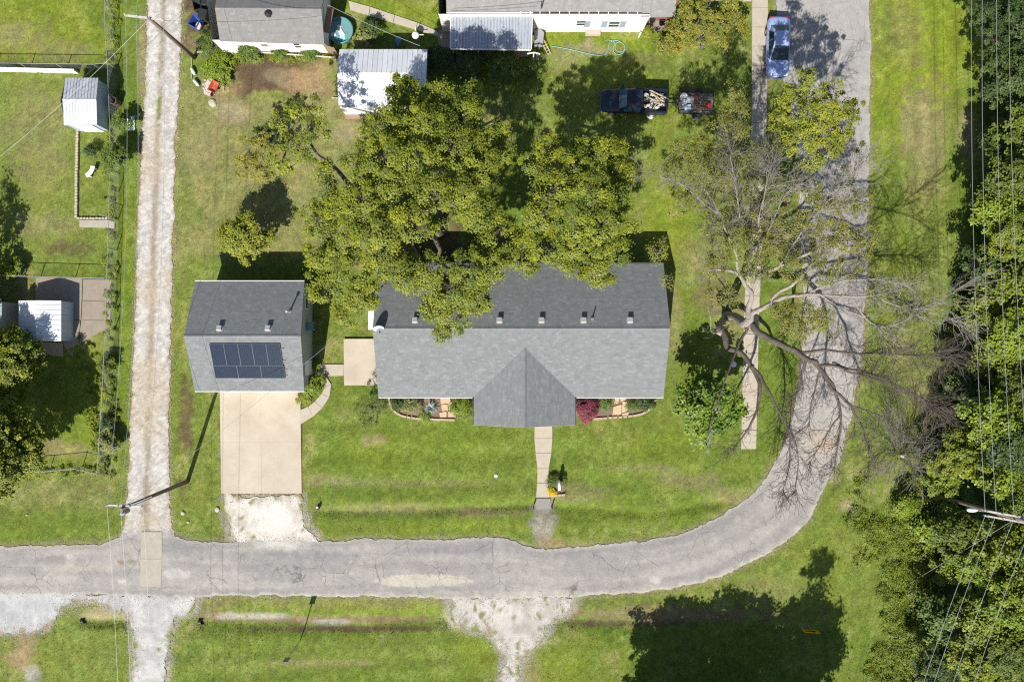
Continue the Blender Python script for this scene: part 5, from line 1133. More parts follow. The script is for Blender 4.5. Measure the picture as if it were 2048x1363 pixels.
LB = [
 (limb([(1441, 656, 2.7), (1454, 693, 3.2), (1483, 704, 3.6), (1505, 730, 4.2), (1518, 766, 4.6), (1517, 803, 4.7), (1509, 838, 4.4), (1486, 872, 4.0), (1458, 905, 3.4)], 0.277, 0.034, mt=m_dbark), .45, 1.5, 1.1),
 (limb([(1505, 730, 4.2), (1530, 765, 4.8), (1548, 806, 5.2), (1570, 835, 5.3), (1580, 875, 5.2), (1578, 930, 4.6), (1566, 985, 4.0)], 0.158, 0.023, mt=m_dbark), .35, 2.6, 1.1),
 (limb([(1500, 650, 4.4), (1520, 675, 4.8), (1557, 686, 5.4), (1593, 704, 6.0), (1612, 716, 6.3), (1635, 728, 6.6)], 0.290, 0.172, mt=m_dbark), .3, .3, .8),
 (limb([(1612, 716, 6.3), (1606, 745, 6.2), (1598, 780, 5.8)], 0.106, 0.034, mt=m_dbark), .3, 2.0, 1.0),
 (limb([(1630, 724, 6.5), (1650, 750, 6.8), (1666, 778, 7.0), (1678, 815, 6.9), (1680, 850, 6.7), (1677, 890, 6.3), (1668, 935, 5.6)], 0.198, 0.029, mt=m_dbark), .25, 3.0, 1.2),
 (limb([(1655, 758, 6.9), (1675, 790, 7.3), (1705, 815, 7.5), (1722, 855, 7.3), (1738, 895, 7.0), (1752, 930, 6.5)], 0.145, 0.023, mt=m_dbark), .25, 3.0, 1.3),
 (limb([(1635, 728, 6.6), (1670, 728, 7.2), (1705, 748, 7.6), (1745, 757, 7.9), (1800, 770, 8.0), (1850, 800, 7.7)], 0.132, 0.023, mt=m_dbark), .15, 3.2, 1.5),
 (limb([(1593, 704, 6.0), (1640, 700, 6.6), (1690, 703, 7.2), (1760, 708, 7.6), (1830, 708, 7.8), (1905, 715, 7.8)], 0.132, 0.021, mt=m_dbark), .3, 3.4, 1.7),
 (limb([(1665, 725, 7.1), (1720, 742, 7.5), (1780, 760, 7.7), (1845, 800, 7.6), (1885, 815, 7.4)], 0.092, 0.017, mt=m_dbark), .2, 3.2, 1.5),
 (limb([(1498, 636, 5.0), (1520, 618, 5.6), (1557, 597, 6.4), (1600, 590, 7.0), (1640, 588, 7.5), (1700, 592, 8.0), (1752, 590, 8.2)], .24, .04), .4, 2.4, 1.5),
 (limb([(1610, 589, 7.1), (1648, 570, 7.8), (1703, 560, 8.4), (1765, 556, 8.8), (1820, 575, 8.8)], .10, .02), .25, 3.4, 1.6),
 (limb([(1752, 590, 8.2), (1790, 612, 8.3), (1830, 618, 8.3), (1885, 630, 8.2), (1930, 655, 8.0)], .05, .015), .1, 3.4, 1.7),
 (limb([(1700, 592, 8.0), (1750, 660, 8.2), (1812, 640, 8.4), (1880, 600, 8.6), (1920, 575, 8.6)], .06, .015), .2, 3.2, 1.7),
 (limb([(1498, 636, 5.0), (1501, 600, 5.6), (1500, 578, 6.0), (1484, 557, 6.4), (1472, 542, 6.8), (1440, 536, 7.1), (1415, 540, 7.2)], .24, .06), .5, 2.2, 1.4),
 (limb([(1484, 557, 6.4), (1475, 530, 7.0), (1471, 505, 7.4), (1460, 485, 7.8), (1448, 455, 8.2), (1439, 430, 8.5), (1421, 390, 8.8), (1400, 372, 8.9)], .13, .025), .2, 3.8, 1.6),
 (limb([(1501, 590, 5.8), (1509, 568, 6.4), (1522, 553, 6.8), (1549, 534, 7.4), (1590, 517, 8.0), (1623, 503, 8.4)], .14, .11, cut=True), .3, 2.2, 1.3),
 (limb([(1540, 600, 6.2), (1579, 571, 7.0), (1605, 546, 7.6), (1630, 521, 8.0)], .13, .11, cut=True), .3, 1.2, 1.2),
 (limb([(1505, 572, 6.3), (1512, 530, 7.2), (1520, 480, 8.2), (1516, 430, 9.0), (1530, 380, 9.6), (1540, 330, 9.8)], .12, .02), .2, 4.6, 1.7),
 (limb([(1520, 490, 8.0), (1545, 450, 8.8), (1562, 400, 9.4), (1590, 370, 9.6)], .07, .02), .1, 4.6, 1.6),
 (limb([(1560, 530, 7.6), (1600, 470, 8.6), (1640, 420, 9.2), (1690, 370, 9.6), (1720, 330, 9.7)], .08, .02), .15, 4.6, 1.7),
 (limb([(1471, 505, 7.4), (1480, 460, 8.4), (1476, 410, 9.2), (1470, 360, 9.6), (1460, 310, 9.8)], .07, .02), .1, 4.6, 1.7),
 (limb([(1439, 430, 8.5), (1400, 400, 8.7), (1366, 369, 8.8), (1330, 355, 8.7), (1300, 350, 8.6)], .05, .012), .1, 3.2, 1.4),
 (limb([(1493, 660, 4.2), (1470, 700, 4.6), (1456, 740, 5.0), (1440, 790, 5.4), (1424, 835, 5.5), (1417, 872, 5.4)], 0.119, 0.023, mt=m_dbark), .4, 1.0, .9),
 (limb([(1458, 650, 2.6), (1424, 672, 5.0), (1420, 630, 6.2)], .05, .02), .4, 1.4, .8),
 (limb([(1604, 712, 6.2), (1600, 745, 6.0), (1592, 790, 5.6), (1580, 820, 5.2)], .09, .02, mt=m_dbark), .3, 2.4, 1.0),
 (limb([(1640, 738, 6.7), (1632, 775, 6.6), (1622, 815, 6.3), (1618, 850, 6.0)], .08, .02, mt=m_dbark), .25, 2.4, 1.1),
 (limb([(1678, 830, 6.9), (1655, 868, 6.6), (1632, 900, 6.2), (1618, 930, 5.7)], .07, .015, mt=m_dbark), .2, 3.0, 1.1),
 (limb([(1690, 803, 7.4), (1730, 820, 7.6), (1770, 835, 7.6), (1800, 862, 7.3)], .07, .015, mt=m_dbark), .2, 3.0, 1.2),
 (limb([(1570, 835, 5.3), (1590, 880, 5.2), (1597, 930, 4.8), (1588, 985, 4.2)], .07, .015, mt=m_dbark), .2, 3.0, 1.1),
 (limb([(1640, 588, 7.5), (1690, 620, 7.9), (1740, 640, 8.1), (1790, 680, 8.0)], .07, .015), .2, 2.6, 1.4),
]
for k, (P, i0, dens, L0) in enumerate(LB): twig_net(P, i0, dens * (2.3 if (k <= 8 or 24 <= k <= 28) else 1.7), L0 * (1.12 if (k <= 8 or 24 <= k <= 28) else .95), .022, 2, .50, .03, TD if (k <= 8 or 24 <= k <= 28) else TW)
v, f = sticks(np.array([a for a, *_ in TW]), np.array([b for _, b, *_ in TW]), np.array([max(.011, r) for *_, r, _ in TW]), np.array([max(.008, r) for *_, r in TW]))
o = np_build('twigs', v, f, mat('twig_bark', (.27, .25, .22), (.17, .155, .135), 2, .9), DT); props(o, kind='stuff')
v, f = sticks(np.array([a for a, *_ in TD]), np.array([b for _, b, *_ in TD]), np.array([max(.012, r) for *_, r, _ in TD]), np.array([max(.009, r) for *_, r in TD]))
o = np_build('twigs', v, f, m_dbark, DT); props(o, kind='stuff')
st = W(1495, 649, 4.4); mb = MB()
for i in range(9):
    a = i * .7; b = Vector((math.cos(a) * .16, math.sin(a) * .16, 0)); mb.tube([st + b - Vector((0, 0, .25)), st + b * 1.1 + Vector((-.1, -.25 - .05 * (i % 3), .1 + .07 * (i % 4)))], [.10, .02], 5)
mb.build('broken_wood', m_cut, DT)
# its last sparse leaves, brownish olive
rng = np.random.RandomState(78)
SL = [(1350, 340, 30), (1390, 300, 34), (1446, 256, 30), (1470, 220, 30), (1440, 320, 36), (1490, 300, 34), (1400, 400, 34), (1450, 400, 36), (1500, 370, 36), (1540, 420, 34), (1480, 450, 36), (1530, 470, 34), (1580, 440, 34), (1630, 420, 34), (1680, 420, 34), (1720, 400, 28), (1600, 490, 34), (1650, 500, 34), (1700, 480, 34), (1740, 470, 26), (1590, 540, 30), (1640, 545, 30), (1570, 630, 26), (1610, 625, 28), (1650, 635, 24), (1690, 540, 28), (1425, 450, 26), (1440, 500, 26), (1460, 590, 26), (1430, 590, 22), (1320, 500, 22), (1335, 560, 14), (1520, 540, 22), (1600, 660, 20), (1360, 410, 24), (1470, 180, 18), (1500, 330, 30), (1515, 380, 30), (1505, 420, 30), (1515, 450, 28), (1500, 500, 30), (1510, 540, 28), (1470, 260, 28), (1410, 340, 30), (1370, 300, 26), (1560, 380, 28), (1550, 500, 30), (1620, 380, 28), (1670, 460, 30), (1720, 500, 24), (1590, 650, 24), (1630, 640, 26), (1560, 620, 22), (1660, 660, 20), (1450, 350, 30), (1480, 480, 30), (1430, 540, 22), (1620, 450, 30), (1560, 460, 30), (1690, 350, 24)]
cl = cl_px([(x, y, 7.4 + 2.0 * float(vn(x * .02, y * .02, 4)) - (2.4 if y > 570 else 0), r * 1.0) for x, y, r in SL])
V, Cc, A, B = clump_leaves(cl, 'olive', rng, .11, 1.35, .30, 14, -.7)
np_build('crown', V, np.arange(len(V)).reshape(-1, 4), m_leaf, DT, Cc)
mid = A + (B - A) * .5 + rng.normal(size=A.shape) * .2; v1, f1 = sticks(A, mid, .012, .009); v2, f2 = sticks(mid, B + rng.normal(size=B.shape) * .25, .009, .006)
o = np_build('leafy_twigs', np.concatenate([v1, v2]), np.concatenate([f1, f2 + len(v1)]), MATS['twig_bark'], DT); props(o, kind='stuff')
# living yellow-green tree over the road
tree('tree', 'yellow-green leafy tree reaching over the road below the parked sedan', W2(1572, 408), cl_px([(1580, 190, 8.6, 28), (1620, 170, 9.0, 30), (1600, 230, 9.2, 32), (1650, 215, 9.4, 34), (1640, 260, 9.4, 36), (1690, 245, 9.0, 32), (1600, 280, 9.0, 34), (1650, 295, 8.8, 34), (1690, 290, 8.4, 26), (1570, 300, 8.6, 26), (1620, 325, 8.2, 24), (1710, 215, 8.2, 20), (1560, 240, 8.2, 24), (1545, 265, 7.8, 18), (1670, 175, 8.2, 20)]), 'yellow', .2, .12, .95, .30, 34, seed=16, twig=.016)
# bare grey shrub at the wood's edge
bs = thing('bare_shrub', 'tangled leafless grey shrub at the edge of the wood, above the leaning pole', 'shrub', (*W2(1800, 905), 0)); O2 = []
b0 = W(1800, 905, .2)
for i in range(30):
    a = i * 2.4; grow(b0 + Vector((math.cos(a) * .4, math.sin(a) * .4, 0)), Vector((math.cos(a), math.sin(a), 1.0 + .6 * (i % 3))).normalized(), 3.0, .024, 2, .3, .04, O2)
v, f = sticks(np.array([a for a, *_ in O2]), np.array([b for _, b, *_ in O2]), np.array([max(.011, r) for *_, r, _ in O2]), np.array([max(.008, r) for *_, r in O2])); props(np_build('twigs', v, f, MATS['twig_bark'], bs), kind='stuff')

# --- the wood along the right edge: each tree is its own
WD = 'trees of the roadside wood'
wood = [  # px, py, height, radius m, clumps, palette, label
 (2030, 45, 9, 2.9, 15, 'dark', 'dark tree at the top right corner of the picture'),
 (2012, 150, 8, 2.6, 14, 'dark', 'dark tree under the wires, second from the top right corner'),
 (2040, 260, 9, 2.8, 14, 'oakdark', 'dull green tree cut by the right edge, level with the trailer'),
 (1998, 300, 6, 2.2, 12, 'green', 'lower grey-green tree at the wood edge, level with the big oak top'),
 (2030, 370, 9, 2.6, 14, 'oakdark', 'dull green tree at the right edge above the bright yellow-green one'),
 (2000, 420, 8.5, 2.1, 13, 'lime', 'bright yellow-green tree at the wood edge between the two outer wires'),
 (2042, 470, 9.5, 2.4, 13, 'woods', 'mid green tree at the right edge below the bright yellow-green one'),
 (1990, 540, 6.5, 2.3, 12, 'dark', 'deep green tree in shade behind the bare limb tips'),
 (2030, 570, 9, 2.5, 13, 'woods', 'leafy tree at the right edge level with the garage roof'),
 (1985, 630, 6, 2.1, 12, 'woods', 'leafy tree behind the longest dead limb tips'),
 (2035, 670, 9, 2.5, 14, 'lime', 'yellow-green tree at the right edge level with the long roof ridge'),
 (1990, 730, 7, 2.3, 13, 'woods', 'rounded mid green tree under the middle wires, below the long limb tips'),
 (2038, 780, 8.5, 2.4, 13, 'oakdark', 'dull green tree at the right edge level with the porch'),
 (1945, 770, 4, 1.7, 10, 'dark', 'low dark tree at the wood edge level with the front porch'),
 (1985, 845, 7.5, 2.3, 14, 'lime', 'bright green tree above the crossarm pole, left of the outer wires'),
 (1930, 900, 5, 2.2, 13, 'woods', 'yellow-green tree right of the leafless grey shrub'),
 (2035, 890, 8.5, 2.4, 13, 'dark', 'dark tree at the right edge above the crossarm pole'),
 (1985, 945, 6, 2.0, 12, 'lime', 'small bright tree just above the crossarm of the right pole'),
 (1890, 965, 3.5, 1.5, 10, 'lime', 'low bright bushy tree at the foot of the right pole'),
 (1925, 1070, 5, 2.2, 13, 'oakdark', 'dark tree just below the white street lamp'),
 (2025, 1100, 8, 2.6, 14, 'woods', 'leafy tree below the pole top, between the fanning wires'),
 (1960, 1130, 6, 2.0, 12, 'lime', 'yellow-green tree left of the fanning wires below the pole'),
 (2035, 1195, 8.5, 2.5, 14, 'lime', 'brightest yellow-green tree at the right edge, low in the picture'),
 (1975, 1230, 6.5, 2.3, 13, 'woods', 'leafy tree under the fanning wires, low in the picture'),
 (2030, 1300, 7.5, 2.5, 13, 'oakdark', 'dull tree at the bottom right corner'),
 (1950, 1320, 6, 2.1, 12, 'woods', 'green tree at the bottom edge between the fanning wires'),
 (1890, 1240, 4, 1.8, 11, 'green', 'small green tree left of the fanning wires, low in the picture'),
 (1875, 1330, 4, 2.0, 11, 'dark', 'dark leafy tree at the bottom edge left of the fanning wires'),
 (1900, 1140, 1.8, 1.4, 10, 'lime', 'small brushy tree left of the gap in the wood'),
 (1865, 1060, 1.6, 1.3, 10, 'lime', 'yellowish brushy tree below the leafless grey shrub'),
 (1815, 1010, 1.4, 1.0, 9, 'lime', 'low green tree at the wood edge below the leafless grey shrub'),
]
for i, (px, py, h, R, n, pal, lab) in enumerate(wood):
    h *= .78 if i > 12 else .55; px += 18 if i < 4 else 0; tree('tree', lab, W2(px - 4, py, h * .30), ball_clumps(px, py, h, R, n, 300 + i, 1.1), pal, .07 + .02 * R, (.115, .15, .19)[i * 7 % 3], .95, (.26, .33, .42)[i * 7 % 3], (38, 32, 30)[i * 7 % 3], WD, seed=300 + i, fork=.3)
# tall trees south of the frame whose shade falls over the arrow sign
for i, (px, py, h, R, lab) in enumerate(((1300, 1440, 9, 3.8, 'shade tree beyond the bottom edge, whose shade lies right of the gravel drive'), (1430, 1455, 10, 4.4, 'wide shade tree beyond the bottom edge, whose shade fills the lower lawn'), (1560, 1455, 10.5, 3.6, 'shade tree beyond the bottom edge, whose shade covers the arrow sign'), (1548, 1415, 12.6, 1.25, 'tall thin tree beyond the bottom edge whose shade points up to the road bend'))):
    g = W(px, py); cl = [(x - W(px, py, h).x + g.x, y - W(px, py, h).y + g.y, z, r) for x, y, z, r in ball_clumps(px, py, h * .66, R, 20 if R > 2 else 5, 400 + i, 1.0 if R > 2 else 2.2)]
    cl = [(g.x + (x - np.mean([c[0] for c in cl])), g.y + (y - np.mean([c[1] for c in cl])), z if R > 2 else z + 3.0, r) for x, y, z, r in cl]
    if R > 2: cl += [(c[0] * .5 + g.x * .5, c[1] * .5 + g.y * .5, max(1.8, c[2] * .5), c[3]) for c in cl]
    tree('tree', lab, (g.x, g.y), cl, 'oakdark', .25, .22, .7, .42, 26, 'shade trees beyond the bottom edge', seed=400 + i)
# undergrowth: brush filling the wood floor and the rough verge
rng = np.random.RandomState(91); UP = [(2045, -60), (2035, 60), (1990, 150), (1985, 330), (1965, 450), (1915, 600), (1890, 760), (1850, 880), (1845, 930), (1835, 1000), (1830, 1080), (1815, 1200), (1800, 1300), (1790, 1400), (2150, 1400), (2150, -60)]
qx = rng.uniform(1660, 2150, 1900); qy = rng.uniform(-60, 1400, 1900); dd = sdist(qx, qy, UP) + rng.normal(0, 10, 1900); keep = dd < 0
cl = [(*W2(x, y), rng.uniform(.15, .9 if x > 1850 else .5), rng.uniform(.45, .95)) for x, y in zip(qx[keep], qy[keep])]
qx = rng.uniform(1680, 1860, 1000); qy = rng.uniform(960, 1390, 1000); kk = (vn(qx * .03, qy * .03, 6) + (qx - 1760) * .004 > .45) & (qx > 1695 + (np.abs(qy - 1130) * .10))
low_ = [(*W2(x, y), r * .18, r) for x, y, r in zip(qx[kk], qy[kk], .12 + .8 * rng.uniform(size=int(kk.sum())) ** 2)]
h1 = len(cl) // 3; parts = [clump_leaves(cl[:h1], 'woods', rng, .13, .55, .30, 22), clump_leaves(cl[h1:2 * h1], 'lime', rng, .13, .55, .30, 22), clump_leaves(cl[2 * h1:], 'oakdark', rng, .13, .55, .30, 22), clump_leaves(low_, 'woods', rng, .09, .45, .30, 14, .1), clump_leaves(low_[::2], 'lime', rng, .08, .35, .35, 10, .1)]
V = np.concatenate([q[0] for q in parts]); Cc = np.concatenate([q[1] for q in parts]); o = np_build('undergrowth', V, np.arange(len(V)).reshape(-1, 4), m_leaf, None, Cc); props(o, kind='stuff')
# coarse weeds on rough strips and along edges
rng = np.random.RandomState(92); cl = []
def weeds(line, nn, sp, r0, r1):
    P = [q for q in resample(gp(line), .2)]; P = [q for q in P if abs(q.x) < 43 and abs(q.y) < 29]
    for _ in range(nn):
        q = P[rng.randint(len(P))]; r = r0 + (r1 - r0) * rng.uniform() ** 2; cl.append((q.x + rng.normal(0, sp), q.y + rng.normal(0, sp), r * .2, r))
weeds([(225, 0), (222, 950)], 130, .25, .15, .4); weeds([(0, 140), (225, 140)], 30, .1, .1, .25); weeds([(40, 945), (210, 942)], 40, .2, .15, .35)
weeds([(450, 120), (670, 112)], 50, .2, .1, .3); weeds([(450, 60), (455, 110)], 20, .2, .2, .4); weeds([(160, 690), (205, 800), (200, 920)], 60, .6, .15, .5)
V, Cc, A, B = clump_leaves(cl, 'lime', rng, .08, 1.1, .16, 16, .05); o = np_build('weeds', V, np.arange(len(V)).reshape(-1, 4), m_leaf, None, Cc * np.array([1.1, 1, 1])); props(o, kind='stuff')
# ------------------------------------------------------------------ vehicles
def wheel(root, x, y, r, wd, tyre, rim):
    mb = MB(); mb.smooth = False; n = 18
    prof = [(r * .62, -wd / 2), (r * .93, -wd / 2), (r, -wd * .32), (r, wd * .32), (r * .93, wd / 2), (r * .62, wd / 2)]
    vs = []; fs = []
    for i, (q, z) in enumerate(prof):
        for k in range(n):
            a = 2 * math.pi * k / n; vs.append((x + q * math.cos(a), y + z, r + q * math.sin(a)))
        if i: fs += [((i - 1) * n + k, (i - 1) * n + (k + 1) % n, i * n + (k + 1) % n, i * n + k) for k in range(n)]
    mb.add(vs, fs); w_ = mb.build('wheel', tyre, root, False)
    m2 = MB(); m2.tube([(x, y - wd * .42, r), (x, y + wd * .42, r)], r * .63, 14); m2.build('rim', rim, w_, False)
m_tyre = mat('tyre_rubber', (.02, .02, .02), rough=.85)
m_rim = mat('alloy', (.45, .46, .48), rough=.3, metal=.8)
m_head = mat('headlight_lens', (.55, .58, .6), rough=.15)
m_tail = mat('taillight_lens', (.30, .015, .015), rough=.2)
def body_sections(L, st, n=9):
    """st rows: x, half width, bottom z, shoulder z, crown z"""
    secs = []
    for x, hw, zb, zs, zt in st:
        half = [(hw * .86, zb), (hw * .97, zb + (zs - zb) * .25), (hw, zb + (zs - zb) * .6), (hw * .97, zs), (hw * .86, zs + (zt - zs) * .55), (hw * .5, zt - (zt - zs) * .08), (0, zt)]
        ring = [(x, y, z) for y, z in half] + [(x, -y, z) for y, z in reversed(half[:-1])]
        secs.append(ring)
    return secs
def patch_quad(mb, P, n, off=.012, bulge=.03):
    """curved glass through four corners a,b (bottom) c,d (top)"""
    a, b, c, d = map(Vector, P); nn = (b - a).cross(d - a).normalized(); vs = []; fs = []
    for i in range(n + 1):
        for j in range(n + 1):
            u, v = i / n, j / n; p = a.lerp(b, u).lerp(d.lerp(c, u), v); vs.append(p + nn * (off + bulge * 4 * u * (1 - u)))
    for i in range(n):
        for j in range(n): k = i * (n + 1) + j; fs.append((k, k + n + 1, k + n + 2, k + 1))
    mb.smooth = True; mb.add(vs, fs)
# --- silver sedan, nose towards the house (local +x = nose)
cp = W(1556.5, 95, .7); sed = thing('car', 'silver-blue sedan parked at the road edge beside the sidewalk', 'car', (cp.x, cp.y, .05), math.radians(-90 - 1.5))
m_paint = mat('silver_blue_paint', (.36, .44, .70), rough=.28, metal=.25, spec=.5)
mb = MB(); mb.smooth = True
mb.loft(body_sections(4.75, [(-2.37, .60, .42, .62, .72), (-2.33, .74, .32, .72, .86), (-2.15, .84, .25, .80, .97), (-1.7, .89, .22, .84, 1.02), (-1.0, .91, .2, .86, 1.0), (0, .915, .2, .86, .98), (.9, .91, .2, .84, .95), (1.3, .90, .21, .80, .93), (1.8, .88, .22, .74, .86), (2.1, .82, .25, .68, .77), (2.28, .70, .32, .6, .68), (2.37, .48, .40, .52, .58)]))
mb.build('body', m_paint, sed, False)
TW_, BW_ = .58, .80
roof_st = [(-1.62, .72, .97), (-.95, TW_, 1.40), (-.35, TW_ + .02, 1.455), (.15, TW_, 1.43), (1.12, .76, .93)]
mb = MB(); mb.smooth = True; secs = []
for x, hw, z in roof_st:
    zb = .9; secs.append([(x, hw + (.84 - hw) * min(1, (z - zb) / .5) * 1.0, zb), (x, hw, z - .03), (x, hw * .6, z + .012), (x, 0, z + .022), (x, -hw * .6, z + .012), (x, -hw, z - .03), (x, -(hw + (.84 - hw) * min(1, (z - zb) / .5)), zb)])
mb.loft(secs, closed=True); mb.build('roof', m_paint, sed, False)
mb = MB(); patch_quad(mb, [(1.12, -.70, .955), (1.12, .70, .955), (.20, .54, 1.425), (.20, -.54, 1.425)], 6, .01, .025); mb.build('windshield', mat('car_glass', (.015, .022, .03), rough=.05, spec=.6), sed, False)
mb = MB(); patch_quad(mb, [(-1.58, .64, 1.0), (-1.58, -.64, 1.0), (-1.0, -.52, 1.385), (-1.0, .52, 1.385)], 6, .01, .02); mb.build('rear_window', mat('rear_glass', (.05, .10, .12), rough=.06, spec=.6), sed, False)
for s in (-1, 1):
    for (x0, x1, t0, t1) in ((-1.15, -.38, -.85, -.38), (-.30, .85, -.30, .12)):
        P = [(x0, s * .85, .93), (x1, s * .835, .93), (t1, s * .612, 1.385), (t0, s * .612, 1.385)]
        if s > 0: P = [P[1], P[0], P[3], P[2]]
        mb = MB(); patch_quad(mb, P, 3, .012, .01); mb.build('side_window', MATS['car_glass'], sed, False)
    mb = MB(); mb.box((.86, s * 1.0, .95), (.12, .18, .12)); mb.build('mirror', m_paint, sed, False)
    mb = MB(); mb.loft([[(2.12, s * .55, .56), (2.12, s * .80, .56), (2.12, s * .80, .72), (2.12, s * .55, .74)], [(2.33, s * .45, .55), (2.27, s * .72, .55), (2.24, s * .72, .66), (2.3, s * .45, .66)]]); mb.build('headlight', m_head, sed, False)
    mb = MB(); mb.box((-2.28, s * .62, .78), (.14, .26, .14)); mb.build('taillight', m_tail, sed, False)
    for x in (-1.35, 1.42): wheel(sed, x, s * .80, .32, .21, m_tyre, m_rim)
mb = MB(); mb.box((2.33, 0, .42), (.12, 1.15, .16)); mb.build('bumper', m_paint, sed, False)
mb = MB(); mb.box((-2.33, 0, .48), (.16, 1.3, .3)); mb.build('rear_bumper', mat('shade_tinted_paint', (.05, .055, .07), rough=.4), sed, False)  # rear bumper coloured dark to stand for the tree trunk's shade
mb = MB(); mb.box((2.385, 0, .55), (.03, .7, .1)); mb.build('grille', m_black, sed, False)

# --- black pickup with a full bed, nose to the west
cp = W(1268, 203, .8); pk = thing('pickup_truck', 'black pickup truck with its bed full of boards and junk, on the grass', 'pickup', (cp.x, cp.y, 0), math.pi + math.radians(-2))
m_bk = mat('black_blue_paint', (.012, .017, .035), rough=.28, spec=.6)
mb = MB(); mb.smooth = True
mb.loft(body_sections(5.2, [(-.55, .90, .45, 1.0, 1.10), (.3, .92, .42, 1.02, 1.12), (1.05, .92, .42, 1.0, 1.10), (1.5, .91, .42, .97, 1.08), (2.1, .90, .42, .93, 1.03), (2.4, .86, .42, .88, .97), (2.56, .74, .45, .78, .85)])); mb.build('body', m_bk, pk, False)
mb = MB(); mb.smooth = True; secs = []
for x, hw, z in ((-.58, .70, 1.55), (-.5, .72, 1.70), (.1, .73, 1.74), (.62, .70, 1.70), (1.18, .80, 1.08)):
    secs.append([(x, .88, 1.02), (x, hw, z - .04), (x, hw * .6, z), (x, 0, z + .015), (x, -hw * .6, z), (x, -hw, z - .04), (x, -.88, 1.02)])
mb.loft(secs); mb.build('cab', m_bk, pk, False)
mb = MB(); patch_quad(mb, [(1.2, -.74, 1.10), (1.2, .74, 1.10), (.66, .64, 1.68), (.66, -.64, 1.68)], 5, .015, .03); mb.build('windshield', mat('truck_glass', (.04, .10, .17), rough=.08, spec=.6), pk, False)
for s in (-1, 1):
    for x0, x1, t0, t1 in ((-.45, .12, -.42, .10), (.18, .95, .18, .60)):
        P = [(x0, s * .885, 1.1), (x1, s * .88, 1.1), (t1, s * .75, 1.6), (t0, s * .75, 1.6)]
        if s > 0: P = [P[1], P[0], P[3], P[2]]
        mb = MB(); patch_quad(mb, P, 2, .012, .008); mb.build('side_window', MATS['truck_glass'], pk, False)
    mb = MB(); mb.box((.95, s * 1.06, 1.15), (.1, .22, .2)); mb.build('mirror', m_black, pk, False)
    mb = MB(); mb.box((2.46, s * .66, .72), (.12, .26, .18)); mb.build('headlight', m_head, pk, False)
    mb = MB(); mb.box((-2.52, s * .84, .85), (.06, .12, .3)); mb.build('taillight', m_tail, pk, False)
    mb = MB(); mb.box((-1.57, s * .88, .82), (1.94, .10, .60)); mb.box((-1.57, s * .87, 1.13), (1.96, .14, .03)); mb.build('bed_side', m_bk, pk, False)
    for x in (-1.55, 1.65): wheel(pk, x, s * .82, .36, .24, m_tyre, m_rim)
mb = MB(); mb.box((-1.57, 0, .58), (1.94, 1.66, .08)); mb.build('bed_floor', mat('bed_liner', (.06, .06, .065), rough=.8), pk, False)
mb = MB(); mb.box((-2.52, 0, .82), (.08, 1.66, .58)); mb.build('tailgate', m_bk, pk, False)
mb = MB(); mb.box((2.58, 0, .55), (.14, 1.6, .2)); mb.build('bumper', mat('blue_grey_bumper', (.12, .20, .28), rough=.3, metal=.5), pk, False)
mb = MB(); mb.box((-2.66, 0, .5), (.14, 1.6, .14)); mb.build('rear_bumper', m_dark, pk, False)
# load in the bed: every board and item lies loose
R = random.Random(4)
def pk_w(x, y, z): return (cp.x - x * 1.0, cp.y - y, z)
m_board = mat('pale_board', (.52, .42, .29), (.42, .33, .22), 3, .8)
for i, (x, y, L, a, z, lab) in enumerate(((-1.9, -.45, 1.6, 2.72, 1.05, 'longest pale board sticking out of the pickup bed at the back'), (-1.8, -.2, 1.3, 2.6, 1.08, 'pale board beside the longest one in the pickup bed'), (-1.5, -.05, 1.2, 2.75, 1.0, 'board lying across the middle of the pickup bed'), (-1.2, .25, .9, .5, .95, 'short board in the pickup bed near the cab'), (-2.0, .1, .9, 2.45, 1.0, 'short board by the pickup tailgate'), (-1.6, .45, .8, 1.0, .9, 'board lying low on the south side of the pickup bed'), (-1.15, -.35, .7, 2.2, .9, 'stub of board against the pickup cab'))):
    mb = MB(); mb.box((0, 0, 0), (L, .10, .03)); o = top_obj(mb, 'board', m_board, lab, 'board', pk_w(x, y, z), 'boards loaded in the pickup', a)
    o.rotation_euler = (0, R.uniform(-.12, .12), a)
junkc = [(.70, .68, .66), (.55, .50, .42), (.35, .42, .36), (.68, .60, .58), (.14, .22, .26), (.60, .62, .64), (.66, .65, .60), (.30, .27, .2)]
cnm = ['white', 'tan', 'grey-green', 'pinkish', 'dark teal', 'light grey', 'cream', 'brown']; seen = set()
while len(seen) < 32:
    x, y = -1.57 + R.uniform(-.8, .82), R.uniform(-.68, .7); ci = R.randrange(8); zone_ = ('by the tailgate', 'in the middle', 'near the cab')[min(2, int((x + 2.4) / .55))] + (' on the south side' if y > 0 else ' on the north side')
    if (ci, zone_) in seen: continue
    seen.add((ci, zone_)); mb = MB(); s = R.uniform(.09, .26)
    mb.loft([[(math.cos(k) * s * R.uniform(.6, 1.1), math.sin(k) * s * .6 * R.uniform(.6, 1.1), z) for k in (0, 1.05, 2.1, 3.14, 4.2, 5.2)] for z in (0, .07, .13)])
    m = mat('scrap_%d' % ci, junkc[ci], rough=.7)
    top_obj(mb, 'scrap', m, '%s scrap in the pickup bed, %s' % (cnm[ci], zone_), 'scrap', pk_w(x, y, .68 + R.uniform(0, .18)), 'scrap heaped in the pickup bed', R.uniform(0, 6))
mb = MB(); mb.lathe([(.26, 0), (.28, .05), (.2, .12), (.05, .15)], 14); top_obj(mb, 'basin', m_white, 'white basin lying on the grass just south of the pickup bed', 'basin', W(1300, 232))
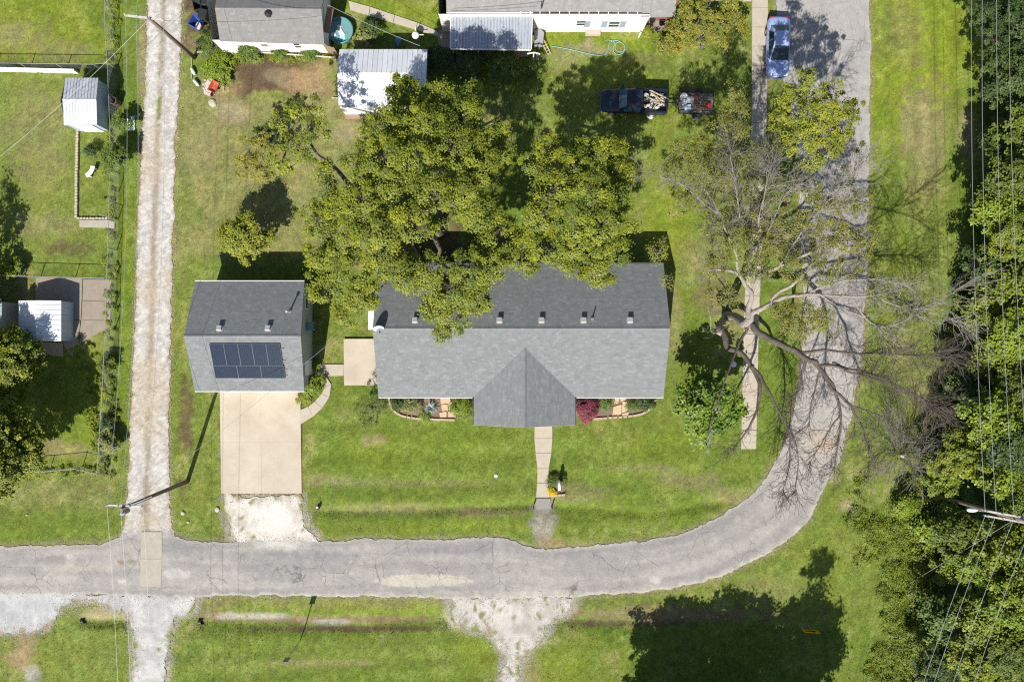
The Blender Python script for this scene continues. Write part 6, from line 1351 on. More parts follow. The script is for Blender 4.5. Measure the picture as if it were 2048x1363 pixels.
# --- trailer
cp = W(1392, 207, .5); tr = thing('trailer', 'black flat utility trailer hitched behind the pickup, loaded with junk', 'trailer', (cp.x, cp.y, 0), math.radians(-2))
mb = MB()
for i in range(8): m2 = MB(); m2.box((0, -.72 + i * .205, .52), (2.7, .19, .035)); m2.build('deck_board', mat('grey_deck', (.17, .15, .135), (.12, .11, .10), 4, .85), tr, False)
m_fr = mat('trailer_frame', (.03, .03, .033), rough=.5)
for y in (-.84, .84): mb.box((0, y, .50), (2.75, .06, .10))
for x in (-1.37, 1.37): mb.box((x, 0, .50), (.06, 1.62, .10))
mb.box((0, .84, .82), (2.75, .05, .05)); [mb.box((x, .84, .68), (.05, .04, .24)) for x in (-1.3, -.45, .45, 1.3)]
mb.box((0, -.84, .82), (2.75, .05, .05)); [mb.box((x, -.84, .68), (.05, .04, .24)) for x in (-1.3, -.45, .45, 1.3)]
mb.build('frame', m_fr, tr, False)
mb = MB(); mb.beam((-1.37, 0, .48), (-2.3, 0, .48), .08, .08); mb.beam((-1.37, .5, .48), (-1.95, 0, .48), .05, .05); mb.beam((-1.37, -.5, .48), (-1.95, 0, .48), .05, .05); mb.build('drawbar', m_fr, tr, False)
for s in (-1, 1):
    wheel(tr, .15, s * 1.0, .3, .18, m_tyre, m_rim); mb = MB(); mb.loft([[(.15 + .42 * math.cos(a), s * .9, .32 + .40 * math.sin(a)), (.15 + .42 * math.cos(a), s * 1.12, .32 + .40 * math.sin(a)), (.15 + .40 * math.cos(a), s * 1.12, .30 + .39 * math.sin(a)), (.15 + .40 * math.cos(a), s * .9, .30 + .39 * math.sin(a))] for a in [i * math.pi / 8 for i in range(9)]]); mb.build('fender', m_fr, tr, False)
def on_tr(x, y, z=.55): return (cp.x + x, cp.y + y, z)
mb = MB(); mb.lathe([(.30, 0), (.30, .22), (.27, .22), (.25, .06), (.05, .05)], 16); top_obj(mb, 'tub', m_white, 'round white tub at the front corner of the trailer', 'tub', on_tr(-1.0, .45))
mb = MB(); mb.lathe([(.19, 0), (.20, .25), (.21, .26), (.02, .27)], 14); top_obj(mb, 'bucket', m_white, 'white lidded bucket beside the blue tray on the trailer', 'bucket', on_tr(-1.0, .0))
mb = MB(); mb.box((0, 0, .1), (.46, .36, .2)); mb.box((0, 0, .215), (.5, .40, .03)); mb.box((0, 0, .24), (.3, .05, .03)); top_obj(mb, 'cool_box', mat('pale_blue_plastic', (.42, .52, .66), (.32, .44, .62), 6, .5), 'pale blue box on the trailer deck', 'cool box', on_tr(-.72, -.40), None, .15)
mb = MB(); mb.loft([[(-.3, -.22, 0), (.3, -.25, 0), (.34, .22, 0), (-.3, .25, 0)], [(-.34, -.26, .12), (.36, -.28, .1), (.36, .28, .12), (-.33, .28, .1)], [(-.2, -.15, .16), (.2, -.1, .15), (.2, .15, .16), (-.2, .15, .16)]]); top_obj(mb, 'tarp', mat('grey_tarp', (.27, .30, .32), rough=.7), 'folded grey-blue tarp on the trailer', 'tarp', on_tr(-.55, .25))
mb = MB(); mb.smooth = True; mb.lathe([(.05, 0), (.20, .02), (.24, .12), (.18, .24), (.06, .27)], 12); top_obj(mb, 'gas_can', mat('red_plastic', (.50, .03, .03), rough=.4), 'shiny red fuel can at the rear of the trailer', 'fuel can', on_tr(.92, -.2))
mb = MB(); mb.box((0, 0, .1), (.3, .2, .2)); mb.tube([(0, 0, .2), (-.1, .25, .4), (-.25, .45, .42)], .02, 6); top_obj(mb, 'engine', mat('red_metal', (.40, .04, .04), rough=.5), 'small red motor tool in the middle of the trailer', 'motor tool', on_tr(-.1, .45), None, .7)
rng = np.random.RandomState(14); k = 130; c0 = np.stack([rng.normal(.25, .30, k), rng.normal(-.05, .3, k), rng.uniform(.0, .3, k)], -1); dd = nrm(rng.normal(size=(k, 3)) * np.array([1, 1, .35])) * rng.uniform(.15, .45, k)[:, None]
v, f = sticks(c0 - dd, c0 + dd, .012, .008); o = link('brushwood', np_mesh('brushwood', v, f, mat('brushwood', (.30, .21, .15), (.22, .15, .10), 5, .9)), None, on_tr(0, 0, .58)); props(o, 'heap of cut brown brushwood on the trailer', 'brushwood')
mb = MB(); mb.box((0, 0, .06), (.4, .14, .1)); top_obj(mb, 'block', m_white, 'small white block on the grass south of the trailer', 'block', W(1391, 238))

# ------------------------------------------------------------------ poles and wires
m_pole = mat('pole_wood', (.20, .15, .11), (.13, .10, .075), 2, .9, stretch=(3, 3, .4), fine=.2)
m_arm = mat('crossarm_grey', (.46, .44, .41), (.36, .34, .31), 3, .8)
m_wire = mat('wire_grey', (.50, .51, .52), rough=.35, metal=.5)
m_wireb = mat('wire_black', (.03, .03, .03), rough=.6)
m_ins = mat('porcelain', (.40, .42, .44), rough=.25)
def pole(label, base, top, h, arms, harm, extra=None):
    root = thing('utility_pole', label, 'utility pole', (*W2(*base), 0)); b = W(*base); t = W(top[0], top[1], h)
    mb = MB(); mb.smooth = True; mb.tube([b - Vector((0, 0, .2)), b.lerp(t, .5), t], [.17, .145, .115], 10); mb.build('shaft', m_pole, root)
    ends = []
    for (a, c, z) in arms:
        A, B = W(a[0], a[1], z), W(c[0], c[1], z); mb = MB(); mb.beam(A, B, .11, .12); ar = mb.build('crossarm', m_arm, root); n = 4
        for i in range(n):
            q = A.lerp(B, .03 + .94 * i / (n - 1)); m2 = MB(); m2.lathe([(.02, 0), (.02, .06), (.055, .07), (.04, .11), (.055, .13), (.03, .19)], 8, (q.x, q.y, z + .06)); m2.build('insulator', m_ins, ar)
        m3 = MB(); mid = A.lerp(B, .5); m3.beam(A.lerp(B, .25) - Vector((0, 0, .05)), mid - Vector((0, 0, .6)), .03, .03); m3.beam(A.lerp(B, .75) - Vector((0, 0, .05)), mid - Vector((0, 0, .6)), .03, .03); m3.build('brace', m_galv, root)
    return root
pl = pole('leaning wooden utility pole with a grey crossarm, at the bottom of the gravel alley', (375, 962), (243, 1017), 9.3, [((213, 1009), (288, 1012), 9.05)], 9)
mb = MB(); q = W(241, 1016, 9.0); q = Vector((q.x - .05, q.y - .35, 8.1)); mb.lathe([(.1, -.02), (.2, 0), (.2, .6), (.21, .62), (.16, .68), (.03, .7)], 14, tuple(q)); [mb.lathe([(.03, 0), (.05, .08), (.03, .2)], 8, (q.x + s * .1, q.y, q.z + .68)) for s in (-1, 1)]; mb.build('transformer', mat('transformer_grey', (.22, .24, .27), rough=.5), pl)
mb = MB(); q = W(290, 997, 8.0); mb.tube([W(262, 1009, 8.6), W(285, 1000, 8.5), W(304, 992, 8.3)], .03, 6); mb.build('lamp_bracket', m_galv, pl)
pole('wooden utility pole with a white crossarm standing over the top of the gravel alley', (388, 115), (297, 36), 9.2, [((250, 31), (328, 40), 9.0)], 9)
pr = pole('leaning brown utility pole with twin pale crossarms in the wood at the right edge', (1852, 984), (2056, 1043), 9.6, [((1968, 1020), (2066, 1038), 9.0), ((1968, 1030), (2068, 1048), 8.75)], 9)
mb = MB(); a = W(1975, 1022, 7.2); b = W(1948, 1019, 7.6); mb.tube([a, a.lerp(b, .5) + Vector((0, 0, .15)), b], .03, 6); lamp_arm = mb.build('lamp_arm', m_galv, pr)
mb = MB(); mb.smooth = True; mb.loft([[(b.x + dx, b.y + dy * k, b.z + dz_ * k) for dy, dz_ in ((-.12, -.06), (.12, -.06), (.14, .03), (0, .10), (-.14, .03))] for dx, k in ((.25, .5), (.1, .9), (-.15, 1.1), (-.4, .9), (-.5, .4))]); mb.build('lamp_head', mat('lamp_white', (.72, .74, .76), rough=.4), pr)
def wire(label, a, b, sag, r=.0105, mt=None, grp=None, n=18):
    A, B = W(*a), W(*b); P = [A.lerp(B, i / n) - Vector((0, 0, sag * 4 * (i / n) * (1 - i / n))) for i in range(n + 1)]
    o = A.copy(); mb = MB(); mb.tube([p - o for p in P], r, 5); return top_obj(mb, 'power_line', mt or m_wire, label, 'power line', o, grp)
G1 = 'power lines along the alley'
wire('westernmost power line along the alley, north of the lower pole', (214, 1009, 9.2), (251, 30, 9.2), 1.0, grp=G1); wire('middle power line along the alley, north of the lower pole', (241, 1014, 9.3), (272, 33, 9.2), 1.0, grp=G1); wire('power line above the gravel of the alley, north of the lower pole', (287, 1011, 9.2), (327, 38, 9.2), 1.0, grp=G1)
wire('westernmost power line crossing the lower road', (214, 1010, 9.2), (232, 2100, 9.2), 1.0, grp=G1); wire('power line crossing the lower road from the pole head', (241, 1016, 9.3), (256, 2100, 9.3), 1.0, grp=G1); wire('power line crossing the concrete road slab', (286, 1012, 9.2), (290, 2100, 9.2), 1.0, grp=G1)
wire('power line leaving through the top edge from the west end of the upper crossarm', (251, 30, 9.2), (258, -700, 9.2), .9, grp=G1); wire('power line leaving through the top edge beside the upper pole', (272, 33, 9.2), (280, -700, 9.2), .9, grp=G1); wire('power line leaving through the top edge from the east end of the upper crossarm', (327, 38, 9.2), (336, -700, 9.2), .9, grp=G1)
wire('thin service cable from the lower pole across the garage roof to the long house', (245, 1017, 8.6), (749, 612, 3.6), .5, .011, m_wire)
wire('service cable from the upper pole across the yard to the left edge', (296, 38, 8.4), (-160, 415, 5.0), .5, .011, m_wireb); wire('second service cable from the upper pole to the left edge, just below the first', (296, 40, 8.2), (-150, 428, 5.0), .7, .010, m_wire)
wire('black cable from the upper pole over the grey outbuilding roof', (298, 40, 8.3), (660, 30, 4.6), .6, .011, m_wireb); wire('pale cable slanting from the outbuilding to the white shed', (655, 10, 5.0), (840, 92, 3.0), .25, .012, m_wire)
wire('cable running from the white house roof pipe to its eave', (902, 22, 3.4), (1083, 12, 3.9), .1, .012, m_wireb)
G2 = 'power lines over the wood'
for lab, a, b in (('brightest power line along the wood edge, north of the right pole', (1970, 1020, 9.2), (1953, -500, 9.4)), ('faint power line second from the wood edge, north of the right pole', (1992, 1024, 9.2), (1975, -500, 9.4)), ('power line third from the wood edge, north of the right pole', (2028, 1031, 9.2), (2001, -500, 9.4)), ('power line nearest the right edge, north of the right pole', (2062, 1037, 9.2), (2022, -500, 9.4)),
                  ('leftmost of the lines fanning south from the right pole', (1970, 1031, 8.95), (1690, 1930, 9.4)), ('second from left of the lines fanning south from the right pole', (1990, 1034, 8.95), (1712, 1930, 9.4)), ('third from left of the lines fanning south from the right pole', (2026, 1041, 8.95), (1752, 1930, 9.4)), ('rightmost of the lines fanning south from the right pole', (2064, 1047, 8.95), (1800, 1930, 9.4))):
    wire(lab, a, b, .9, .0125, grp=G2, n=24)
mb = MB(); A, B = W(2026, 1040, 8.3), W(1812, 1170, .2); mb.tube([Vector((0, 0, 0)), B - A], .012, 5); top_obj(mb, 'guy_wire', m_wire, 'taut guy wire slanting down from the right pole into the brush', 'guy wire', A)

# ------------------------------------------------------------------ chain-link fences
m_mesh = mat('fence_wire', (.38, .40, .40), rough=.5, metal=.4)
m_post = mat('fence_pipe', (.42, .43, .43), rough=.45, metal=.5)
def chainlink(label, pts, h, step=2.6, group=None, mt=None):
    P = [Vector((*W2(*p), 0)) for p in pts]; root = thing('chain_link_fence', label, 'fence', P[0], 0, group); R = random.Random(len(label)); mp_ = mt or m_post
    m0 = MB(); m0.tube([(0, 0, -.1), (0, 0, h + .04)], .032, 7); pm = m0.mesh('post', mp_)
    V = []; A = []; B = []
    mb = MB()
    for a, b in zip(P[:-1], P[1:]):
        L = (b - a).length; n = max(1, round(L / step))
        for i in range(n + (b is P[-1])):
            q = a.lerp(b, i / n); link('post', pm, root, q - P[0] + Vector((R.uniform(-.03, .03), R.uniform(-.03, .03), 0)))
        z = Vector((0, 0, h)); mb.tube([a + z, b + z], .022, 6)
        d = (b - a).normalized(); k = int(L / .11)
        for i in range(k):
            s = L * i / k; e = s + h * .85
            for sg in (1, -1):
                p0 = a + d * s; p1 = a + d * min(max(s + sg * h * .85, 0), L); zz = h * min(1, abs((p1 - p0).length) / (h * .85)); A.append(p0 + Vector((0, 0, .02))); B.append(p1 + Vector((0, 0, zz)))
    mb.build('top_rail', mp_, root)
    v, f = sticks(np.array(A), np.array(B), .0028, .0028); o = np_build('wire_mesh', v, f, m_mesh, root); props(o, kind='stuff')
    return root
chainlink('long chain-link fence running along the west side of the gravel alley', [(228, -80), (228, 60), (233, 138), (238, 260), (238, 330), (236, 440), (232, 560), (229, 660), (222, 800), (213, 942)], 1.25)
chainlink('chain-link fence crossing the yard above the small gable shed', [(-80, 137), (60, 139), (205, 141), (233, 138)], 1.2)
chainlink('chain-link fence between the yard and the concrete pad', [(-60, 550), (80, 555), (150, 557), (224, 559)], 1.15)
chainlink('sagging wire fence along the top of the bottom-left lawn', [(40, 940), (100, 938), (165, 932), (209, 942)], 1.1)
fg = thing('fence_gate', 'small wire fence gate standing beside the pale slab in the fenced yard', 'gate', (*W2(217, 435), 0)); mb = MB(); A, B = W(216, 434), W(236, 440)
for z in (.15, 1.15): mb.tube([A + Vector((0, 0, z)), B + Vector((0, 0, z))], .02, 6)
for q in (A, B): mb.tube([q, q + Vector((0, 0, 1.2))], .022, 6)
mb.build('frame', m_post, fg); v, f = sticks(np.array([A.lerp(B, i / 9) + Vector((0, 0, .15)) for i in range(10)]), np.array([A.lerp(B, i / 9) + Vector((0, 0, 1.15)) for i in range(10)]), .003, .003); np_build('wire_mesh', v, f, m_mesh, fg)
mb = MB(); A, B = W(-40, 141), W(158, 146); mb.box((0, 0, .3), ((B - A).length, .10, .62)); o = thing('low_wall', 'low white board wall under the upper chain-link fence', 'wall', (A + B) / 2, math.atan2((B - A).y, (B - A).x)); 
for i in range(6):
    Lb = (B - A).length; m2 = MB(); m2.box((-Lb / 2 + Lb * (i + .5) / 6, 0, .3 + (i % 2) * .01), (Lb / 6 - .02, .14, .6)); m2.build('panel', m_white, o, False)
# ------------------------------------------------------------------ small things in the yards
def bricks(root, line, L, wd, h, mt, gap=.015, seed=0, name='brick', jit=.012):
    R = random.Random(seed); P = resample(gp(line), L + gap); mb = MB(); mb.box((0, 0, 0), (L, wd, h)); me = mb.mesh(name, mt); o0 = wloc(root)
    for a, b in zip(P[:-1], P[1:]):
        c = (a + b) / 2; d = b - a; link(name, me, root, Vector((c.x + R.uniform(-jit, jit), c.y + R.uniform(-jit, jit), h / 2 - .02 + R.uniform(0, .02))) - o0, math.atan2(d.y, d.x) + R.uniform(-.06, .06))
m_pb = mat('pale_block', (.44, .38, .29), (.34, .29, .22), 5, .9, fine=.2)
e = thing('brick_edging', 'line of pale block edging along the west side of the inner yard bed', 'edging', (*W2(155, 350), 0)); bricks(e, [(157, 258), (155, 330), (154, 436)], .20, .20, .16, m_pb, .05, 1)
e = thing('brick_edging', 'short row of block edging along the bottom of the inner yard bed', 'edging', (*W2(190, 438), 0)); bricks(e, [(155, 437), (217, 437)], .20, .14, .14, m_pb, .04, 2)
mb = MB(); o = rough_outline(gp([(160, 440), (214, 440), (230, 443), (230, 458), (216, 456), (160, 454)]), .2, .04, 1, 3); mb.prism([tuple(q) for q in o], -.05, .06); props(mb.build('concrete_slab', m_conc4), kind='structure')
e = thing('bed_edging', 'curved tan block edging round the left flower bed', 'edging', (*W2(840, 835), 0)); m_edge = mat('tan_block', (.42, .31, .22), (.35, .26, .18), 5, .9, fine=.15)
bricks(e, [tuple(q) for q in smooth_line([(779, 798), (782, 812), (792, 826), (815, 835), (860, 838), (908, 839)], 2)], .28, .16, .16, m_edge, .02, 3)
e = thing('bed_edging', 'curved tan block edging round the right flower bed', 'edging', (*W2(1250, 832), 0)); bricks(e, [tuple(q) for q in smooth_line([(1190, 837), (1230, 834), (1270, 831), (1292, 824), (1306, 810), (1310, 800)], 2)], .28, .16, .16, m_edge, .02, 4)
for label, poly in (('mulched soil bed left of the porch', [(780, 785), (946, 785), (946, 838), (860, 837), (815, 834), (793, 825), (784, 812)]), ('mulched soil bed right of the porch', [(1154, 785), (1310, 785), (1308, 806), (1292, 823), (1270, 830), (1190, 836), (1154, 836)])):
    mb = MB(); mb.prism([tuple(q) for q in rough_outline(gp(poly), .25, .03, 1, 4)], -.05, .03); props(mb.build('soil', mat('mulch', (.20, .15, .10), (.13, .095, .065), 8, .95, fine=.3, bscale=30, bump=.5)), kind='structure')
m_flag = mat('flagstone', (.50, .37, .22), (.42, .32, .21), 3, .85, fine=.15, bscale=20, bump=.3)
def flags(label, polys, group=None):
    r = thing('flagstone_path', label, 'paving', (*W2(*polys[0][0]), 0))
    for i, p in enumerate(polys):
        c = np.mean(p, 0); p = [tuple(c + (np.array(q) - c) * .94) for q in p]; mb = MB(); mb.prism([tuple(q) for q in rough_outline(gp(p), .12, .03, 2, 20 + i)], 0, .085 + .012 * (i % 3)); mb.build('flagstone', m_flag, r)
flags('flagstone steps crossing the left flower bed', [[(880, 795), (900, 795), (902, 806), (882, 808)], [(882, 809), (895, 808), (897, 820), (884, 822)], [(897, 807), (906, 800), (910, 818), (898, 820)], [(878, 824), (894, 822), (894, 834), (880, 834)], [(896, 822), (911, 820), (912, 834), (896, 834)], [(905, 795), (912, 795), (910, 803)]])
flags('flagstones set in the right flower bed', [[(1222, 795), (1240, 794), (1236, 806), (1222, 812)], [(1226, 812), (1243, 808), (1242, 829), (1224, 830)], [(1244, 801), (1257, 802), (1254, 822), (1243, 826)], [(1240, 796), (1252, 795), (1250, 800), (1241, 803)], [(1244, 826), (1258, 823), (1256, 830), (1243, 831)]])
# mailbox bed
mbx = thing('mailbox', 'white mailbox on a white post in the small planting bed by the front walk', 'mailbox', (*W2(1117, 958), 0))
mb = MB(); mb.box((0, 0, .5), (.11, .11, 1.0)); mb.box((0, -.25, .86), (.09, .5, .08)); mb.beam((0, -.03, .5), (0, -.38, .84), .07, .07); mb.build('post', m_white, mbx, False)
mb = MB(); mb.smooth = True; pr_ = [(-.11, 0), (.11, 0), (.11, .12), (.085, .19), (.04, .23), (-.04, .23), (-.085, .19), (-.11, .12)]; mb.loft([[(x, y, .92 + z) for x, z in pr_] for y in (-.62, .05)]); bx_ = mb.build('box', m_white, mbx, False)
mb = MB(); mb.box((0, -.635, 1.03), (.20, .02, .2)); mb.build('door', m_white, bx_, False); mb = MB(); mb.box((.13, -.2, 1.1), (.015, .18, .06)); mb.build('flag', m_tail, bx_, False)
e = thing('brick_edging', 'row of tan blocks along the front of the mailbox bed', 'edging', (*W2(1115, 991), 0)); bricks(e, [(1100, 991), (1130, 988)], .26, .16, .18, m_edge, .02, 6)
mb = MB(); mb.prism([tuple(q) for q in rough_outline(gp([(1096, 955), (1130, 955), (1130, 986), (1100, 988)]), .15, .03, 1, 4)], -.05, .02); props(mb.build('soil', MATS['mulch']), kind='structure')
q = W(1129, 956); mb = MB(); mb.lathe([(.10, 0), (.12, .05), (.09, .12), (.02, .14)], 9); top_obj(mb, 'stone', mat('pale_stone', (.56, .50, .42), (.46, .41, .34), 4, .85), 'small pale stone at the back of the mailbox bed', 'stone', q)
for x, lab in ((1067, 'short black marker post left of the walk end'), (1104, 'short black marker post right of the walk end')):
    p = thing('marker_post', lab, 'marker post', W(x, 1012), 0, 'marker posts at the walk end'); mb = MB(); mb.box((0, 0, .25), (.08, .10, .55)); mb.build('post', m_black, p, False); mb = MB(); mb.box((0, 0, .545), (.10, .13, .04)); mb.build('cap', m_black, p, False)
mb = MB(); mb.lathe([(.14, 0), (.15, .03), (.12, .05), (.02, .055)], 16); top_obj(mb, 'lid', mat('pale_lid', (.55, .60, .66), rough=.5), 'small pale round lid set in the front lawn', 'utility lid', W(992, 951))
vp = thing('valve_post', 'short valve post with a black cap on the grass right of the gravel apron', 'post', W(637, 1013)); mb = MB(); mb.box((-.06, 0, .1), (.12, .12, .22)); mb.build('base', m_white, vp, False); mb = MB(); mb.box((.08, 0, .16), (.12, .22, .32)); mb.build('cap', m_black, vp, False)
# rocks
def rock(label, px, py, s, mt, tall=.5, seed=0, group=None):
    bm = bmesh.new(); bmesh.ops.create_icosphere(bm, subdivisions=2, radius=1); R = random.Random(seed)
    for v in bm.verts:
        n = float(vn(v.co.x * 1.4 + seed, v.co.y * 1.4 + v.co.z, 5)); v.co *= .7 + .6 * n; v.co.z = max(-.2, v.co.z * tall); v.co *= s
    me = bpy.data.meshes.new('rock'); bm.to_mesh(me); bm.free(); me.materials.append(mt); o = link('rock', me, None, W(px, py)); o.rotation_euler = (0, 0, R.uniform(0, 6)); return props(o, label, 'rock', group)
m_rock = mat('limestone', (.42, .37, .31), (.33, .29, .24), 4, .85, fine=.15)
rock('flat pale rock on the grass east of the lower alley', 365, 1025, .19, m_rock, .45, 1); rock('small white stone below the flat pale rock, by the lower alley', 376, 1043, .11, m_rock, .6, 2); rock('pale rock at the left of the gravel apron', 434, 1018, .2, m_rock, .45, 3)
rock('flat pale stone below the orange wheelbarrow', 425, 206, .33, m_rock, .3, 4); rock('tiny white stone on the lower left lawn', 54, 1029, .08, m_rock, .6, 5); rock('white stone in the shade of the wood by the guy wire', 1826, 1168, .3, m_rock, .5, 6); rock('pale stone by the leafless grey shrub', 1806, 911, .2, m_rock, .5, 7)
# curved bench
bn = thing('bench', 'curved white garden bench inside the fenced yard', 'bench', W(188, 346), math.radians(-35)); m_bench = mat('white_stone', (.70, .67, .60), (.62, .59, .52), 4, .7)
arc = [(math.cos(a) * 1.0, math.sin(a) * 1.0) for a in [(-28 + i * 8) * math.pi / 180 for i in range(8)]]
mb = MB(); mb.loft([[(x * .83 - .98, y * .83, .40), (x * 1.17 - .98, y * 1.17, .40), (x * 1.17 - .98, y * 1.17, .46), (x * .83 - .98, y * .83, .46)] for x, y in arc]); mb.build('seat', m_bench, bn, False)
for i in (1, 6):
    x, y = arc[i]; mb = MB(); mb.box((x - .98, y, .2), (.12, .24, .42), math.atan2(y, x) + 1.57); mb.build('leg', m_bench, bn, False)
mb = MB(); mb.box((0, 0, .03), (.58, 1.15, .05)); mb.box((0, 0, .065), (.5, 1.05, .03)); top_obj(mb, 'panel', mat('pale_sheet', (.62, .64, .63), rough=.6), 'pale rounded panel lying on the grass east of the fence', 'panel', W(263, 247), None, .05)
br = thing('barrel', 'dark rusty barrel beside the fence, right of the small gable shed', 'barrel', W(237, 208)); mb = MB(); mb.lathe([(.26, 0), (.28, .04), (.28, .4), (.29, .42), (.28, .44), (.28, .82), (.25, .82), (.24, .3), (.02, .28)], 16); mb.build('drum', mat('rusty_drum', (.14, .09, .06), (.08, .06, .05), 4, .8), br, False); mb = MB(); mb.lathe([(.285, .80), (.3, .81), (.285, .84)], 16, cap=False); mb.build('rim', m_metal, br, False)
# wheelie bins
def bin_(label, px, py, c, rz, open_=True, s=1.0):
    r = thing('trash_bin', label, 'bin', W(px, py), rz); mt = mat('bin_' + '_'.join(label.split()[:2]), c, rough=.5); mb = MB(); t = .03; a, b, h = .30 * s, .38 * s, 1.0
    lo = [(-a * .8, -b * .8, .05), (a * .8, -b * .8, .05), (a * .8, b * .8, .05), (-a * .8, b * .8, .05)]; hi = [(-a, -b, h), (a, -b, h), (a, b, h), (-a, b, h)]; ih = [(-a + t, -b + t, h), (a - t, -b + t, h), (a - t, b - t, h), (-a + t, b - t, h)]; il = [(x * .9, y * .9, .3) for x, y, _ in lo]
    mb.loft([lo, hi, ih, il]); mb.build('body', mt, r, False); mb = MB()
    if open_: mb.box((0, b + .05, .62), (2 * a, .05, .75))
    else: mb.box((0, 0, h + .03), (2 * a + .06, 2 * b + .06, .06), 0, .9)
    mb.build('lid', mt, r, False)
    for s_ in (-1, 1): m2 = MB(); m2.tube([(s_ * a * .8, b * .8, .1), (s_ * a * .95, b * .8, .1)], .1, 10); m2.build('wheel', m_tyre, r, False)
    return r
bin_('open blue bin full of rubbish west of the outbuilding', 400, 54, (.03, .09, .32), math.radians(-28), True, 1.15)
q = W(398, 53, .7); mb = MB(); mb.loft([[(math.cos(k) * .22, math.sin(k) * .3, z) for k in (0, 1, 2, 3.1, 4.2, 5.2)] for z in (0, .12)]); top_obj(mb, 'trash_bag', mat('pink_bag', (.60, .38, .40), (.5, .42, .36), 8, .6), 'pinkish rubbish inside the open blue bin', 'rubbish', q)
bin_('black bin nearest the top edge west of the outbuilding', 421, 12, (.02, .022, .022), .1, False); bin_('dark grey bin left of the black bin, west of the outbuilding', 405, 22, (.035, .036, .034), .2, True); bin_('black bin just right of the open blue bin', 416, 40, (.015, .016, .018), -.2, False)
mb = MB(); mb.box((0, 0, .1), (.5, .06, .04)); mb.tube([(-.25, -.2, .1), (.25, .2, .3)], .02, 6); mb.tube([(-.3, .2, .1), (.3, -.15, .4)], .02, 6); mb.tube([(0, -.3, .05), (.1, .3, .5)], .02, 6); top_obj(mb, 'frame_scrap', m_galv, 'small tangle of metal tubes beside the outbuilding corner', 'scrap metal', W(426, 26))
# debris circle
wb = thing('wheelbarrow', 'orange-red wheelbarrow tipped among debris south of the outbuilding', 'wheelbarrow', W(433, 177), math.radians(-28)); m_or = mat('orange_paint', (.42, .085, .04), (.30, .07, .04), 3, .5)
mb = MB(); lo = [(-.22, -.28, .25), (.22, -.28, .25), (.22, .22, .25), (-.22, .22, .25)]; hi = [(-.34, -.48, .5), (.34, -.48, .5), (.32, .42, .55), (-.32, .42, .55)]; ih = [(x * .93, y * .93, z) for x, y, z in hi]; il = [(x * .9, y * .9, .28) for x, y, _ in lo]; mb.loft([lo, hi, ih, il]); mb.build('tray', m_or, wb, False)
for s in (-1, 1): mb = MB(); mb.tube([(s * .1, -.5, .2), (s * .25, .3, .3), (s * .3, .85, .5)], .022, 6); mb.build('handle', m_wood, wb, False); mb = MB(); mb.tube([(s * .24, .3, .28), (s * .24, .35, .0)], .018, 6); mb.build('leg', m_galv, wb, False)
mb = MB(); mb.tube([(-.04, -.58, .18), (.04, -.58, .18)], .18, 14); mb.build('wheel', m_tyre, wb, False)
R = random.Random(9)
mb = MB()
o = rough_outline(gp([(408, 168), (420, 156), (432, 162), (430, 182), (418, 192), (408, 188)]), .15, .1, 1, 6); mb.prism([tuple(q) for q in o], -.03, .02); props(mb.build('rubble_patch', mat('rubble', (.42, .36, .30), (.52, .46, .42), 10, .95, fine=.3, bscale=26, bump=.4)), kind='structure')
mb = MB()
for i in range(40):
    q = W(416 + R.uniform(-11, 13), 174 + R.uniform(-15, 15)); r = R.uniform(.04, .12); mb.lathe([(r * .8, 0), (r, r * .4), (r * .5, r * .8)], 5 + i % 3, (q.x, q.y, 0))
props(mb.build('rubble', m_rock), kind='stuff')
for (x, y, a, lab) in ((388, 144, 1.1, 'pale green plastic bottle shape lying in the weeds, upper one'), (394, 167, .9, 'pale green plastic drum lying in the weeds, lower one')):
    mb = MB(); mb.smooth = True; mb.tube([(-.32, 0, .15), (-.25, 0, .15), (.2, 0, .15), (.3, 0, .15), (.36, 0, .15)], [.06, .14, .14, .09, .04], 10); top_obj(mb, 'plastic_drum', mat('pale_green_plastic', (.46, .58, .46), rough=.4), lab, 'plastic drum', W(x, y), None, -a)
mb = MB(); mb.box((0, 0, .14), (.46, .34, .28)); mb.box((0, 0, .285), (.4, .28, .02)); top_obj(mb, 'crate', m_white, 'white box at the upper right of the debris circle', 'box', W(445, 151), None, .2)
mb = MB(); mb.beam((0, 0, .1), W(448, 184) - W(449, 152) + Vector((0, 0, .1)), .06, .06); top_obj(mb, 'timber', m_board, 'thin pale timber along the right side of the debris circle', 'timber', W(449, 152))
mb = MB(); mb.beam((0, 0, .1), W(384, 158) - W(384, 112) + Vector((0, 0, .1)), .05, .05); top_obj(mb, 'timber', m_board, 'thin pale timber along the left side of the weed thicket', 'timber', W(384, 112))
for i, (a, b, lab) in enumerate((((396, 108), (430, 107), 'pale rail beam at the left of the weed thicket'), ((432, 107), (500, 108), 'pale rail beam in front of the outbuilding wall'), ((512, 108), (672, 119), 'long pale rail beam along the top of the bare soil'))):
    mb = MB(); A, B = W(*a), W(*b); mb.beam(Vector((0, 0, .35)), B - A + Vector((0, 0, .35)), .08, .08); k = max(2, int((B - A).length / 2.2))
    for j in range(k + 1): q = (B - A) * (j / k); mb.box((q.x, q.y, .15), (.09, .09, .34))
    top_obj(mb, 'rail', mat('pale_rail', (.46, .43, .38), rough=.8), lab, 'rail', A, 'low rails below the outbuilding')
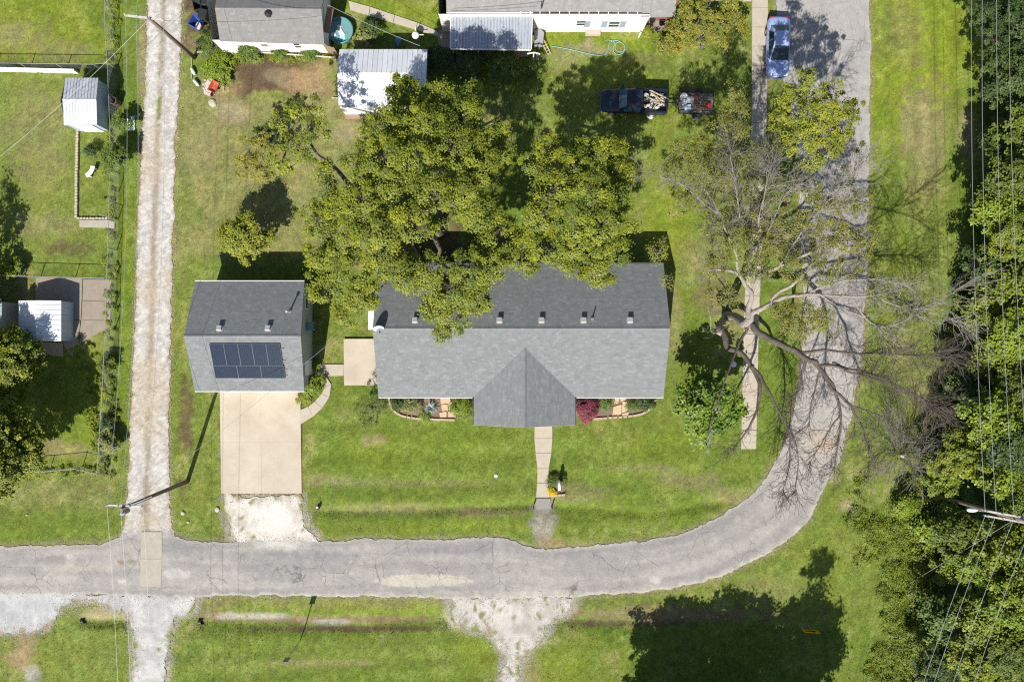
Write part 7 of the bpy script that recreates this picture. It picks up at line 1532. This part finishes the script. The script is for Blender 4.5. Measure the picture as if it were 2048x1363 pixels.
# round teal tub
tb = thing('round_tub', 'round teal tub of water with floating rubbish beside the outbuilding', 'tub', W(683, 66)); tp_ = mat('teal_plastic', (.11, .27, .27), (.09, .22, .23), 3, .5)
mb = MB(); mb.smooth = False; mb.lathe([(.98, 0), (1.02, .5), (1.05, .52), (1.0, .54), (.95, .2), (.02, .19)], 32); mb.build('basin', tp_, tb, False)
mb = MB(); mb.lathe([(.955, .30), (.955, .305), (.01, .306)], 32, cap=False); mb.build('water', mat('teal_water', (.13, .27, .28), rough=.06), tb, False)
for i, (x, y, w1, l1, a, lab) in enumerate(((-.55, -.28, .45, .3, .2, 'pale blue sheet floating at the left of the teal tub'), (.05, -.1, .4, .9, .5, 'grey-white sheet across the middle of the teal tub'), (-.1, .35, .25, .3, .8, 'small white scrap at the top of the teal tub'), (.2, -.5, .5, .25, -.3, 'pale turquoise scrap at the bottom of the teal tub'))):
    mb = MB(); mb.loft([[(-w1 / 2, -l1 / 2, 0), (w1 / 2, -l1 / 2 * .8, 0), (w1 / 2 * .8, l1 / 2, 0), (-w1 / 2, l1 / 2 * .9, 0)], [(-w1 / 2 * .9, -l1 / 2 * .9, .05), (w1 / 2 * .9, -l1 / 2 * .7, .06), (w1 / 2 * .7, l1 / 2 * .9, .05), (-w1 / 2 * .9, l1 / 2 * .8, .07)]]); c = ((.55, .66, .68), (.50, .54, .52), (.7, .72, .7), (.30, .60, .60))[i]; q = W(683, 66)
    top_obj(mb, 'scrap', mat('tub_scrap_%d' % i, c, rough=.6), lab, 'scrap', (q.x + x, q.y + y, .31), None, a)
# grill and patio bits
gl = thing('grill', 'round barbecue grill with a white lid in the shade edge west of the patio cover', 'grill', W(834, 80)); 
mb = MB(); mb.smooth = True; mb.lathe([(.05, .55), (.22, .6), (.29, .75), (.30, .8)], 16); mb.build('bowl', m_black, gl, False); mb = MB(); mb.smooth = True; mb.lathe([(.30, .8), (.28, .9), (.18, 1.0), (.03, 1.04)], 16); mb.build('lid', m_white, gl, False)
for i in range(3): a = i * 2.1 + .4; mb = MB(); mb.tube([(math.cos(a) * .15, math.sin(a) * .15, .6), (math.cos(a) * .34, math.sin(a) * .34, 0)], .018, 6); mb.build('leg', m_galv, gl, False)
mb = MB(); mb.box((.45, .04, .8), (.36, .05, .03)); mb.box((-.02, .42, .8), (.05, .4, .03)); mb.build('handle', m_white, gl, False)
mb = MB(); mb.loft([[(math.cos(k) * .3 * s, math.sin(k) * .42 * s * (1 + .3 * math.sin(3 * k)), z) for k in [i * .785 for i in range(8)]] for z, s in ((0, 1), (.25, .8), (.4, .3))]); top_obj(mb, 'tarp', mat('blue_tarp', (.10, .22, .36), rough=.6), 'crumpled blue tarp in the shade north of the white shed', 'tarp', W(797, 82))
ch = thing('chair', 'white chair with a dark frame by the corner of the white house', 'chair', W(885, 47)); mb = MB(); mb.box((0, 0, .42), (.46, .46, .05)); mb.build('seat', m_white, ch, False); mb = MB(); mb.box((0, .24, .72), (.46, .05, .6)); mb.build('backrest', m_white, ch, False)
for sx in (-1, 1):
    for sy in (-1, 1): mb = MB(); mb.box((sx * .2, sy * .2, .2), (.04, .04, .4)); mb.build('leg', m_black, ch, False)
mb = MB(); mb.loft([[(-.38, -.75, 0), (.28, -.8, 0), (.42, .35, 0), (.1, .6, 0), (-.4, .55, 0)], [(-.36, -.73, .05), (.26, -.78, .05), (.4, .33, .05), (.1, .58, .05), (-.38, .53, .05)]]); top_obj(mb, 'sheet_panel', mat('grey_sheet', (.26, .26, .29), rough=.6), 'flat grey sheet lying on trestles east of the patio cover', 'panel', W(1078, 74, .6))
mb = MB(); mb.box((0, 0, .28), (.5, .9, .55)); top_obj(mb, 'trestle', m_wood, 'dark trestle block under the flat grey sheet', 'trestle', W(1078, 74))
ld = thing('ladder', 'pale ladder lying aslant beside the patio cover', 'ladder', W(1092, 98)); A, B = Vector((-.38, .55, .5)), Vector((.28, -.5, .1))
for o in (-.12, .12): mb = MB(); d = Vector((.85, .53, 0)) * o; mb.beam(A + d, B + d, .05, .05); mb.build('rail', m_board, ld, False)
for i in range(6): q = A.lerp(B, (i + .5) / 6); d = Vector((.85, .53, 0)) * .12; mb = MB(); mb.beam(q - d, q + d, .03, .03); mb.build('rung', m_board, ld, False)
cl_ = thing('clothes_post', 'white T-shaped clothes-line post south of the patio cover', 'clothes-line post', W(1066, 128)); mb = MB(); mb.tube([(0, 0, 0), (0, .05, 1.9)], .045, 8); mb.build('post', m_white, cl_, False); mb = MB(); mb.beam((-.5, .02, 1.85), (.05, .08, 1.95), .07, .07); mb.beam((.05, .08, 1.95), (.5, .0, 1.83), .07, .07); mb.build('crossbar', m_white, cl_, False)
mb = MB(); mb.tube([(0, 0, 0), (0, .03, 1.5)], .04, 8); mb.tube([(.14, .03, 0), (.14, .06, 1.4)], .035, 8); top_obj(mb, 'twin_post', m_galv, 'pair of thin steel pipes beside the clothes-line post', 'pipes', W(1073, 124))
# plant stand and pots by the white wall
for i, (x, y, lab) in enumerate(((1100, 50, 'left wire plant stand by the white house wall'), (1117, 48, 'middle wire plant stand by the white house wall'), (1140, 54, 'right wire plant stand by the white house wall'))):
    p = thing('plant_stand', lab, 'plant stand', W(x, y), 0, 'plant stands by the white wall')
    for sx in (-1, 1):
        for sy in (-1, 1): mb = MB(); mb.box((sx * .2, sy * .14, .32), (.03, .03, .65)); mb.build('leg', m_wood, p, False)
    for z in (.3, .64): mb = MB(); [mb.box((0, -.13 + .065 * k, z), (.46, .04, .025)) for k in range(5)]; mb.build('shelf', m_wood, p, False)
    m2 = MB(); m2.lathe([(.10, 0), (.15, .22), (.16, .24), (.12, .23)], 12); po = top_obj(m2, 'flower_pot', mat('clay_pot', (.36, .20, .13), rough=.8), 'clay pot on the %s plant stand by the white wall' % lab.split()[0], 'flower pot', W(x, y, 0) + Vector((0, 0, .66)), 'pots by the white wall')
    shrub('yellow-green potted plant on the %s plant stand' % lab.split()[0], x + 2, y - 12, .32, 1.5, 'gold', cat='potted plant', name='potted_plant', leaf=.09, n=4)
for i, (x, y, lab) in enumerate(((1303, 45, 'dark pot nearest the brick step of the white house'), (1322, 50, 'dark pot at the middle of the porch slab'), (1335, 52, 'clay-coloured pot at the right of the porch slab'))):
    mb = MB(); mb.lathe([(.14, 0), (.22, .3), (.24, .33), (.2, .32), (.18, .2), (.02, .19)], 14); top_obj(mb, 'flower_pot', m_black if i < 2 else MATS['clay_pot'], lab, 'flower pot', W(x, y) + Vector((0, 0, .03)), 'pots on the porch slab')
# garden hose
hz = .035; P = smooth_line([W(1100, 92, hz), W(1135, 98, hz), (W(1165, 105, hz)), W(1190, 111, hz), W(1208, 111, hz), W(1216, 103, hz), W(1217, 92, hz), W(1220, 84, hz), W(1230, 81, hz), W(1240, 83, hz), W(1249, 90, hz), W(1250, 98, hz), W(1245, 104, hz), W(1236, 104, hz), W(1230, 98, hz), W(1231, 88, hz), W(1238, 83, .06), W(1247, 88, .06), W(1251, 97, .06), W(1245, 108, .06), W(1235, 110, .06), W(1227, 105, .06), W(1226, 95, .06), W(1232, 86, .07), W(1220, 80, hz), W(1210, 81, hz)], 3)
o = P[0].copy(); mb = MB(); mb.smooth = True; mb.tube([p - o for p in P], .024, 6); top_obj(mb, 'garden_hose', mat('teal_hose', (.20, .42, .38), rough=.5), 'coiled pale teal garden hose on the lawn below the white house', 'hose', o)
# culvert pipes
for x, y, rz, lab in ((168, 1242, 0, 'black culvert pipe mouth at the left gravel lot'), (250, 1241, 3.1, 'black culvert pipe mouth just left of the gravel lane'), (404, 1244, 0, 'black culvert pipe mouth right of the gravel lane'), (899, 1238, 3.1, 'black culvert pipe mouth left of the lower gravel drive'), (1117, 1236, 0, 'black culvert pipe mouth right of the lower gravel drive')):
    c = thing('culvert_pipe', lab, 'culvert', W(x + (-4 if rz == 0 else 4), y) - Vector((0, 0, .25)), rz, 'culvert pipes in the roadside ditch'); mb = MB(); n = 16
    mb.loft([[(xx + (.22 * (1 - math.sin(a)) if xx > 0 else 0), math.cos(a) * r, math.sin(a) * r) for a in [i * 2 * math.pi / n for i in range(n)]] for xx, r in ((-.16, .24), (.02, .24), (.02, .205), (-.12, .205))], cap=True); mb.build('pipe', m_black, c, False)
    mb = MB(); mb.loft([[(xx, math.cos(a) * .265, math.sin(a) * .265) for a in [i * 2 * math.pi / n for i in range(n)]] for xx in (-.16, -.12)]); mb.build('collar', m_black, c, False)
# street sign post and arrow sign
sp = thing('road_sign', 'slim dark sign post with a small plate on the south verge', 'road sign', W(600, 1281)); mb = MB(); mb.box((0, 0, 1.6), (.07, .05, 3.2)); mb.build('post', m_galv, sp, False); mb = MB(); mb.box((0, .03, 3.25), (.42, .012, .75)); mb.build('plate', mat('sign_back', (.16, .17, .15), rough=.5), sp, False)
m_yel = mat('sign_yellow', (.62, .40, .01), rough=.5)
ar = thing('arrow_sign', 'yellow road sign with a black arrow pointing left, in the shade', 'road sign', (*W2(1607, 1247), 0), math.radians(-3))
for s in (-1, 1): mb = MB(); mb.box((s * .35, -.03, .8), (.05, .04, 1.6)); mb.build('post', m_galv, ar, False)
mb = MB(); mb.box((0, 0, 1.35), (1.25, .015, .62)); mb.build('plate', m_yel, ar, False)
mb = MB(); pts = [(-.5, 0), (-.12, .22), (-.12, .09), (.5, .09), (.5, -.09), (-.12, -.09), (-.12, -.22)]; pts = [(-x, z) for x, z in pts]
mb.add([(x, .011, 1.35 + z) for x, z in pts] + [(x, .016, 1.35 + z) for x, z in pts], [(7, 8, 13), (9, 10, 11, 12), (0, 1, 8, 7), (1, 2, 9, 8), (2, 3, 10, 9), (3, 4, 11, 10), (4, 5, 12, 11), (5, 6, 13, 12), (6, 0, 7, 13)]); mb.build('arrow', m_black, ar, False)
# odds and ends
bd = thing('drum', 'dark blue drum standing under the cut dead limbs by the road', 'drum', W(1606, 521)); mb = MB(); mb.lathe([(.27, 0), (.29, .05), (.29, .85), (.27, .88), (.02, .87)], 18); mb.build('body', mat('dark_blue_drum', (.02, .05, .16), rough=.4), bd, False); mb = MB(); mb.lathe([(.275, .86), (.30, .87), (.275, .91)], 18, cap=False); mb.build('rim', m_black, bd, False)
mb = MB(); mb.lathe([(.2, 0), (.24, .02), (.20, .10), (.05, .11)], 14); top_obj(mb, 'bowl', m_white, 'small pale bowl-like cap on the grass west of the tree stub', 'cap', W(1467, 728))
mb = MB(); mb.beam((0, 0, .05), (.9, -.1, .12), .09, .07); top_obj(mb, 'timber', m_board, 'pale broken plank at the far right end of the bare soil, by the white shed', 'timber', W(664, 196))
